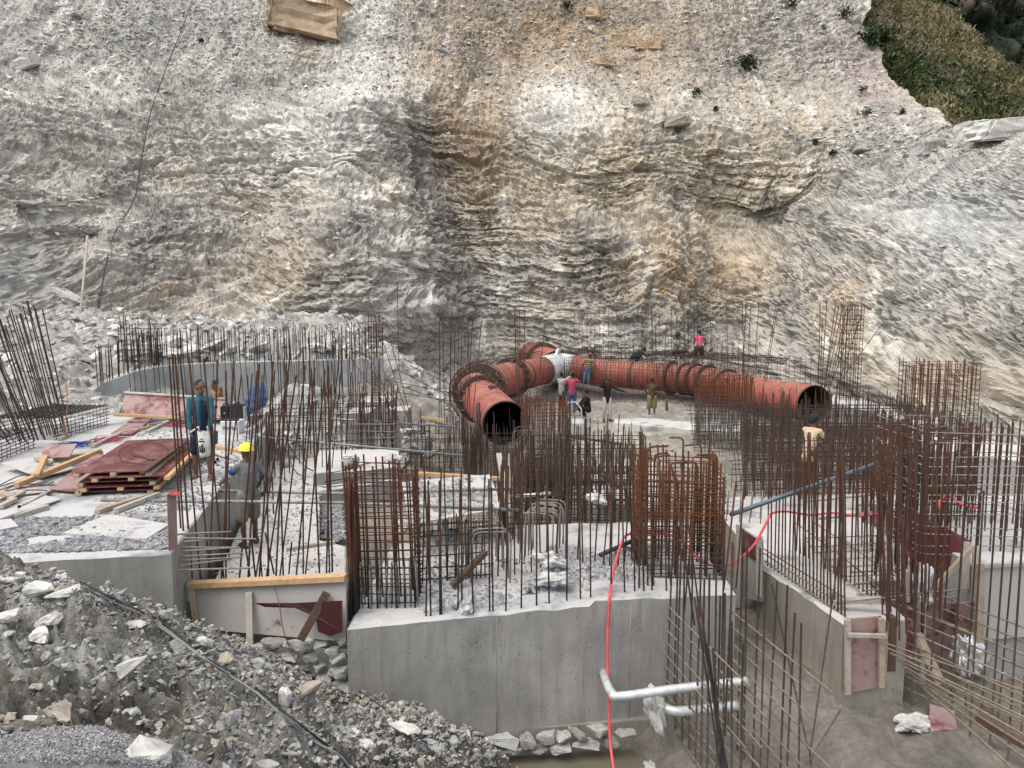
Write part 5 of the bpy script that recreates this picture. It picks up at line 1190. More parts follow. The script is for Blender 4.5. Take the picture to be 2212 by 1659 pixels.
def cage(label, c, w, d, z0, z1, nx, ny, nt, mat, rv=.012, rt=.006, rot=0.0, hooks=0, over=.25, inner=True, matt=None, tz1=None, group=None, loops=1, lean=(0, 0)):
    th = thing('rebar_cage', (c[0], c[1], z0), label, 'rebar cage', group); cs, sn = math.cos(rot), math.sin(rot)
    def W(x, y, z): return Vector((c[0] + x * cs - y * sn + lean[0] * (z - z0), c[1] + x * sn + y * cs + lean[1] * (z - z0), z))
    pos = []
    for i in range(nx):
        x = -w / 2 + w * i / (nx - 1); pos += [(x, -d / 2), (x, d / 2)]
    for j in range(1, ny - 1):
        y = -d / 2 + d * j / (ny - 1); pos += [(-w / 2, y), (w / 2, y)]
    if inner:
        for j in range(1, ny - 1, 2):
            for i in range(1, nx - 1, 2): pos.append((-w / 2 + w * i / (nx - 1), -d / 2 + d * j / (ny - 1)))
    random.shuffle(pos)
    for q, (x, y) in enumerate(pos):
        zt = z1 + jit(over)
        if q < hooks:
            s = -1 if x > 0 else 1; h = random.uniform(.22, .34); zz = zt + random.uniform(.0, .25)
            a = W(x, y, z0); b = W(x + jit(.03), y + jit(.03), zz - .07)
            e = Vector((s * cs, s * sn + jit(.3), 0)).normalized()
            bent(th, [a, b, b + e * .02 + Vector((0, 0, .05)), b + e * .07 + Vector((0, 0, .07)), b + e * h + Vector((0, 0, .07 + jit(.02)))], rv * 1.15, mat, 'hooked_bar', 6)
        else:
            bar(th, W(x + jit(.012), y + jit(.012), z0), W(x + jit(.03), y + jit(.03), zt), rv, mat)
    tz1 = tz1 or z1 - .05
    lm = [loop_mesh(w + rv * 4, d + rv * 4, rt, matt or mat, k) for k in range(2)]
    li = [loop_mesh(w * .55, d + rv * 4, rt, matt or mat, 7), loop_mesh(w + rv * 4, d * .55, rt, matt or mat, 9)] if loops > 1 else []
    for k in range(nt):
        z = z0 + .04 + (tz1 - z0 - .04) * k / max(1, nt - 1) + jit(.02)
        for me in [lm[k % 2]] + li:
            o = bpy.data.objects.new('tie', me); COL.objects.link(o); o.parent = th
            o.location = W(0, 0, z + jit(.015)) - th.location; o.rotation_euler = (jit(.035), jit(.035), rot + jit(.03))
    return th
def row(label, pts, n, h, mat='rust', r=.011, lean=(0, 0), lj=.05, hj=.15, side=(0, 0), cat='rebar', name='starter_bars', sj=.02, bend=0):
    """starter bars cast into concrete along a line of base points"""
    pts = [Vector(p) for p in pts]; seg = [(pts[i + 1] - pts[i]).length for i in range(len(pts) - 1)]; T = sum(seg)
    th = thing(name, sum(pts, Vector()) / len(pts), label, cat)
    for k in range(n):
        s = T * (k + .5 + jit(.3)) / n; i = 0
        while i < len(seg) - 1 and s > seg[i]: s -= seg[i]; i += 1
        p = pts[i].lerp(pts[i + 1], s / seg[i]) + Vector((jit(sj) + side[0], jit(sj) + side[1], 0))
        hh = h + jit(hj)
        bar(th, p, p + Vector((lean[0] * hh + random.gauss(0, lj) * hh, lean[1] * hh + random.gauss(0, lj) * hh, hh)), r, mat)
    return th
def picked(label, L, mat='rust', r=.012, name='starter_bars', cat='rebar'):
    """bars given one by one: foot, head, depth of the foot and of the head"""
    c = Vector(); P = []
    for q in L:
        bx, by, tx, ty, Y = q[:5]; Y2 = q[5] if len(q) > 5 else Y
        P.append((at(bx, by, Y), at(tx, ty, Y2)))
    c = sum((p[0] for p in P), Vector()) / len(P)
    th = thing(name, c, label, cat)
    for a, b in P: bar(th, a, b, r * random.uniform(.9, 1.1), mat)
    return th
def grid_mat(label, O, u, v, nu, nv, r, mat, name='rebar_mesh', sag=.02, over=.12, r2=None, mat2=None, cat='rebar mesh', group=None):
    O, u, v = Vector(O), Vector(u), Vector(v); th = thing(name, O, label, cat, group)
    ul, vl = u.normalized(), v.normalized()
    for i in range(nu):
        p = O + u * i / (nu - 1) + Vector((jit(sag), jit(sag), jit(sag)))
        bar(th, p - vl * over * random.random(), p + v + vl * over * random.uniform(0, 1.5) + Vector((jit(sag), jit(sag), jit(sag))), r, mat)
    for j in range(nv):
        p = O + v * j / max(1, nv - 1) + Vector((jit(sag), jit(sag), jit(sag)))
        bar(th, p - ul * over * random.random(), p + u + ul * over * random.random() + Vector((jit(sag), jit(sag), jit(sag))), r2 or r, mat2 or mat)
    return th
def forest(label, quad, zb, n, h, mat, r=.01, hj=.3, lj=.035, zf=None, ties=0, tz=(.2, 1.0), mat2=None, grid=None):
    """a field of starter bars standing over an area (four photo points on the level zb)"""
    Q = [gz(px, py, zb) for px, py in quad]; c = sum(Q, Vector()) / 4
    th = thing('starter_bars', c, label, 'rebar')
    cells = []
    if grid:
        a, b = grid
        cells = [((i + .5) / a + jit(.18 / a), (j + .5) / b + jit(.3 / b)) for i in range(a) for j in range(b)]
        random.shuffle(cells); cells = cells[:n]
    else:
        cells = [(random.random(), random.random()) for _ in range(n)]
    for s, t_ in cells:
        p = Q[0].lerp(Q[1], s).lerp(Q[3].lerp(Q[2], s), t_); hh = h + jit(hj)
        bar(th, p, p + Vector((random.gauss(0, lj) * hh, random.gauss(0, lj) * hh, hh)), r * random.uniform(.85, 1.1), mat)
    for k in range(ties):
        t_ = random.random(); z = random.uniform(*tz)
        if k % 2:
            a, b = Q[0].lerp(Q[3], t_), Q[1].lerp(Q[2], t_)
        else:
            a, b = Q[0].lerp(Q[1], t_), Q[3].lerp(Q[2], t_)
        a = a.copy(); b = b.copy(); a.z += z + jit(.02); b.z += z + jit(.02)
        bar(th, a, b, r * .85, mat2 or mat)
    return th
def stirrups(label, px, py, zb, n, w, h, step, mat, yaw=0.0, r=.008, lean=0.0):
    """a run of upright U-shaped links with rounded shoulders"""
    p = gz(px, py, zb); th = thing('stirrups', p, label, 'rebar links')
    c, s = math.cos(yaw), math.sin(yaw)
    pts = [(-w / 2, 0, 0), (-w / 2, 0, h - .1), (-w / 2 + .03, 0, h - .03), (-w / 2 + .1, 0, h), (w / 2 - .1, 0, h), (w / 2 - .03, 0, h - .03), (w / 2, 0, h - .1), (w / 2, 0, 0)]
    me = MB().tube(pts, r, 5).mesh('link', M[mat])
    for k in range(n):
        o = bpy.data.objects.new('link', me); COL.objects.link(o); o.parent = th
        o.location = (-s * step * k + jit(.02), c * step * k + jit(.02), jit(.04)); o.rotation_euler = (lean + jit(.06), jit(.04), yaw + jit(.08))
    return th

# ---- left: sheaf of long bars and the two lying cages
picked('sheaf of long dark bars leaning over the left edge of the slab', [(40 + 4.2 * k + jit(6), 955 - .8 * k + jit(6), -70 + 6.2 * k + jit(8), 690 - 1.2 * k + jit(16), 15.5 - .01 * k, 16.0) for k in range(26)] + [(60, 960, -60, 745, 15), (75, 950, -30, 735, 15), (30, 955, -90, 760, 15), (90, 940, 10, 700, 15.4), (20, 960, -100, 730, 15)], 'rust_d', .013, 'bar_sheaf', 'bars')
def lying_cage(label, p, q, dep, h, nx, ny, nz, mat):
    """a box-shaped cage lying on the slab: p, q = ends of its front lower edge"""
    p, q = Vector(p), Vector(q); u = (q - p); v = Vector((-u.y, u.x, 0)).normalized() * dep; th = thing('rebar_cage', (p + q) * .5, label, 'rebar cage', 'bar cages lying on the slab')
    for i in range(nx):
        a = p + u * i / (nx - 1); J = Vector((jit(.015), jit(.015), 0))
        MB().tube([a + J, a + J + Vector((0, 0, h)), a + J + v + Vector((0, 0, h)), a + J + v, a + J], .008, 5, cap=False).build('tie', M[mat], th)
    for zz in [h * k / (nz - 1) for k in range(nz)]:
        bar(th, p + Vector((0, -.01, zz)) - u * .04, q + Vector((0, -.01, zz)) + u * .05, .009, mat); bar(th, p + v + Vector((0, 0, zz)), q + v + Vector((0, 0, zz)), .009, mat)
    for j in range(ny):
        bar(th, p + v * (j + .5) / ny + Vector((0, 0, h + .012)) - u * .05, q + v * (j + .5) / ny + Vector((0, 0, h + .012)) + u * .03, .010, mat)
    return th
lying_cage('grey topped bar cage lying on the slab behind the leaning sheaf', gz(122, 950, ZS), gz(232, 918, ZS), 1.5, .5, 15, 12, 7, 'rust_d')
lying_cage('second bar cage cut by the left edge of the photograph', gz(-60, 1022, ZS), gz(72, 968, ZS), 1.4, .42, 14, 12, 7, 'rust_d')
# ---- far curved wall
fw = [Vector(q) for q in WALL_FRONT]
row('front row of starter bars standing on the far curved wall', [p + Vector((0, .1, -.05)) for p in fw], 84, 1.15, 'rust_d', .012, (0, 0), .012, .14)
row('back row of starter bars standing on the far curved wall', [p + Vector((0, .3, -.05)) for p in fw], 62, 1.25, 'rust_d', .012, (0, 0), .02, .2)
row('bars standing in front of the far curved wall', [p + Vector((.1, -.7, -1.3)) for p in fw[2:]], 40, 2.4, 'rust_d', .011, (-.03, 0), .02, .3)
a = at(296, 775, 24.4); cage('small dark bar cage on the bend of the far wall', (a.x, a.y + .3), 1.2, .5, 2.0, 3.35, 7, 4, 8, 'rust_d', .012, .007)
# ladder cage at the wall end
a = at(811, 772, 27.0); cage('ladder-like bar cage on the end of the far wall', (a.x, a.y), .36, .36, 1.95, 3.55, 3, 2, 9, 'rust', .012, .009, inner=False, over=.05)
picked('long slanting rods crossing before the wall end', [(900, 985, 722, 643, 20, 24), (905, 1000, 752, 668, 20, 24.5), (900, 960, 795, 640, 20, 25), (862, 800, 858, 608, 26), (885, 940, 700, 700, 20, 23), (880, 900, 770, 690, 20, 23), (850, 860, 735, 720, 21, 24), (915, 1010, 840, 720, 20, 22)], 'rust', .013, 'loose_rods', 'rods')
picked('thin horizontal rods behind the wall end', [(830, 760, 870, 760, 26), (830, 778, 868, 775, 26), (868, 800, 950, 850, 25), (870, 775, 960, 812, 25), (830, 820, 980, 850, 23), (846, 845, 985, 868, 22.5), (870, 835, 990, 880, 22), (860, 800, 980, 860, 23), (885, 790, 985, 835, 24)], 'rust_d', .010, 'loose_rods', 'rods')
# ---- crossing bars in front of the white floor
def lean_pairs(n, x0, x1, yb, Yb, yt, seed):
    r = random.Random(seed); L = []
    for k in range(n):
        bx = x0 + (x1 - x0) * (k + r.uniform(.1, .9)) / n; s = r.choice((-1, 1, 1, .3, -.4)); tx = bx + s * r.uniform(5, 48)
        L.append((bx, yb + r.uniform(-8, 8), tx, yt + r.uniform(-22, 25), Yb, Yb + r.uniform(-.4, .6)))
    return L
picked('tall crossing starter bars in front of the man with the yellow helmet', [(398, 1250, 365, 772, 9.9), (404, 1272, 372, 764, 9.8), (415, 1250, 378, 766, 9.9), (434, 1255, 388, 768, 10.0), (452, 1256, 470, 778, 9.9), (455, 1254, 408, 770, 10), (478, 1254, 505, 780, 10), (484, 1255, 440, 775, 10), (488, 1255, 488, 800, 10.2), (517, 1252, 556, 800, 9.9), (536, 1250, 560, 785, 9.9), (552, 1250, 622, 800, 9.8), (560, 1250, 590, 780, 10), (575, 1250, 640, 810, 9.9), (580, 1250, 575, 890, 10), (596, 1250, 618, 786, 9.9), (604, 1250, 660, 790, 10), (612, 1248, 602, 880, 10), (640, 1246, 680, 795, 9.8), (655, 1240, 655, 760, 10.1), (660, 1240, 702, 800, 10.1), (690, 1238, 672, 796, 9.9), (705, 1240, 716, 830, 9.9), (712, 1238, 700, 800, 10), (718, 1236, 708, 790, 10)], 'rust', .0125)
picked('starter bars beside the far side of the white floor', [(500 + 13 * k + jit(5), 1010 + jit(40), 505 + 13 * k + jit(26), 790 + jit(30), 15.5 + jit(1.2)) for k in range(20)], 'rust_d', .012)
picked('short broken starter bars on the white floor behind the shutter', [(540, 1245, 526, 1150, 10), (552, 1248, 543, 1165, 10), (566, 1246, 562, 1190, 10), (592, 1240, 573, 1150, 10.3), (624, 1240, 630, 1170, 10.2), (640, 1240, 650, 1150, 10.2), (495, 1205, 495, 1045, 11.2), (547, 1160, 548, 1040, 11.8), (591, 1110, 588, 1030, 12.4)], 'rust_low', .012)
picked('dowels sticking out of the slab side beside the end board', [(383 + jit(4), 1152 + 10 * k + jit(2), 522 + jit(40), 1150 + 9.0 * k + jit(6), 9.6 - .06 * k, 9.9 - .05 * k) for k in range(9)], 'steel_grey', .012, 'dowels')
row('long row of bars standing along the side of the slab', [gz(600, 1000, 0), gz(560, 1080, 0)], 8, 1.6, 'rust_d', .011, (0, 0), .04)
row('bars standing in the rubble beyond the white floor', [gz(600, 930, -.3), gz(700, 925, -.3), gz(790, 940, -.3)], 34, 2.5, 'rust_d', .011, (0, 0), .035, .5)
row('second line of bars in the rubble beyond the white floor', [gz(610, 900, -.2), gz(760, 900, -.2)], 24, 2.7, 'rust_d', .010, (0, 0), .03, .5)
grid_mat('low bar mesh across the rubble beyond the white floor', at(590, 975, 18.2), at(855, 965, 18.6) - at(590, 975, 18.2), (0, .2, 1.05), 26, 7, .009, 'rust_low')
grid_mat('bar mesh below the rear scaffold tube', at(592, 930, 19.5), at(780, 925, 20) - at(592, 930, 19.5), (0, .3, .9), 18, 5, .008, 'rust_d')
# spiral column and bundles around (810, 900)
spc = thing('spiral_column', at(813, 925, 22.2), 'small column of bars wound with a spiral', 'rebar column')
a = at(813, 930, 22.2); MB().tube([a + Vector((math.cos(k * .9) * .14, math.sin(k * .9) * .14, k * .0115)) for k in range(150)], .008, 4).build('spiral', M['rust'], spc)
for k in range(6): bar(spc, a + Vector((math.cos(k) * .12, math.sin(k) * .12, -.2)), a + Vector((math.cos(k) * .12, math.sin(k) * .12, 2.0 + jit(.2))), .012, 'rust')
for k, (x, n) in enumerate(((782, 9), (849, 10), (800, 5), (832, 5))):
    b0 = at(x, 1000, 19.0); th = thing('bar_bundle', b0, ['thick bundle of upright bars left of the spiral column', 'thick bundle of upright bars right of the spiral column', 'few upright bars just left of the spiral column', 'few upright bars just right of the spiral column'][k], 'bars')
    for q in range(n): bar(th, b0 + Vector((jit(.09), jit(.1), -.6)), b0 + Vector((jit(.14), jit(.15), 1.9 + jit(.25))), .013, 'rust')
a = at(818, 1000, 19); cage('grey dusty bar cage around the foot of the spiral column', (a.x, a.y), 1.0, .8, -.6, .95, 7, 5, 10, 'steel_grey', .010, .008, over=.12)
# ---- front cage on the foundation and the row along the front wall
a = at(825, 1340, 9.35); cage('rust brown bar cage at the left end of the front foundation', (a.x + .02, a.y + .32), .84, .62, -.06, 1.86, 8, 6, 17, 'rust_cage', .0125, .0075, rot=-.02, over=.12, lean=(-.02, 0))
b0 = at(765, 1330, 9.25); th = thing('bar_bundle', b0, 'dense bundle of ribbed bars at the left corner of the front cage', 'bars')
for q in range(14): bar(th, b0 + Vector((jit(.07), jit(.1), -.05)), b0 + Vector((jit(.07) - .03, jit(.1), 1.75 + jit(.14))), .013, 'rust_cage')
stirrups('grey bent links right of the front cage', 905, 1310, 0, 9, .12, .62, .09, 'steel_grey', R(90), .011)
zt = lambda x: 0
xs_ = [625, 655, 712, 722, 822, 848, 918, 1020, 1040, 1120, 1215, 1310, 1388, 1497, 1582, 1645, 1770, 1856, 1918, 1975, 2025]
tops = [1040, 1060, 1036, 1120, 1040, 1010, 1042, 1030, 1060, 1012, 1000, 1022, 965, 1000, 985, 940, 940, 990, 955, 930, 950]
L = []
for k, x in enumerate(xs_):
    px = 702 + .3489 * x; i = np.interp(px, [750, 1100, 1250, 1430, 1590], [1352, 1328, 1303, 1288, 1287])
    L.append((px, float(i) - 6, px + jit(8) - 2, tops[k] + jit(8), float(np.interp(px, [750, 1100, 1250, 1430], [8.95, 9.25, 9.6, 9.85]))))
picked('row of starter bars along the front edge of the foundation', L, 'rust_front', .0128)
row('second row of bars behind the front edge of the foundation', [gz(900, 1262, 0), gz(1130, 1240, 0), gz(1380, 1235, 0)], 26, 1.75, 'rust_front', .0115, (0, 0), .03, .25)
grid_mat('horizontal bars of the mesh behind the front cage', at(905, 1275, 10.3), at(1050, 1265, 10.4) - at(905, 1275, 10.3), (0, .05, .95), 8, 7, .010, 'rust_low')
stirrups('cement grey links standing in the middle of the foundation', 1060, 1262, 0, 8, .55, .75, .16, 'steel_grey', .2, .011)
stirrups('cement grey links behind the sacks', 1160, 1225, 0, 8, .5, .8, .15, 'steel_grey', -.25, .011)
stirrups('row of pale links deep among the middle bars', 1150, 1110, -.75, 9, .8, 1.3, .22, 'steel_tan', -.2, .009)
stirrups('row of pale links below the pipe mouth', 1190, 1080, -.75, 8, 1.0, 1.5, .25, 'steel_tan', .25, .009)
stirrups('brown bent links left of the hooked cage', 1240, 1140, -.5, 10, .6, 1.0, .2, 'rust_low', .9, .010)
# ---- fields of bars in the middle
forest('field of tall bars behind the tilted board', [(880, 1060), (1130, 1060), (1110, 1000), (880, 1000)], -.8, 70, 1.5, 'rust_low', .011, .35, .03, ties=22, tz=(.1, 1.2))
forest('dense field of bars right of the tilted board', [(1110, 1200), (1400, 1200), (1390, 1090), (1120, 1090)], -.6, 150, 1.9, 'rust_low', .011, .4, .03, ties=60, tz=(.1, 1.3), mat2='rust_low', grid=(18, 9))
forest('field of bars between the left pipe mouth and the hooked cage', [(1100, 1090), (1400, 1090), (1390, 1020), (1110, 1020)], -.75, 80, 1.15, 'rust_low', .011, .4, .03, ties=44, tz=(.1, 1.2), grid=(17, 6))
grid_mat('dense bar mesh below the mouth of the left pipe', at(1000, 1040, 18.8), at(1290, 1030, 18.8) - at(1000, 1040, 18.8), (0, 1.6, .30), 30, 10, .009, 'rust_low')
grid_mat('second bar mesh before the left pipe', at(960, 1010, 20.3), at(1180, 1010, 20.3) - at(960, 1010, 20.3), (0, .6, .35), 22, 6, .009, 'rust_low')
grid_mat('bar mesh standing under the tilted board', at(905, 1215, 12.4), at(1120, 1195, 12.4) - at(905, 1215, 12.4), (0, .1, .85), 16, 9, .010, 'rust_low')
a = at(1081, 1150, 12.0)
th = thing('bar_bundle', at(1104, 1200, 12.2), 'bundle of dark bars beside the grey timber post', 'bars')
for q in range(16): b0 = at(1104 + jit(26), 1215, 12.2 + jit(.3)); bar(th, b0, b0 + Vector((jit(.05), jit(.05), 1.7 + jit(.4))), .0125, 'rust')
th = thing('bar_bundle', at(1020, 1000, 18.5), 'thick bundle of bars in front of the left pipe', 'bars')
for q in range(26): b0 = at(1022 + jit(20), 1075, 17.6 + jit(.2)); bar(th, b0, b0 + Vector((jit(.06), jit(.06), 1.55 + jit(.3))), .013, 'rust_low')
# ---- tall bars by the left pipe
picked('tall thin bars rising left of the pipe mouth', [(948, 1000, 950, 668, 21), (962, 1010, 956, 672, 21), (968, 990, 976, 672, 21.2), (975, 1020, 972, 690, 20.6), (985, 1000, 992, 670, 21), (990, 1010, 998, 690, 21.3), (1003, 980, 1022, 676, 20.6), (1012, 1000, 1042, 674, 20.8), (1018, 990, 1010, 690, 20.5), (955, 960, 948, 700, 22), (978, 1030, 983, 700, 20), (996, 1040, 1012, 720, 20)], 'rust', .0125)
picked('tall thin bars rising right of the pipe bend', [(1122, 1000, 1112, 664, 22.6), (1126, 990, 1116, 664, 22.8), (1120, 980, 1122, 668, 23), (1130, 960, 1134, 664, 23), (1150, 930, 1178, 700, 24), (1118, 900, 1111, 664, 23)], 'rust', .0135)
# ---- orange cages
a = at(1181, 1000, 19.6); cage('orange rusty bar cage right of the left pipe mouth', (a.x, a.y + .5), 1.16, 1.2, -.9, 1.35, 11, 9, 22, 'rust_mid', .012, .008, rot=.12, over=.2)
a = at(1559, 930, 24.0); cage('orange rusty bar cage in front of the right pipe', (a.x, a.y), 1.55, 1.3, -.75, 1.6, 12, 9, 20, 'rust_mid', .0125, .008, rot=-.1, over=.16)
# big hooked cage in the centre foreground
M['rust_hook'] = m_rust('hooked_cage_steel', (.13, .053, .025), (.05, .04, .034), .1, .9)
a = at(1480, 1285, 10.2); cage('big bar cage with hooked tops over the front foundation', (a.x, a.y + .75), 1.18, 1.25, -.1, 1.62, 12, 9, 30, 'rust_hook', .0135, .0075, rot=-.08, hooks=13, over=.2, tz1=1.55)
picked('loose tall bars leaning against the hooked cage', [(1500, 1350, 1452, 1010, 9.3), (1512, 1330, 1470, 1000, 9.4), (1440, 1290, 1432, 960, 9.8), (1450, 1270, 1420, 960, 10), (1560, 1300, 1590, 1040, 9.9), (1590, 1270, 1612, 990, 10.3), (1478, 1320, 1500, 1080, 9.4), (1380, 1290, 1385, 965, 9.9), (1400, 1280, 1392, 970, 10), (1412, 1290, 1405, 975, 10)], 'rust_hook', .013)
# ---- bar walls coming towards the camera on the right of the front wall
def bar_wall(label, O, u, z0, zt, nvert, hz, mat, mat2, over=.35, zj=.15):
    O, u = Vector(O), Vector(u); th = thing('rebar_wall', O, label, 'rebar mesh')
    for k in range(nvert):
        f = k / (nvert - 1) + jit(.02); p = O + u * f
        bar(th, Vector((p.x + jit(.02), p.y, z0 + jit(.05))), Vector((p.x + jit(.06), p.y + jit(.04), zt(f) + jit(zj))), .0125, mat)
    for z, ext in hz:
        bar(th, Vector((O.x, O.y, z + jit(.01))) - u * .02, Vector((O.x, O.y, z + jit(.03))) + u * (1 + ext) + Vector((jit(.08), 0, 0)), .0115, mat2)
    return th
def hs_(z0, z1, n, e0=.1, e1=.5): return [(z0 + (z1 - z0) * k / (n - 1), random.uniform(e0, e1)) for k in range(n)]
M['rust_wet'] = m_rust('wall_mesh_steel', (.055, .038, .032), (.12, .098, .082), -1.5, .2)
u = Vector((.42, -1.9, 0))
bar_wall('left sheet of the bar mesh running forward from the front wall', (2.10, 9.55, 0), u, -1.9, lambda f: 1.0 - .5 * f, 12, hs_(-1.65, -.05, 10, .0, .45), 'rust_wet', 'steel_tan')
bar_wall('right sheet of the bar mesh running forward from the front wall', (2.78, 9.60, 0), u, -1.9, lambda f: 1.2 - .6 * f, 11, hs_(-1.65, -.0, 9, .0, .35), 'rust_wet', 'steel_tan')
picked('bundle of dark ribbed bars tied by the front bar mesh', [(1556, 1659, 1500, 1290, 6.9, 7.6), (1562, 1660, 1512, 1300, 6.9, 7.6), (1568, 1662, 1528, 1390, 6.9, 7.4), (1560, 1664, 1540, 1400, 6.9, 7.3), (1572, 1664, 1505, 1310, 6.9, 7.5), (1565, 1590, 1585, 1180, 7.6, 9)], 'rust_front', .0125, 'bar_bundle', 'bars')
u = Vector((1.15, -2.5, 0))
bar_wall('left sheet of the bar mesh running forward from the right foundation', (5.45, 9.9, 0), u, -1.55, lambda f: 1.75 - .5 * f, 12, hs_(-1.35, -.2, 8, .3, .9), 'rust_wet', 'steel_tan', zj=.4)
bar_wall('right sheet of the bar mesh running forward from the right foundation', (6.05, 10.0, 0), u * .9, -1.55, lambda f: 1.9 - .5 * f, 12, hs_(-1.35, -.1, 8, .3, .9), 'rust_wet', 'steel_tan', zj=.4)
picked('dense upright bars between the right foundation and the edge block', [(1900 + 5.2 * k + jit(8), 1330 + jit(60), 1890 + 6.2 * k + jit(14), 940 + jit(50), 9.6 + jit(.7)) for k in range(26)], 'rust', .012)
picked('two crossing rods standing in the mud channel', [(1746, 1620, 1667, 1262, 8.4, 8.9), (1751, 1622, 1815, 1180, 8.4, 9.0), (1740, 1655, 1816, 1533, 8.0, 8.3), (1752, 1655, 1748, 1610, 8.2)], 'rust_wet', .0115, 'loose_rods', 'rods')
picked('fan of pale rods running out to the bottom right', [(1900 + 12 * k, 1385 + 13 * k, 2225 + jit(10), 1500 + 26 * k + jit(14), 9.2 - .08 * k, 7.1 - .1 * k) for k in range(8)], 'steel_tan', .0125, 'loose_rods', 'rods')
# ---- right foundation
picked('row of starter bars along the long side of the right foundation', [(1658 + 7.6 * k, 1222 + 5.0 * k, 1660 + 7.6 * k + jit(8), 945 + 1.6 * k + jit(34), 11.55 - .083 * k) for k in range(23)], 'rust', .0122)
picked('second row of bars over the white floor of the right foundation', [(1720 + 9 * k, 1190 + 5.5 * k, 1722 + 9 * k + jit(12), 930 + 1.5 * k + jit(40), 12.0 - .09 * k) for k in range(22)], 'rust', .0122)
picked('long horizontal bars along the right foundation', [(1650, 1195 + 0, 1830, 1316, 11.7, 9.75), (1652, 1212, 1826, 1332, 11.6, 9.75), (1720, 1130, 1990, 1330, 13, 9.9), (1760, 1130, 2080, 1340, 13, 9.9), (1830, 1300, 2080, 1272, 9.8), (1850, 1260, 2010, 1250, 10.4), (1866, 1276, 1990, 1266, 10.2), (1840, 1236, 1960, 1230, 10.8), (1640, 1180, 1840, 1300, 12, 10.2)], 'steel_tan', .0115, 'loose_rods', 'rods')
grid_mat('grey rods lying over the white floor of the right foundation', at(1740, 1165, 12.6), at(1880, 1300, 10.2) - at(1740, 1165, 12.6), (1.3, .1, .03), 9, 5, .010, 'steel_grey')
stirrups('row of grey bent links at the far end of the right wall', 1640, 1130, -.35, 9, .4, .62, .2, 'steel_grey', R(70), .011)
stirrups('row of grey bent links behind the red hose', 1720, 1085, -.5, 8, .9, .8, .25, 'steel_grey', R(30), .010)
forest('wide field of rusty bars behind the blue grey tube', [(1600, 1110), (2010, 1110), (2010, 1000), (1600, 1000)], -.6, 190, 1.75, 'rust_low', .0115, .45, .035, ties=80, tz=(.1, 1.3), grid=(22, 10))
forest('far field of bars between the right pipe and the blue grey tube', [(1600, 1000), (2000, 1000), (1960, 930), (1600, 930)], -.6, 150, 1.5, 'rust_low', .0115, .35, .035, ties=70, tz=(.1, 1.1), grid=(20, 9))
forest('bars standing among the right hand foundation rods', [(1850, 1200), (2110, 1200), (2110, 1100), (1850, 1100)], -.3, 56, 1.9, 'rust', .0125, .35, .05, ties=16, tz=(.2, 1.2))
grid_mat('low bar mesh behind the hooked cage', at(1590, 1060, 15), at(1900, 1050, 15) - at(1590, 1060, 15), (0, .4, .9), 34, 10, .009, 'rust_low')
grid_mat('grey bar mesh under the right pipe mouth', at(1500, 975, 20.5), at(1800, 985, 20) - at(1500, 975, 20.5), (0, .6, 1.2), 40, 12, .009, 'rust_low')
# hooked bars along the top of the right field
th = thing('hooked_bars', gz(1930, 1130, -.3), 'tall bars with hooked tops at the upper end of the blue grey tube', 'rebar')
for k in range(15):
    px = 1890 + 11 * k + jit(8); p = at(px, 1150, 11.8 + jit(.5)); zt_ = at(px, 905 + 2.4 * k + jit(14), 11.8).z; s = random.choice((-1, 1, -1)); h = random.uniform(.2, .35)
    q = Vector((p.x + jit(.05), p.y, zt_ - .07)); p.z = -.3
    bent(th, [p, q, q + Vector((s * .02, 0, .05)), q + Vector((s * .07, jit(.05), .07)), q + Vector((s * h, jit(.1), .075))], .0135, 'rust', 'hooked_bar', 6)
# cages at the right
a = at(2110, 1220, 11.0); cage('large dense bar cage at the right edge above the shutter board', (a.x + .35, a.y + .9), 2.3, 1.7, .1, 2.05, 14, 9, 13, 'rust', .013, .0085, rot=-.05, over=.14, matt='steel_grey')
a = at(2051, 925, 23.5); cage('tall square bar cage standing far right before the cliff', (a.x, a.y + .8), 1.75, 1.6, -.1, 2.05, 13, 9, 14, 'rust_mid', .0125, .008, rot=.06, over=.16)
a = at(1832, 850, 28.8); cage('tall ladder-like column of bars right of the pipe mouth', (a.x, a.y), .62, .62, -.1, 3.95, 6, 4, 22, 'rust', .012, .008, over=.12, inner=False)
picked('long bars leaning out to the right of the pipe mouth', [(1768, 830, 1772, 652, 28), (1775, 835, 1786, 648, 28), (1780, 840, 1806, 650, 28), (1784, 838, 1822, 655, 28.2), (1788, 842, 1830, 664, 28.2), (1779, 845, 1812, 660, 28), (1790, 850, 1838, 656, 28.4), (1795, 830, 1852, 676, 28.4), (1800, 842, 1906, 700, 28.4), (1806, 845, 1860, 682, 28.6), (1772, 835, 1776, 690, 28.2)], 'rust', .0135)
grid_mat('low bar cage lying along the pale concrete strip', gz(1840, 850, .3), gz(2010, 905, .3) - gz(1840, 850, .3), (.15, 1.0, .25), 40, 5, .008, 'rust_d')
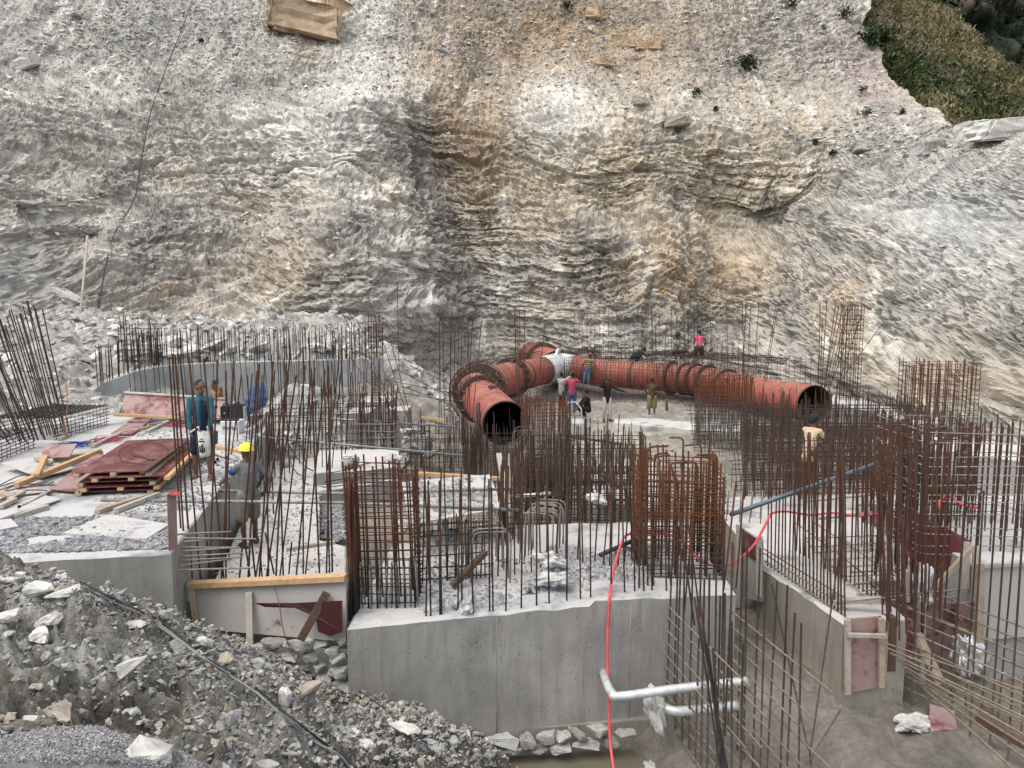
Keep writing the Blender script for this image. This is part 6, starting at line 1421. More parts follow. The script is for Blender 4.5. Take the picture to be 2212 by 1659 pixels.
# ---- bar curtain around the right pipe
def pix_path(pts): return [at(*q) for q in pts]
pc = thing('rebar_mesh', at(1450, 900, 31), 'curtain of thin bars hanging in front of the right pipe', 'rebar mesh')
path = [Vector(p) for p in rpth]
def off_front(p, i):
    t_ = (rpth[min(i + 1, len(rpth) - 1)] - rpth[max(i - 1, 0)]).normalized(); s = Vector((t_.y, -t_.x, 0))
    if s.y > 0: s = -s
    return s
FR = [(rpth[i] + off_front(rpth[i], i) * 1.15) for i in range(4, len(rpth) - 8)]
def along(P, f):
    q = f * (len(P) - 1); i = min(int(q), len(P) - 2); return P[i].lerp(P[i + 1], q - i)
for k in range(96):
    p = along(FR, (k + .5 + jit(.25)) / 96); bar(pc, Vector((p.x, p.y, -.75)), Vector((p.x + jit(.03), p.y + .05, 1.35 + jit(.08))), .0085, 'rust_d' if k % 3 else 'rust')
for j in range(15):
    z = -.65 + 2.0 * j / 14 + jit(.02)
    for k in range(8):
        a, b = along(FR, k / 8), along(FR, (k + 1) / 8); bar(pc, Vector((a.x, a.y - .02, z + jit(.02))), Vector((b.x, b.y - .02, z + jit(.02))), .0075, 'rust_low')
ar = thing('rebar_arches', at(1500, 790, 31), 'bars arching over the top of the right pipe', 'rebar mesh')
for k in range(58):
    i = 6 + int(k / 58 * (len(rpth) - 18)); p = rpth[i]; s = off_front(p, i); r_ = RP + .36
    pts = [p + s * r_ * math.cos(a) + Vector((0, 0, r_ * math.sin(a) + .05)) for a in [R(12 + 13 * q) for q in range(13)]]
    bent(ar, [Vector((pts[0].x, pts[0].y, pts[0].z - .7))] + pts, .0085, 'rust_d' if k % 2 else 'rust', 'arch_bar', 4)
for q in range(8):
    a = R(20 + 20 * q); pts = []
    for i in range(6, len(rpth) - 12, 5):
        p = rpth[i]; s = off_front(p, i); pts.append(p + s * (RP + .38) * math.cos(a) + Vector((0, 0, (RP + .38) * math.sin(a) + .05)))
    bent(ar, pts, .0085, 'rust_d', 'long_bar', 4)
tm = grid_mat('flat mat of bars behind the right pipe carrying two workers', at(1395, 768, 36.4), at(1690, 785, 32.5) - at(1395, 768, 36.4), (1.6, 3.4, .05), 30, 16, .009, 'rust_d')
BK = [(rpth[i] - off_front(rpth[i], i) * 1.5) for i in range(0, len(rpth) - 6)]
bk = thing('rebar_mesh', at(1300, 760, 38), 'bar mesh standing behind the right pipe', 'rebar mesh')
for k in range(70):
    p = along(BK, (k + .5 + jit(.3)) / 70); bar(bk, Vector((p.x, p.y, -.7)), Vector((p.x, p.y, 1.75 + jit(.15))), .009, 'rust_d')
for j in range(9):
    for k in range(6):
        a, b = along(BK, k / 6), along(BK, (k + 1) / 6); z = -.3 + .25 * j; bar(bk, Vector((a.x, a.y, z + jit(.03))), Vector((b.x, b.y, z + jit(.03))), .0085, 'rust_d')
stirrups('row of bent links along the mat behind the right pipe', 1690, 790, .6, 14, 1.0, 1.35, .32, 'rust_d', R(55), .009)
grid_mat('tall thin mesh rising behind the pale junction', at(1232, 775, 38.5), at(1425, 775, 37.5) - at(1232, 775, 38.5), (0, .3, 2.35), 22, 3, .008, 'rust_d', over=.25)
picked('tall separate bars above the right pipe', [(1412, 860, 1408, 662, 31), (1420, 850, 1415, 690, 31), (1430, 850, 1440, 700, 31), (1452, 840, 1450, 664, 31), (1462, 840, 1460, 664, 31), (1480, 840, 1477, 664, 31.4), (1486, 850, 1487, 690, 31), (1500, 860, 1498, 658, 30.6), (1508, 840, 1506, 655, 30.6), (1573, 830, 1569, 652, 30), (1608, 850, 1603, 650, 29), (1612, 860, 1622, 655, 29), (1625, 845, 1640, 652, 29), (1650, 850, 1681, 652, 28.4), (1648, 840, 1676, 660, 28.4), (1600, 890, 1612, 655, 28.6), (1540, 870, 1535, 690, 29.4)], 'rust', .0135)
# bars round the left pipe
al = thing('rebar_arches', at(1060, 850, 26), 'bars arching over the bend of the left pipe', 'rebar mesh')
lp_ = [PL[0].lerp(PL[1], k / 8) for k in range(5, 9)] + mid + [PL[2].lerp(PL[4], k / 14) for k in range(1, 15)]
for k in range(30):
    f = k / 29; p = along(lp_, f); t_ = (along(lp_, min(1, f + .02)) - along(lp_, max(0, f - .02))).normalized(); s = Vector((t_.y, -t_.x, 0)).normalized(); r_ = RP + .30
    pts = [p + s * r_ * math.cos(a) + Vector((0, 0, r_ * math.sin(a))) for a in [R(-50 + 20 * q) for q in range(15)]]
    bent(al, pts, .0085, 'rust_d' if k % 2 else 'rust', 'arch_bar', 4)
for q in range(9):
    a = R(-30 + 24 * q); pts = []
    for i in range(0, 24):
        f = i / 23; p = along(lp_, f); t_ = (along(lp_, min(1, f + .02)) - along(lp_, max(0, f - .02))).normalized(); s = Vector((t_.y, -t_.x, 0)).normalized()
        pts.append(p + s * (RP + .31) * math.cos(a) + Vector((0, 0, (RP + .31) * math.sin(a))))
    bent(al, pts, .0085, 'steel_tan' if q % 3 == 0 else 'rust_d', 'long_bar', 4)
dm = thing('rebar_arches', jc, 'dome of bars around the main branch behind the junction', 'rebar mesh')
for k in range(10):
    f = k / 9; p = up_[0].lerp(up_[2], f * .9 + .1); r_ = RP + .62
    bent(dm, [p + Vector((r_ * math.cos(a), 0, r_ * math.sin(a) * 1.0)) for a in [R(-20 + 22 * q) for q in range(11)]], .0085, 'rust_d', 'arch_bar', 4)
for q in range(11):
    a = R(-20 + 22 * q); r_ = RP + .63
    bent(dm, [p + Vector((r_ * math.cos(a), 0, r_ * math.sin(a))) for p in (up_[0].lerp(up_[2], .1), up_[0].lerp(up_[2], .5), up_[2])], .0085, 'rust_d', 'long_bar', 4)
# steel loops lying on the board stack
co = thing('rod_loops', gz(350, 985, 1.27), 'thin steel rods bent into loops on the board stack', 'rods')
z = 1.31
for pts in ([(258, 985), (262, 970), (300, 957), (360, 948), (400, 952)], [(258, 985), (265, 996), (310, 1003)], [(280, 975), (290, 985), (340, 995), (380, 990), (388, 980)], [(282, 968), (320, 958), (352, 962), (378, 988)], [(300, 1003), (330, 992), (352, 996)], [(285, 976), (310, 988), (355, 1003)]):
    bent(co, smooth_path([gz(x, y, z + jit(.02)) for x, y in pts], 6), .0055, 'rust_d', 'rod', 5)
rr_ = thing('rod_loops', gz(60, 1055, ZS), 'tangle of rusty rods below the white board at the left', 'rods')
for k in range(9):
    y0 = 1030 + 6 * k
    bent(rr_, smooth_path([gz(-10 + jit(10), y0 + 16 + jit(6), ZS + .04 + jit(.02)), gz(50 + jit(10), y0 + jit(6), ZS + .06), gz(100 + jit(15), y0 - 6 + jit(6), ZS + .05), gz(130 + jit(15), y0 - 12 + jit(8), ZS + .03)], 4), .010, 'rust', 'rod', 5)
# ================================================================== people
PENDING = []
def skinmat(name, c, rough=.6): return m_plain(name, c, rough, .15, 18, .05, 0, .35)
M['skin'] = skinmat('brown_skin', (.13, .066, .042))
M['skin_d'] = skinmat('dark_brown_skin', (.085, .045, .030))
M['hair'] = m_plain('black_hair', (.012, .011, .010), .6, .5, 90, .8)
def cloth(name, c, var=.25): return m_plain(name, c, .92, var, 14, .25, 0, .15)
def prim_cap(bm, p, q, r0, r1, flat=None):
    """a tapered limb piece with round ends"""
    p, q = Vector(p), Vector(q); d = q - p; L = max(d.length, 1e-4); d = d / L
    u = Vector(flat).normalized() if flat is not None else d.orthogonal().normalized()
    u = (u - d * u.dot(d)).normalized(); w = d.cross(u); n = 12; rings = []
    prof = [(-r0 * math.cos(a), r0 * math.sin(a)) for a in (R(18), R(45), R(72))] + [(0, r0), (L * .5, (r0 + r1) / 2), (L, r1)] + [(L + r1 * math.cos(a), r1 * math.sin(a)) for a in (R(72), R(45), R(18))]
    fl = .72 if flat is not None else 1.0
    for z, r in prof:
        rings.append([bm.verts.new(p + d * z + (u * math.cos(2 * math.pi * k / n) * fl + w * math.sin(2 * math.pi * k / n)) * r) for k in range(n)])
    for a, b in zip(rings[:-1], rings[1:]):
        for k in range(n): bm.faces.new((a[k], a[(k + 1) % n], b[(k + 1) % n], b[k]))
    bm.faces.new(rings[0][::-1]); bm.faces.new(rings[-1])
def prim_ell(bm, c, ax, rad):
    """an ellipsoid: ax = (right, forward, up) vectors"""
    m = Matrix(((ax[0].x, ax[1].x, ax[2].x), (ax[0].y, ax[1].y, ax[2].y), (ax[0].z, ax[1].z, ax[2].z)))
    r = bmesh.ops.create_icosphere(bm, subdivisions=2, radius=1)
    for v_ in r['verts']: v_.co = Vector(c) + m @ Vector((v_.co.x * rad[0], v_.co.y * rad[1], v_.co.z * rad[2]))
def organic(name, parent, prims, mats, voxel, smooth=4, extra=None, seams=None):
    """the pieces grown into one continuous surface"""
    bm = bmesh.new()
    for q in prims:
        if q[0] == 'c': prim_cap(bm, *q[1:])
        else: prim_ell(bm, *q[1:])
    me = bpy.data.meshes.new(name); bm.to_mesh(me); bm.free()
    o = bpy.data.objects.new(name, me); link(o, parent)
    m = o.modifiers.new('remesh', 'REMESH'); m.mode = 'VOXEL'; m.voxel_size = voxel; m.use_smooth_shade = True
    s = o.modifiers.new('smooth', 'SMOOTH'); s.iterations = smooth; s.factor = .5
    PENDING.append((o, mats if isinstance(mats, (list, tuple)) else [mats], extra))
    return o
def finish_organic():
    dg = bpy.context.evaluated_depsgraph_get(); done = []
    for o, mats, extra in PENDING:
        done.append((o, mats, extra, bpy.data.meshes.new_from_object(o.evaluated_get(dg))))
    for o, mats, extra, me in done:
        o.modifiers.clear()
        bm = bmesh.new(); bm.from_mesh(me)
        if extra:
            for f in extra: f(bm)
        bm.to_mesh(me); bm.free()
        me.polygons.foreach_set('use_smooth', [True] * len(me.polygons))
        me.materials.clear(); me.materials.append(M[mats[0]]); me.name = o.name
        o.data = me
    PENDING.clear()
def ik(a, c, l1, l2, pole):
    a, c = Vector(a), Vector(c); d = c - a; L = d.length
    if L > (l1 + l2) * .995: c = a + d.normalized() * (l1 + l2) * .995; d = c - a; L = d.length
    x = (l1 * l1 - l2 * l2 + L * L) / (2 * L); h = math.sqrt(max(l1 * l1 - x * x, 1e-6)); n = d.normalized()
    p = Vector(pole); p = (p - n * p.dot(n)).normalized()
    return a + n * x + p * h, c
def person(label, loc, yaw, P, group=None):
    """P: pose and clothes, in the person's own frame (x right, y forward, z up; 1.66 m tall when standing)"""
    H = P.get('h', 1.0); vx = P.get('vx', .016)
    th = thing('person', loc, label, 'person', group); th.rotation_euler = (0, 0, yaw); th.scale = (H, H, H)
    pel = Vector(P.get('pel', (0, 0, .88))); u = Vector(P.get('lean', (0, 0, 1))).normalized()
    tw = P.get('twist', 0.0)
    f = Vector((0, 1, 0)); f = (f - u * f.dot(u)).normalized(); r = f.cross(u)
    f2 = (f * math.cos(tw) - r * math.sin(tw)).normalized(); r2 = f2.cross(u)
    ax, ax2 = (r, f, u), (r2, f2, u)
    chest = pel + u * .36; neck = pel + u * .52; hu = (u * .6 + Vector(P.get('headlean', (0, 0, 1)))).normalized()
    hd = Vector(P.get('look', tuple(f2))); hd = (hd - hu * hd.dot(hu) * .65).normalized(); hr = hd.cross(hu).normalized(); hup = hr.cross(hd)
    head = neck + hu * .165 + hd * .015; hax = (hr, hd, hup)
    sh = {s: neck - u * .06 + r2 * (.162 * s) for s in (-1, 1)}; hip = {s: pel + r * (.085 * s) - u * .02 for s in (-1, 1)}
    hands = {1: Vector(P.get('handR', (.24, .02, .72))), -1: Vector(P.get('handL', (-.24, .02, .72)))}
    feet = {1: Vector(P.get('footR', (.10, 0, .06))), -1: Vector(P.get('footL', (-.10, 0, .06)))}
    el, wr, kn, an = {}, {}, {}, {}
    for s in (-1, 1):
        el[s], wr[s] = ik(sh[s], hands[s], .275, .25, P.get('poleR' if s > 0 else 'poleL', (s * .5, -1, -.3)))
        kn[s], an[s] = ik(hip[s], feet[s], .41, .40, P.get('kneeR' if s > 0 else 'kneeL', (s * .15, 1, 0)))
    skin = P.get('skin', 'skin')
    body = [('e', pel, ax, (.145, .095, .11)), ('c', pel, chest, .105, .125), ('e', chest + u * .02, ax2, (.15, .10, .17)), ('c', sh[-1], sh[1], .055, .055), ('c', neck - u * .03, head, .052, .05)]
    body += [('e', head + hup * .025, hax, (.074, .094, .098)), ('e', head - hup * .055 + hd * .028, hax, (.055, .062, .062)), ('c', head + hd * .092 + hup * .012, head + hd * .112 - hup * .022, .010, .016), ('e', head + hd * .083 + hup * .035, hax, (.05, .012, .012)), ('e', head + hd * .086 - hup * .062, hax, (.026, .014, .012))]
    body += [('e', head + hr * (.076 * s) - hup * .005, hax, (.012, .022, .034)) for s in (-1, 1)]
    extra = []
    for s in (-1, 1):
        body += [('c', sh[s], el[s], .047, .038), ('c', el[s], wr[s], .038, .026), ('c', hip[s], kn[s], .078, .052), ('c', kn[s], an[s], .050, .034)]
        calf = kn[s].lerp(an[s], .32); bk = (an[s] - kn[s]).cross(r).normalized()
        body.append(('e', calf - f * .015, ax, (.045, .048, .11)))
        fd = Vector(P.get('toeR' if s > 0 else 'toeL', (s * .25, 1, 0))).normalized(); fl = Vector((an[s].x, an[s].y, an[s].z - .035))
        body += [('c', fl - fd * .035, fl + fd * .11, .034, .040, (0, 0, 1)), ('c', fl + fd * .11, fl + fd * .165, .036, .022, (0, 0, 1))]
        hdv = (wr[s] - el[s]).normalized(); hdv = (hdv + Vector(P.get('handdirR' if s > 0 else 'handdirL', (0, 0, 0)))).normalized()
        side = hdv.cross(Vector(P.get('palmR' if s > 0 else 'palmL', (s * -1, 0, 0.01)))).normalized()
        pn = side.cross(hdv).normalized()
        body.append(('c', wr[s], wr[s] + hdv * .075, .026, .036, tuple(pn)))
        curl = P.get('curl', .5)
        def fingers(bm, w=wr[s], h=hdv, sd=side, pn=pn, curl=curl):
            for q, (o_, L) in enumerate(((-.030, .075), (-.010, .085), (.010, .082), (.029, .064))):
                b = w + h * .085 + sd * o_; d1 = (h + pn * curl * .5).normalized(); d2 = (h + pn * curl * 1.8).normalized()
                prim_cap(bm, b - h * .02, b + d1 * L * .5, .0095, .0088); prim_cap(bm, b + d1 * L * .5, b + d1 * L * .5 + d2 * L * .5, .0088, .007)
            b = w + h * .03 - sd * .028; d1 = (h * .7 - sd * .7 + pn * .3).normalized()
            prim_cap(bm, b, b + d1 * .04, .012, .0105); prim_cap(bm, b + d1 * .04, b + d1 * .04 + (h + pn * .4).normalized() * .032, .0105, .008)
        extra.append(fingers)
    organic('body', th, body, skin, vx, 3, extra)
    # clothes
    def tor(x, low=0.0): return [('e', pel + u * (.0 - low), ax, (.145 + x, .098 + x, .11)), ('c', pel + u * (.02 - low), chest, .108 + x, .128 + x), ('e', chest + u * .02, ax2, (.155 + x, .105 + x, .165)), ('c', sh[-1], sh[1], .050 + x * .7, .050 + x * .7)]
    sm = P.get('shirt')
    if sm:
        sl = P.get('sleeve', 1.0); pr_ = tor(.016, P.get('hem', .05))
        for s in (-1, 1):
            if sl <= 1: pr_.append(('c', sh[s], sh[s].lerp(el[s], sl), .058, .056))
            else: pr_ += [('c', sh[s], el[s], .058, .05), ('c', el[s], el[s].lerp(wr[s], sl - 1), .05, .040)]
        organic('shirt', th, pr_, sm, vx, 3)
        org_collar = ('c', neck - u * .02, neck + u * .015, .062, .06)
        if P.get('collar'): organic('collar', th, [org_collar], sm, vx, 2)
    if P.get('vest'):
        v_ = [('e', pel + u * (-.02), ax, (.168, .120, .10)), ('c', pel - u * .02, chest, .128, .150), ('e', chest + u * .01, ax2, (.182, .128, .165))]
        organic('vest', th, v_, P['vest'], vx, 3)
        front = [pel + f * .118 + u * -.10, chest + f2 * .128 + u * .0, neck + f2 * .085 - u * .02]
        mb = MB()
        mb.tube([pel - u * .09 + f * .122, pel + u * .1 + f * .140, chest + f2 * .146, chest + u * .1 + f2 * .128, neck + f2 * .085 - u * .02], [.030, .034, .040, .046, .05], 8); o = mb.build('shirt_front', M[sm]); o.parent = th
    if P.get('legs'):
        ll = P.get('legl', 2.0); lr = P.get('legr', .014); pr_ = [('e', pel - u * .02, ax, (.150, .105, .12)), ('c', pel + u * .06, pel, .118, .12)]
        for s in (-1, 1):
            if ll <= 1: pr_.append(('c', hip[s], hip[s].lerp(kn[s], ll), .088 + lr, .066 + lr * 1.6))
            else: pr_ += [('c', hip[s], kn[s], .088 + lr, .060 + lr), ('c', kn[s], kn[s].lerp(an[s], ll - 1), .060 + lr, .045 + lr)]
        organic('trousers' if ll > 1 else 'shorts', th, pr_, P['legs'], vx, 3)
    if P.get('shoes'):
        for s in (-1, 1):
            fd = Vector(P.get('toeR' if s > 0 else 'toeL', (s * .25, 1, 0))).normalized(); fl = Vector((an[s].x, an[s].y, an[s].z - .035))
            if P.get('sandals'):
                mb = MB(); q = fd.cross(Vector((0, 0, 1))); fl2 = Vector((fl.x, fl.y, fl.z - .033))
                mb.add([fl2 - fd * .08 - q * .04, fl2 - fd * .08 + q * .04, fl2 + fd * .17 + q * .05, fl2 + fd * .17 - q * .05] + [p + Vector((0, 0, .02)) for p in (fl2 - fd * .08 - q * .04, fl2 - fd * .08 + q * .04, fl2 + fd * .17 + q * .05, fl2 + fd * .17 - q * .05)], [(3, 2, 1, 0), (4, 5, 6, 7), (0, 1, 5, 4), (1, 2, 6, 5), (2, 3, 7, 6), (3, 0, 4, 7)])
                mb.tube([fl2 + fd * .08 - q * .05, fl2 + fd * .08 - q * .035 + Vector((0, 0, .07)), fl2 + fd * .08 + q * .035 + Vector((0, 0, .07)), fl2 + fd * .08 + q * .05], .016, 6)
                mb.build('sandal', M[P['shoes']]).parent = th
            else:
                organic('shoe', th, [('c', fl - fd * .04, fl + fd * .11, .046, .05, (0, 0, 1)), ('c', fl + fd * .11, fl + fd * .18, .046, .030, (0, 0, 1)), ('c', fl, an[s] + Vector((0, 0, .02)), .046, .044)], P['shoes'], vx, 2)
    if P.get('hair', 'hair') and not P.get('helmet'):
        big = P.get('hairsize', .008)
        organic('hair', th, [('e', head + hup * .042 - hd * .02, hax, (.076 + big, .090 + big, .088 + big)), ('e', head + hup * .0 - hd * .045, hax, (.070 + big, .058 + big, .07 + big))], P.get('hair', 'hair'), vx, 2)
    if P.get('beard'):
        organic('beard', th, [('e', head - hup * .075 + hd * .035, hax, (.058, .062, .045)), ('e', head - hup * .035 + hd * .01, hax, (.072, .04, .05))], 'hair', vx, 2)
    if vx < .0125:
        for s in (-1, 1):
            mb = MB(); bm = bmesh.new(); prim_ell(bm, head + hd * .086 + hr * (.030 * s) + hup * .016, hax, (.014, .008, .007)); me = bpy.data.meshes.new('eye'); bm.to_mesh(me); bm.free(); me.materials.append(M['hair'])
            o = link(bpy.data.objects.new('eye', me), th)
        bm = bmesh.new(); prim_ell(bm, head + hd * .098 - hup * .060, hax, (.024, .006, .005)); me = bpy.data.meshes.new('mouth'); bm.to_mesh(me); bm.free(); me.materials.append(M['skin_d']); link(bpy.data.objects.new('mouth', me), th)
    if P.get('cap'):
        cap = [('e', head + hup * .050 - hd * .008, hax, (.086, .104, .084))]
        if P.get('brim', True): cap.append(('c', head + hup * .055 + hd * .09, head + hup * .045 + hd * .15, .055, .04, tuple(hup)))
        organic('cap', th, cap, P['cap'], vx, 2)
    if P.get('helmet'):
        V, Fs = [], []; n, m_ = 28, 9
        for j in range(m_ + 1):
            a = R(90) * j / m_
            for k in range(n):
                b = 2 * math.pi * k / n; rib = 1 + (.025 if abs(math.cos(b)) < .25 and j > 0 else 0)
                x, y, z_ = math.sin(a) * math.cos(b) * .112 * rib, math.sin(a) * math.sin(b) * .136 * rib, math.cos(a) * .108 * rib
                V.append(head + hup * (.052 + z_) + hr * x + hd * (y - .005))
        for k in range(n):
            b = 2 * math.pi * k / n; br = 1.14 + .16 * max(0, math.sin(b)) ** 2
            V.append(head + hup * (.046 - .012 * max(0, math.sin(b))) + hr * math.cos(b) * .112 * br + hd * (math.sin(b) * .136 * br - .005))
        for j in range(m_ + 1):
            for k in range(n): Fs.append((j * n + k, (j + 1) * n + k, (j + 1) * n + (k + 1) % n, j * n + (k + 1) % n))
        mb = MB(); mb.add(V, Fs, 0, True); o = mb.build('helmet', M['helmet']); o.parent = th
        s_ = o.modifiers.new('thickness', 'SOLIDIFY'); s_.thickness = -.004
    th['_j'] = 0; del th['_j']
    Mx = Matrix.Translation(Vector(loc)) @ Matrix.Rotation(yaw, 4, 'Z') @ Matrix.Scale(H, 4)
    return th, {'wr': {s: Mx @ wr[s] for s in wr}, 'el': {s: Mx @ el[s] for s in el}, 'sh': {s: Mx @ sh[s] for s in sh}, 'head': Mx @ head, 'M': Mx, 'jl': (sh, el, wr)}
t = NT('yellow_helmet_plastic'); M['helmet'] = t.done((.72, .56, .015), .35, None, 0, .5)
for n_, c_ in dict(teal=(.022, .085, .11), navy=(.022, .03, .05), navy_d=(.012, .018, .032), grey_shirt=(.115, .118, .125), olive=(.15, .145, .115), jeans=(.045, .085, .16), jacket=(.018, .013, .012), grey_tr=(.33, .31, .29), pink=(.33, .05, .09), pinkl=(.42, .07, .13), check=(.30, .27, .29), darkc=(.016, .017, .019), brown_c=(.075, .045, .032), khaki=(.17, .15, .08), sage=(.16, .19, .165), cream=(.44, .33, .23), brown_tr=(.07, .05, .042), greycap=(.30, .29, .29), capd=(.015, .02, .03), orange_c=(.30, .10, .055), shoe=(.03, .03, .032), sandal=(.16, .15, .14), tan_s=(.22, .13, .07), bluecloth=(.06, .10, .19), white_c=(.50, .50, .48), band_b=(.03, .06, .25)).items():
    M[n_] = cloth(n_ + '_cloth', c_)
t = NT('striped_jersey'); w = t.n('TexWave', wave_type='BANDS', bands_direction='Z', Scale=3.6, Distortion=.4); t.l(t.coord('Position'), w.inputs['Vector'])
M['stripe'] = t.done(t.ramp(w.outputs['Fac'], [(.45, (.03, .022, .02)), (.55, (.36, .28, .17))]), .9)
def yaw_to(x, y): return math.atan2(-x, y)      # turns the person's forward (+Y) towards world direction x, y
# man in the vest
loc = gz(441, 1031, ZS); W = Vector
th1, j1 = person('person in a dark vest over a teal shirt holding a white bag on the slab', loc, yaw_to(.18, -1), dict(vx=.011, h=1.04, shirt='teal', sleeve=1.85, vest='navy', collar=True, legs='navy_d', legl=.93, lr=.02, shoes='sandal', sandals=True,
    handR=(.13, .25, .86), handL=(-.17, .24, .84), poleR=(1, -.5, -.2), poleL=(-1, -.5, -.2), footR=(.12, .03, .06), footL=(-.13, .12, .06), look=(-.75, .8, -.55), lean=(.0, .05, 1), curl=1.0, hairsize=.004))
# white printed bag hanging from his hands
wr = j1['wr']; tops = [wr[1] + Vector((0, -.05, -.06)), wr[-1] + Vector((0, -.05, -.06))]
bg = thing('bag', (wr[1] + wr[-1]) / 2 - Vector((0, 0, .6)), 'white plastic shopping bag with dark print held by the man in the vest', 'bag')
c_ = at(441, 958, loc.y - .36); hw, hh = .105, .215
mb = MB(); V = []; n = 14
for j in range(9):
    f_ = j / 8; z_ = -hh + 2 * hh * f_; wx = hw * (.80 + .35 * math.sin(f_ * 2.2) * (1 - .25 * f_)); wy = .035 + .05 * (1 - f_)
    for k in range(n):
        a_ = 2 * math.pi * k / n; V.append(c_ + Vector((math.cos(a_) * wx + .012 * math.sin(5 * a_ + j), math.sin(a_) * wy + .01 * math.sin(3 * a_ + 2 * j), z_ + .008 * math.sin(4 * a_))))
mb.add(V, [(j * n + k, j * n + (k + 1) % n, (j + 1) * n + (k + 1) % n, (j + 1) * n + k) for j in range(8) for k in range(n)] + [tuple(range(n))[::-1]], 0, True)
mb.build('sack', M['white_c'], bg)
for s, w_ in ((1, wr[1]), (-1, wr[-1])):
    dx = -.075 if s > 0 else .075
    MB().tube([c_ + Vector((dx, 0, hh - .01)), c_ + Vector((dx, -.02, hh + .08)), w_ + Vector((0, -.03, -.05)), w_ + Vector((0, .02, -.03))], .016, 6).build('handle', M['white_c'], bg)
mb = MB()
for (x0, x1, z0, z1) in ((-.045, -.02, -.14, -.02), (-.01, .02, -.15, .0), (.03, .055, -.13, -.05), (-.05, .05, .04, .065), (-.03, .03, .085, .10)):
    mb.box(c_ + Vector(((x0 + x1) / 2, -.098, (z0 + z1) / 2)), (x1 - x0, .004, z1 - z0))
mb.build('print', M['darkc'], bg)
# dark tool or satchel by his left hand
tag(root_at_base(MB().box(wr[-1] + Vector((.05, .02, -.14)), (.15, .05, .24), None, 0, .012).build('satchel', cloth('satchel_cloth', (.06, .065, .07)), bevel=.02)), 'grey satchel hanging behind the left hand of the man in the vest', 'bag')
# man with the yellow helmet
loc = gz(541, 1178, 0)
th2, j2 = person('person in a yellow helmet and grey shirt seen from behind on the white floor', loc, yaw_to(-.62, .78), dict(vx=.011, h=1.0, shirt='grey_shirt', sleeve=1.9, hem=.09, legs='olive', legl=.92, legr=.022, shoes='brown_tr', sandals=True, helmet=True, beard=True, skin='skin_d',
    handL=(-.30, .42, 1.02), handR=(.30, .05, .90), poleL=(-1, -.3, -.5), poleR=(1, -.9, 0), footR=(.13, .10, .06), footL=(-.11, -.06, .06), look=(-.15, 1, .1), curl=.8))
jl = j2['jl']
for s in (-1,):
    a_, b_ = jl[0][s], jl[1][s]
    for (f0, f1, mt, nm) in ((.30, .62, 'band_b', 'sleeve_band'), (.66, .98, 'white_c', 'sleeve_band')):
        o = MB().tube([a_.lerp(b_, f0), a_.lerp(b_, f1)], [.0625, .0600], 14).build(nm, M[mt]); o.parent = th2
# squatting helper behind the vest man
SQ = dict(pel=(0, -.08, .30), lean=(0, .35, 1), footR=(.13, .06, .06), footL=(-.13, .06, .06), kneeR=(.35, 1, .4), kneeL=(-.35, 1, .4))
person('person in tan squatting behind the man in the vest with a hand at the head', gz(470, 912, ZS) + Vector((-.05, .3, 0)), yaw_to(-.5, -.8), dict(SQ, vx=.015, shirt='tan_s', sleeve=.6, legs='brown_tr', legl=1.8, handL=(-.12, .12, .98), handR=(.2, .3, .45), poleL=(-1, .4, 0), hairsize=.012))
# people around the pipes
p = at(1269, 833, 35.2)
person('person in a striped jersey and orange cap leaning back on the right pipe', p, yaw_to(-.35, -1), dict(h=.95, vx=.018, shirt='stripe', sleeve=.55, legs='jeans', legl=1.7, cap='orange_c', brim=True, lean=(-.12, -.22, 1), pel=(0, -.1, .86), footR=(.16, .22, .06), footL=(-.06, .18, .06), handR=(.42, .06, .78), handL=(-.44, -.05, .82), skin='skin_d'))
p = at(1311, 908, 29.0)
person('person in a dark jacket holding a phone to the ear, one arm stretched out', p, yaw_to(.1, -1), dict(h=1.0, vx=.016, shirt='jacket', sleeve=1.93, hem=.10, legs='grey_tr', legl=1.95, shoes='shoe', cap='capd', handR=(.14, .10, 1.50), poleR=(1, .4, -.8), handL=(-.66, .12, 1.16), poleL=(-.2, -.2, -1), footR=(.13, .0, .06), footL=(-.12, .06, .06), look=(.2, 1, -.05), collar=True))
tag(root_at_base(MB().box(at(1303.5, 825, 28.85), (.04, .09, .13)).build('phone', M['darkc'], bevel=.008)), 'dark phone held to the ear of the man in the dark jacket', 'phone')
p = at(1235, 893, 29.6)
person('person in a pink shirt and jeans seen from behind with a grey cloth cap', p, yaw_to(.1, 1), dict(h=1.0, vx=.018, shirt='pink', sleeve=.7, hem=.08, legs='jeans', legl=1.95, cap='greycap', brim=False, handR=(.2, .34, 1.35), handL=(-.2, .3, 1.0), poleR=(1, 0, -.6), poleL=(-1, -.2, -.6), look=(-.2, 1, .25)))
p = at(1213, 892, 30.4)
person('person in a checked pale shirt reaching up to the pipe behind the orange cage', p, yaw_to(.6, .8), dict(h=1.03, vx=.018, shirt='check', sleeve=.9, hem=.08, legs='brown_tr', legl=1.95, cap='greycap', brim=False, handR=(.25, .42, 1.62), handL=(-.1, .38, 1.2), poleR=(1, 0, -.6), poleL=(-1, 0, -.6)))
p = at(1266, 900, 28.4)
person('person in dark clothes squatting beside the white trolley', p, yaw_to(-1, -.25), dict(SQ, vx=.016, shirt='darkc', sleeve=1.8, legs='darkc', legl=1.9, handL=(-.12, .38, .36), handR=(.15, .35, .32), lean=(0, .2, 1), hairsize=.02))
p = at(1408, 903, 30.2)
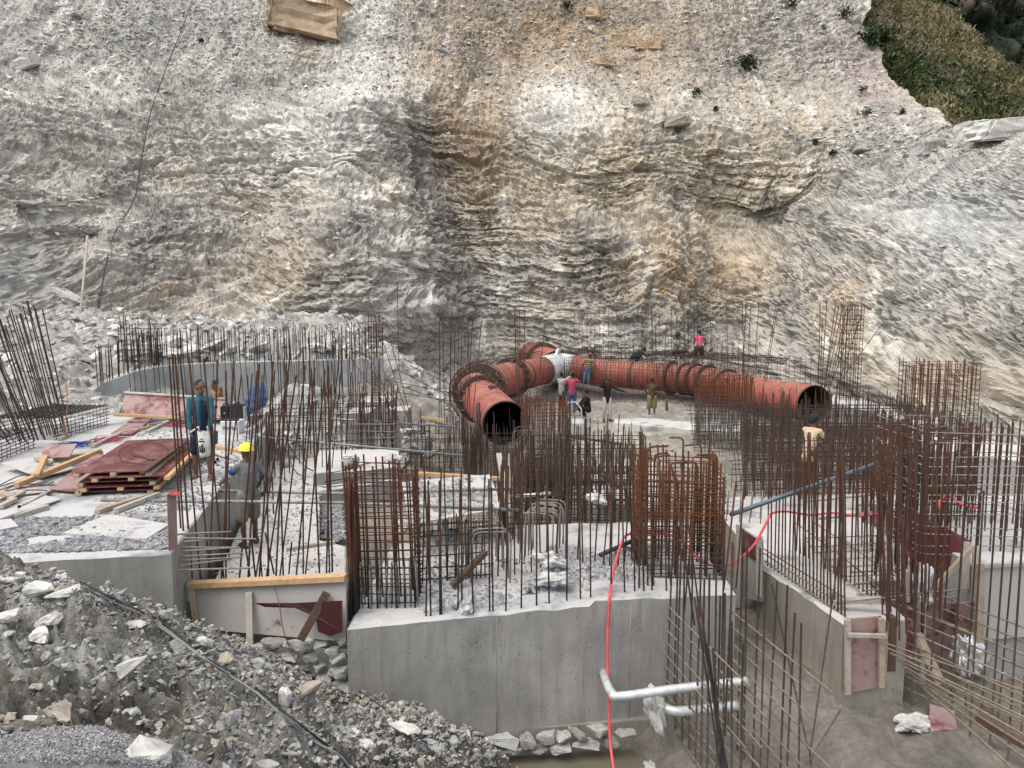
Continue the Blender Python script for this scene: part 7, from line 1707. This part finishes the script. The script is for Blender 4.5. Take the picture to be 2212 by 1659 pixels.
person('person in a brown top and khaki shorts standing back turned at the bar curtain', p, yaw_to(.05, 1), dict(h=1.0, vx=.018, shirt='brown_c', sleeve=.5, hem=.03, legs='khaki', legl=.95, legr=.025, skin='skin_d', handR=(.2, .34, 1.0), handL=(-.2, .34, 1.02), poleR=(1, -.2, -.5), poleL=(-1, -.2, -.5)))
zt = at(1462, 772, 32.0).z
person('person in a sage shirt squatting on the bar mat above the pipe', at(1462, 776, 36.2), yaw_to(.45, -1), dict(SQ, vx=.018, h=1.18, shirt='sage', sleeve=.6, legs='brown_tr', legl=1.1, handR=(.05, .45, .52), handL=(-.22, .50, .55), lean=(0, .18, 1), hairsize=.03, skin='skin_d', look=(-.1, 1, -.2)))
person('person in a pink shirt bending forward on the bar mat above the pipe, back turned', at(1509, 786, 36.0), yaw_to(.12, 1), dict(vx=.018, h=1.06, shirt='pinkl', sleeve=.55, hem=.0, legs='brown_c', legl=1.0, legr=.03, pel=(0, -.08, .80), lean=(.05, .45, 1), footR=(.2, .05, .06), footL=(-.2, .05, .06), handR=(.30, .42, .85), handL=(-.18, .5, .75), poleR=(1, 0, .2), poleL=(-1, 0, .2), cap='darkc', brim=False, look=(.3, 1, .3), skin='skin_d'))
person('person in black bent low over the bars behind the right pipe', at(1374, 784, 36.6), yaw_to(1, -.15), dict(vx=.018, h=1.0, shirt='darkc', sleeve=1.8, legs='navy_d', legl=1.9, pel=(0, -.15, .30), lean=(0, 1.5, .75), footR=(.13, .0, .06), footL=(-.13, -.05, .06), kneeR=(.3, 1, .4), kneeL=(-.3, 1, .4), handR=(.1, .72, .42), handL=(-.1, .70, .40), look=(0, 1, -.3), hairsize=.015, skin='skin_d'))
p = at(1744, 1066, 16.2); p.z = -.55
person('person in a cream shirt working among the bars below the right pipe mouth', at(1746, 1060, 15.8), yaw_to(.75, .65), dict(vx=.015, h=1.02, shirt='cream', sleeve=.5, hem=.14, legs='brown_tr', legl=1.9, lean=(.0, .28, 1), pel=(0, -.06, .86), handR=(.30, .42, .78), handL=(.05, .50, .85), poleR=(1, -.2, 0), poleL=(-1, 0, 0), hairsize=.02, skin='skin_d', look=(.5, 1, -.4)))
finish_organic()
# ================================================================== small things
def crumple(name, c, size, mat, label, cat, seed=1, group=None, folds=.35, parent=None):
    """a limp crumpled sheet or sack: many sharp folds over an uneven outline"""
    r = random.Random(seed); bm = bmesh.new(); bmesh.ops.create_icosphere(bm, subdivisions=5, radius=1)
    co = np.array([v_.co[:] for v_ in bm.verts]); o_ = seed * 3.7
    big = fbm(co[:, 0] * 1.1 + o_, co[:, 1] * 1.1 + co[:, 2] * .9, 2, .5); f1 = np.abs(fbm(co[:, 0] * 1.8 + co[:, 2] * 1.2 + o_, co[:, 1] * 1.8 - co[:, 2], 3, .6)); f2 = np.abs(fbm(co[:, 0] * 4 - co[:, 1] * 2 + o_, co[:, 2] * 4 + co[:, 1] * 3, 3, .6))
    folds *= .55
    q = co * (1 + .45 * big + folds * (1.1 * f1 + .28 * f2 - .45))[:, None]
    q[:, 2] = np.maximum(q[:, 2], -.5); a_ = r.uniform(0, 3.1); ca, sa = math.cos(a_) * .35, math.sin(a_) * .35
    q[:, 2] += ca * q[:, 0] + sa * q[:, 1] * .5
    for v_, p in zip(bm.verts, q): v_.co = Vector(c) + Vector((p[0] * size[0], p[1] * size[1], p[2] * size[2]))
    me = bpy.data.meshes.new(name); bm.to_mesh(me); bm.free(); me.materials.append(M[mat]); me.polygons.foreach_set('use_smooth', [True] * len(me.polygons))
    o = link(bpy.data.objects.new(name, me), parent)
    if parent is None: root_at_base(o)
    return tag(o, label, cat, group)
M['foil'] = m_plain('silvery_sheet', (.55, .56, .58), .3, .2, 12, .4, .6, .5)
M['sack'] = m_plain('white_woven_sack', (.40, .40, .39), .8, .4, 9, .3)
G_S = 'cement sacks and bags'
a = at(1005, 1325, 9.15); crumple('cement_sack', (a.x, a.y + .06, .10), (.12, .09, .13), 'sack', 'crumpled grey white sack on the edge of the front wall', 'sack', 3, G_S, .5)
a = at(1192, 1278, 9.95); crumple('cement_sack', (a.x, a.y, .16), (.26, .16, .09), 'sack', 'crumpled empty sack on the light plank', 'sack', 4, G_S, .5)
a = at(1188, 1232, 10.3); s_ = crumple('cement_sack', (a.x, a.y, .30), (.20, .13, .11), 'sack', 'white cement sack with a red round mark on the concrete crust', 'sack', 5, G_S, .2)
mb = MB(); c_ = at(1186, 1224, 10.08); mb.add([c_ + Vector((math.cos(k * .524) * .045, .02 * math.sin(k), math.sin(k * .524) * .025)) for k in range(12)], [tuple(range(12))])
a = at(1417, 1540, 8.98); crumple('cement_sack', (a.x, a.y, a.z), (.13, .12, .30), 'sack', 'torn sack wrapped around the short galvanised pipe', 'sack', 6, G_S, .5)
for k, (px, py) in enumerate(((1385, 1572), (1408, 1590), (1378, 1598))):
    a = at(px, py, 9.0); crumple('plastic_scrap', (a.x, a.y, gnd(a.x, a.y) + .02), (.12 - .02 * k, .10, .035), 'sack', ['white plastic scrap on the mud below the torn sack', 'larger white plastic scrap on the mud bank', 'little white scrap by the corner of the puddle'][k], 'litter', 8 + k, 'white scraps on the mud bank', .6)
a = at(2090, 1412, 10.0); crumple('plastic_sheet', (a.x, a.y, a.z - .05), (.22, .14, .34), 'foil', 'shiny silver sheet stuffed beside the right edge block', 'sheet', 12, None, .55)
a = at(1990, 1278, 10.2); crumple('plastic_sheet', (a.x, a.y, a.z), (.14, .12, .30), 'foil', 'silvery sack hanging among the right foundation bars', 'sack', 13, None, .55)
a = at(1975, 1510, 9.2); crumple('cement_sack', (a.x, a.y, gnd(a.x, a.y) + .06), (.24, .14, .09), 'sack', 'dirty sack lying in the mud by the right bar mesh', 'sack', 14, G_S, .5)
a = at(1290, 1080, 13.0); crumple('cement_sack', (a.x, a.y, a.z), (.16, .12, .10), 'sack', 'white sack deep among the middle bars', 'sack', 15, G_S, .4)
a = at(885, 1125, 12.3); crumple('cement_sack', (a.x, a.y, a.z - .1), (.20, .14, .12), 'sack', 'white sack behind the front cage', 'sack', 16, G_S, .5)
a = at(848, 1000, 17.0); crumple('cement_sack', (a.x, a.y, .36), (.20, .16, .12), 'sack', 'pale bag lying on the low plinth', 'sack', 17, G_S, .5)
corners_board('shutter_board', [at(2010, 1580, 8.3), at(2068, 1575, 8.2), at(2060, 1535, 8.6), at(2008, 1520, 8.7)], .02, 'ply_dull', 'broken purplish board half sunk in the mud', 'board')
a = at(1590, 1120, 11.5)
# blue cloth draped over the bars at the end of the slab
p = at(549, 872, 18.4); crumple('blue_cloth', (p.x, p.y, p.z), (.25, .16, .40), 'bluecloth', 'blue jacket draped over bars at the end of the slab', 'cloth', 21, None, .6)
for k in range(3): tag(root_at_base(MB().tube([Vector((p.x - .15 + .15 * k, p.y + .05, ZS)), Vector((p.x - .13 + .14 * k, p.y + .05, p.z + .34))], .012, 6).build('prop_rod', M['rust_d'])), ['left rod holding up the blue jacket', 'middle rod holding up the blue jacket', 'right rod holding up the blue jacket'][k], 'rod', 'rods under the blue jacket')
# welding sets
def welder(px0, px1, py0, py1, Y, body, label, white=False):
    a, b = at(px0, py0, Y), at(px1, py1, Y); c_ = (a + b) / 2; w, h = b.x - a.x, a.z - b.z
    th = thing('welding_set', (c_.x, Y, b.z), label, 'welding machine', 'welding machines on the slab')
    MB().box((c_.x, Y + .2, c_.z), (w, .4, h)).build('case', M[body], th, bevel=.012)
    mb = MB(); mb.tube([(c_.x - w * .25, Y + .05, c_.z + h * .5), (c_.x - w * .25, Y + .05, c_.z + h * .62), (c_.x - w * .25, Y + .35, c_.z + h * .62), (c_.x - w * .25, Y + .35, c_.z + h * .5)], .014, 6); mb.build('handle', M['black_tube'], th)
    MB().box((c_.x, Y - .004, c_.z), (w * .86, .006, h * .8)).build('front_panel', M['darkc' if body != 'darkc' else 'shoe'], th)
    for k in range(2): MB().tube([(c_.x + (k - .5) * w * .5, Y - .012, c_.z - h * .22), (c_.x + (k - .5) * w * .5, Y - .035, c_.z - h * .22)], .025, 10).build('socket', M['black_tube'], th)
    MB().tube([(c_.x, Y - .012, c_.z + h * .1), (c_.x, Y - .03, c_.z + h * .1)], .02, 10).build('dial', M['greycap'], th)
    if white: MB().box((c_.x + w * .5 + .006, Y + .2, c_.z), (.008, .36, h * .92)).build('side_panel', M['white_paint'], th)
    return th
welder(475, 497, 878, 914, 18.3, 'navy_d', 'dark welding set behind the man in the vest')
welder(499, 525, 877, 913, 18.0, 'darkc', 'black welding set with a pale side by the blue jacket', True)
a, b = at(475, 910, 17.2), at(516, 925, 17.2)
wb = thing('welding_set', ((a.x + b.x) / 2, 17.2, ZS), 'low white machine with the letters PRIMA on its front', 'welding machine', 'welding machines on the slab')
MB().box(((a.x + b.x) / 2, 17.4, (a.z + ZS) / 2), (b.x - a.x, .4, a.z - ZS)).build('case', M['white_paint'], wb, bevel=.015)
MB().box(((a.x + b.x) / 2, 17.3, a.z + .02), ((b.x - a.x) * .8, .15, .03)).build('top_panel', M['black_tube'], wb)
cu = bpy.data.curves.new('lettering', 'FONT'); cu.body = 'PRIMA'; cu.size = .115; cu.extrude = .002; cu.align_x = 'CENTER'; cu.align_y = 'CENTER'
to = bpy.data.objects.new('lettering_curve', cu); COL.objects.link(to)
me = bpy.data.meshes.new_from_object(to.evaluated_get(bpy.context.evaluated_depsgraph_get())); bpy.data.objects.remove(to); me.materials.clear(); me.materials.append(M['darkc'])
lt = link(bpy.data.objects.new('lettering', me), wb); lt.location = Vector(((a.x + b.x) / 2, 17.19, (a.z + ZS) / 2 - .01)) - wb.location; lt.rotation_euler = (R(90), 0, 0)
tag(root_at_base(MB().box(gz(597 - 40, 915, ZS) + Vector((0, 0, .12)), (.34, .3, .24), None, 0, .01).build('ammo_box', M['concrete'], bevel=.015)), 'grey square box at the end of the slab', 'box')
tube_thing('dusty_roll', [gz(535, 930, ZS + .09), gz(556, 922, ZS + .1), gz(566, 905, ZS + .14), gz(575, 893, ZS + .22)], .055, 'cable_w', 'dusty pale roll lying on the corner of the slab', 'roll', 10, 5)
# buckets
def bucket(px, py, z, h, r, mat, label):
    p = gz(px, py, z); th = thing('bucket', p, label, 'bucket', 'buckets on the white floor')
    mb = MB(); n = 18; V = []
    for rr, zz in ((r * .8, 0), (r, h), (r * .92, h), (r * .74, .02)):
        V += [p + Vector((math.cos(2 * math.pi * k / n) * rr, math.sin(2 * math.pi * k / n) * rr, zz)) for k in range(n)]
    mb.add(V, [(j * n + k, j * n + (k + 1) % n, (j + 1) * n + (k + 1) % n, (j + 1) * n + k) for j in range(3) for k in range(n)] + [tuple(range(n))[::-1], tuple(3 * n + k for k in range(n))], 0, True)
    mb.build('pail', M[mat], th)
    MB().tube([p + Vector((math.cos(a_) * r, -.03, h + math.sin(a_) * r * .5)) for a_ in [R(18 * k) for k in range(11)]], .006, 5).build('handle', M['black_tube'], th)
bucket(751, 1012, .28, .22, .13, 'greycap', 'grey bucket on the low plinth')
bucket(766, 1009, .28, .20, .12, 'scaf', 'second grey bucket behind the first on the plinth')
bucket(618, 1010, 0, .18, .12, 'greycap', 'bucket on the white floor beside the cables')
# trolley by the sandy ground
p = gz(1240, 945, -.62); th = thing('trolley', p, 'white cement crusted hand trolley on the sandy ground', 'trolley')
def tb(pts, nm, r=.02, mat='white_paint'): return MB().tube([p + Vector(q) for q in pts], r, 7).build(nm, M[mat], th)
mb = MB(); bb = [(-.30, -.1, .12), (.30, -.1, .12), (.30, .5, .18), (-.30, .5, .18)]; tt = [(-.36, -.2, .52), (.36, -.2, .52), (.36, .62, .55), (-.36, .62, .55)]
mb.add([p + Vector(q) for q in bb + tt], [(0, 3, 2, 1), (0, 1, 5, 4), (1, 2, 6, 5), (2, 3, 7, 6), (3, 0, 4, 7)]); o = mb.build('tray', M['white_paint'], th); s_ = o.modifiers.new('thickness', 'SOLIDIFY'); s_.thickness = .02
tb([(-.34, .6, .5), (-.30, .75, .9), (-.12, .8, 1.12), (.12, .8, 1.12), (.30, .75, .9), (.34, .6, .5)], 'handle'); tb([(-.36, -.2, .5), (-.38, -.22, 0)], 'leg'); tb([(.36, -.2, .5), (.38, -.22, 0)], 'leg')
MB().tube([p + Vector((-.05, .55, .16)), p + Vector((.05, .55, .16))], .16, 16).build('wheel', M['darkc'], th)
# dust covered black tray lying by the rods
corners_board('tray', [at(922, 905, 23), at(980, 922, 22.4), at(990, 908, 23), at(935, 888, 23.6)], .05, 'scaf', 'grey blue tray lying among rods left of the pipe mouth', 'tray')
# twine, cords
for k, (px, py, mt, lab, sx) in enumerate(((160, 962, 'band_b', 'tangle of blue twine on the slab', .45), (232, 952, 'pink', 'tangle of dark red twine on the slab', .42), (395, 920, 'pink', 'pink cloth and cord on the planks behind the stack', .5))):
    p = gz(px, py, ZS + .02); mb = MB()
    for q in range(16):
        pts = [p + Vector((jit(sx) * .9, jit(.35), abs(jit(.05)) + .01)) for _ in range(4)]; mb.tube(smooth_path(pts, 4), .006, 4)
    tag(root_at_base(mb.build('twine', M[mt])), lab, 'twine')
CABG = 'electric cables over the white floor'
for k, pts in enumerate((((625, 905, .95), (648, 960, .5), (660, 1000, .1), (655, 1040, .02), (700, 1052, .02), (760, 1046, .3), (850, 1040, .32)), ((618, 970, .5), (640, 1020, .05), (690, 1040, .02), (745, 1034, .3), (830, 1022, .3)), ((612, 935, .92), (638, 985, .25), (672, 1015, .02), (720, 1020, .3), (800, 1000, .3), (860, 1003, .3)))):
    tube_thing('cable', [gz(x, y, z) for x, y, z in pts], .011, 'cable', ['lowest black cable looping over the white floor', 'middle black cable looping over the white floor', 'upper black cable looping over the white floor'][k], 'cable', 5, 8, CABG)
tube_thing('cord', [at(413, 810, 16), at(416, 860, 15.6), at(420, 905, 15.2)], .006, 'orange_c', 'thin red cord hanging by the man in the vest', 'cord', 4, 3)
tube_thing('cord', [at(142, 830, 15.4), at(146, 880, 15.2), at(138, 920, 15.1), at(150, 945, 15)], .008, 'orange_c', 'orange cord hanging on the lying bar cage', 'cord', 4, 4)
# crust of spilt concrete on the foundation, loose flakes on slab and floor
def crust(name, quad, z0, hgt, label, seed, n=70, mat='terrain'):
    Q = [gz(px, py, z0) for px, py in quad]; g = np.linspace(0, 1, n); S, T = np.meshgrid(g, g)
    q = [np.array(v_[:]) for v_ in Q]
    P = (q[0] * (1 - S)[..., None] + q[1] * S[..., None]) * (1 - T)[..., None] + (q[3] * (1 - S)[..., None] + q[2] * S[..., None]) * T[..., None]
    e = np.minimum(np.minimum(S, 1 - S), np.minimum(T, 1 - T)) * 4 + .5 * fbm(S * 4 + seed, T * 4, 4)
    h = hgt * sst(e, 0, 1) * (.75 + .5 * fbm(P[..., 0] * 1.5 + seed, P[..., 1] * 1.5, 4)) + .075 * fbm(P[..., 0] * 7, P[..., 1] * 7, 4, .65) * sst(e, 0, .5) - .04 * (e < .02)
    P[..., 2] += h
    k = fbm(P[..., 0] * 6, P[..., 1] * 6, 4, .6, seed)
    c = np.clip(np.array((.43, .435, .445)) * (1 + .3 * k)[..., None], .1, .6)
    o = link(bpy.data.objects.new(name, np_mesh(name, P.reshape(-1, 3), grid_faces(n, n), [M['rubble']], False, c.reshape(-1, 3))))
    tag(o, label, 'concrete crust', None, 'stuff'); return P
c1 = crust('concrete_crust', [(1120, 1290), (1440, 1278), (1425, 1198), (1150, 1190)], -.01, .2, 'rough heap of spilt white concrete on the foundation', 3.3, 110)
c2 = crust('concrete_crust', [(905, 1330), (1120, 1312), (1130, 1285), (905, 1300)], -.01, .05, 'thin spilt concrete along the front edge of the foundation', 8.1)
c3 = crust('concrete_crust', [(900, 1235), (1080, 1220), (1080, 1150), (900, 1150)], -.06, .12, 'spilt concrete behind the front cage', 12.4)
def flakes(name, quad, z, n, lo, hi, label, base=(.36, .365, .37)):
    Q = [np.array(gz(px, py, z)[:]) for px, py in quad]; s, t_ = RNG.random((n, 1)), RNG.random((n, 1))
    P = (Q[0] * (1 - s) + Q[1] * s) * (1 - t_) + (Q[3] * (1 - s) + Q[2] * s) * t_
    d = fbm(P[:, 0] * .8, P[:, 1] * .8, 4, .6, 77); P = P[d > -.6]
    scatter(name, P, lo + (hi - lo) * RNG.random(len(P)) ** 3, label, base, 'rubble', .25, .3)
flakes('rubble_flakes', [(-40, 1195), (365, 1185), (365, 1115), (-40, 1120)], ZS + .01, 9000, .012, .06, 'grey stone flakes strewn over the front of the slab', (.30, .31, .325))
flakes('rubble_flakes', [(200, 1115), (440, 1100), (560, 930), (300, 930)], ZS + .005, 4200, .01, .04, 'small grey flakes scattered over the slab', (.27, .28, .29))
flakes('rubble_flakes', [(410, 1250), (740, 1235), (690, 1060), (600, 1000)], .005, 1300, .008, .035, 'small stones scattered over the white floor', (.26, .26, .26))
flakes('rubble_flakes', [(692, 1160), (745, 1170), (735, 1080), (695, 1080)], -.3, 900, .03, .10, 'broken stones filling the recess beside the white floor', (.30, .30, .31))
flakes('rubble_flakes', [(905, 1325), (1420, 1290), (1420, 1200), (905, 1210)], .01, 2600, .01, .04, 'small stones scattered over the foundation', (.33, .33, .33))
P = c1.reshape(-1, 3)[RNG.integers(0, 110 * 110, 1600)]; scatter('rubble_flakes', P, .012 + .035 * RNG.random(len(P)) ** 2, 'pale lumps on the spilt concrete heap', (.40, .405, .41), 'rubble', .8, .25)
q_ = [np.array(at(*v_)[:]) for v_ in ((884, 1132, 11.2), (1087, 1098, 12.0), (1057, 1025, 13.6), (868, 1040, 13.2))]
s, t_ = .06 + .88 * RNG.random((1500, 1)), .06 + .88 * RNG.random((1500, 1)); P = (q_[0] * (1 - s) + q_[1] * s) * (1 - t_) + (q_[3] * (1 - s) + q_[2] * s) * t_ + np.array((0, 0, .03))
P = P[fbm(P[:, 0] * 2, P[:, 1] * 2, 3) > -.2]; scatter('rubble_flakes', P, .01 + .03 * RNG.random(len(P)) ** 2, 'flakes of cement crust on the tilted board', (.38, .385, .39), 'rubble', .2, .3)
P = surf_points(GX[::2, ::2], GY[::2, ::2], GZ[::2, ::2], 2600, lambda px, py, X, Y, Z: (px > 500) * (px < 2250) * (py > 840) * (py < 1100) * (Y > 13) * 1.0); scatter('rubble_flakes', P, .015 + .09 * RNG.random(len(P)) ** 4, 'loose stones on the floor of the excavation', (.34, .33, .31), 'rubble', .5, .35)
# mound of pale rubble before the far wall
ks = [at(600, 830, 24.5), at(520, 850, 22.8)]
def mound(name, c, rx, ry, h, label, seed, n=60):
    g = np.linspace(-1.2, 1.2, n); S, T = np.meshgrid(g, g); rr = np.sqrt(S * S + T * T) + .12 * fbm(S * 2 + seed, T * 2, 4)
    Z = c[2] + h * np.clip(1 - rr, 0, 1) ** 1.0 + .1 * fbm(S * 5 + seed, T * 5, 5, .65) * (rr < 1); X, Y = c[0] + rx * S, c[1] + ry * T
    P = np.c_[X.ravel(), Y.ravel(), Z.ravel()]; k = fbm(X * 4, Y * 4, 4); col = np.clip(np.array((.33, .33, .31)) * (1 + .4 * k)[..., None], .08, .5).reshape(-1, 3)
    tag(link(bpy.data.objects.new(name, np_mesh(name, P, grid_faces(n, n), [M['terrain']], False, col))), label, 'rubble', None, 'stuff')
    i = RNG.integers(0, len(P), 900); P = P[i][(rr.ravel()[i] < 1)]; scatter('rubble_stones', P, .03 + .16 * RNG.random(len(P)) ** 3, 'broken pale stones covering that mound', (.45, .45, .44))
a = at(640, 880, 22.8); mound('rubble_mound', (a.x, a.y, -.3), 2.6, 2.2, 1.9, 'pile of pale broken rock in front of the far wall', 4)
a = at(690, 900, 20.0); mound('rubble_mound', (a.x, a.y, -.5), 1.9, 1.6, 1.0, 'low stony pile beyond the slab end', 9)
# dark broken rock left of the pipe, big pale rocks behind the far wall
for k, (px, py, Y, w, h, mat, lab) in enumerate(((905, 945, 20.5, 1.0, .9, 'stone', 'dark grey broken rock below the rods left of the pipe'), (935, 970, 20.0, .8, .6, 'stone', 'second dark grey rock nearer the pipe'), (885, 925, 21.0, .8, .4, 'stone_w', 'flat dusty rock above the dark broken rock'))):
    a = at(px, py, Y); big_rock('rock', (a.x, a.y, a.z - h * .4), (w, w, h), 30 + k, mat, lab, group='rocks left of the pipe')
for k, (px, py, Y, w, h, lab) in enumerate(((360, 735, 27.5, 1.7, .9, 'largest pale rock behind the bend of the far wall'), (410, 750, 27.0, 1.2, .7, 'pale rock right of the largest one behind the far wall'), (300, 745, 26.5, 1.3, .8, 'pale rock left of the largest one behind the far wall'), (455, 745, 28, 1.3, .8, 'pale rock behind the middle of the far wall'), (560, 725, 29, 1.2, .6, 'pale rock on top of the rubble behind the far wall'), (690, 745, 28.5, 1.1, .6, 'pale rock near the end of the far wall'), (380, 765, 26, 1.0, .5, 'low pale rock close behind the far wall'), (500, 765, 27, 1.0, .5, 'low pale rock behind the far wall right of the bend'))):
    a = at(px, py, Y); big_rock('rock', (a.x, a.y, max(gnd(a.x, a.y), 2.0)), (w, w * .8, h), 40 + k, 'stone_w', lab, group='rocks behind the far wall', sink=.1)
# bushes and tufts on the cliff
def bush(px, py, w, h, n, label, col=(.035, .055, .02), name='bush', cat='bush'):
    p = cliff_point(px, py); s = p.y / F0; W_, H_ = w * s, h * s; th = thing(name, p, label, cat, 'plants on the cliff')
    c = RNG.normal(size=(n, 3)) * np.array((W_ * .26, W_ * .22, H_ * .24)) + np.array((0, -.25, H_ * .25))
    tri = RNG.normal(size=(n, 4, 3)) * max(.05, W_ * .055); V = (c[:, None] + tri).reshape(-1, 3)
    cc = np.repeat(np.clip(np.array(col) * (.5 + 1.1 * RNG.random((n, 1))), .01, .2), 4, 0)
    link(bpy.data.objects.new('foliage', np_mesh('foliage', V, np.arange(len(V)).reshape(-1, 4), [M['terrain']], True, cc)), th)
    o = MB().tube([p + Vector((0, .1, -.05)), p + Vector((.02, -.15, H_ * .4))], .03, 5).build('stem', M['wood_d'], th)
for q in ((1610, 142, 36, 34, 420, 'dark green bush on the upper slope'), (1508, 196, 16, 12, 120, 'small tuft left below the dark green bush'), (1540, 233, 10, 9, 90, 'tiny tuft on the slope below the small tuft'), (1456, 283, 14, 10, 100, 'small green tuft above the layered rock'), (1230, 12, 30, 16, 160, 'thin green tuft at the top edge'), (1865, 192, 18, 14, 120, 'tuft by the pinkish scree'), (1862, 246, 24, 12, 130, 'dry green tuft above the stony saddle'), (1750, 310, 12, 10, 80, 'tuft left of the stony saddle'), (1790, 328, 10, 8, 70, 'little tuft on the edge of the bowl'), (1710, 10, 26, 26, 160, 'tuft near the top right gully'), (1830, 30, 26, 24, 200, 'grassy tuft at the head of the scree'), (1940, 240, 10, 14, 90, 'dark tuft on the stony crest'), (440, 85, 12, 10, 70, 'tiny tuft on the left scree'), (1890, 85, 60, 40, 380, 'dark bushes at the cliff edge'), (1780, 60, 16, 10, 80, 'low tuft beside the white split stone')):
    bush(*q)
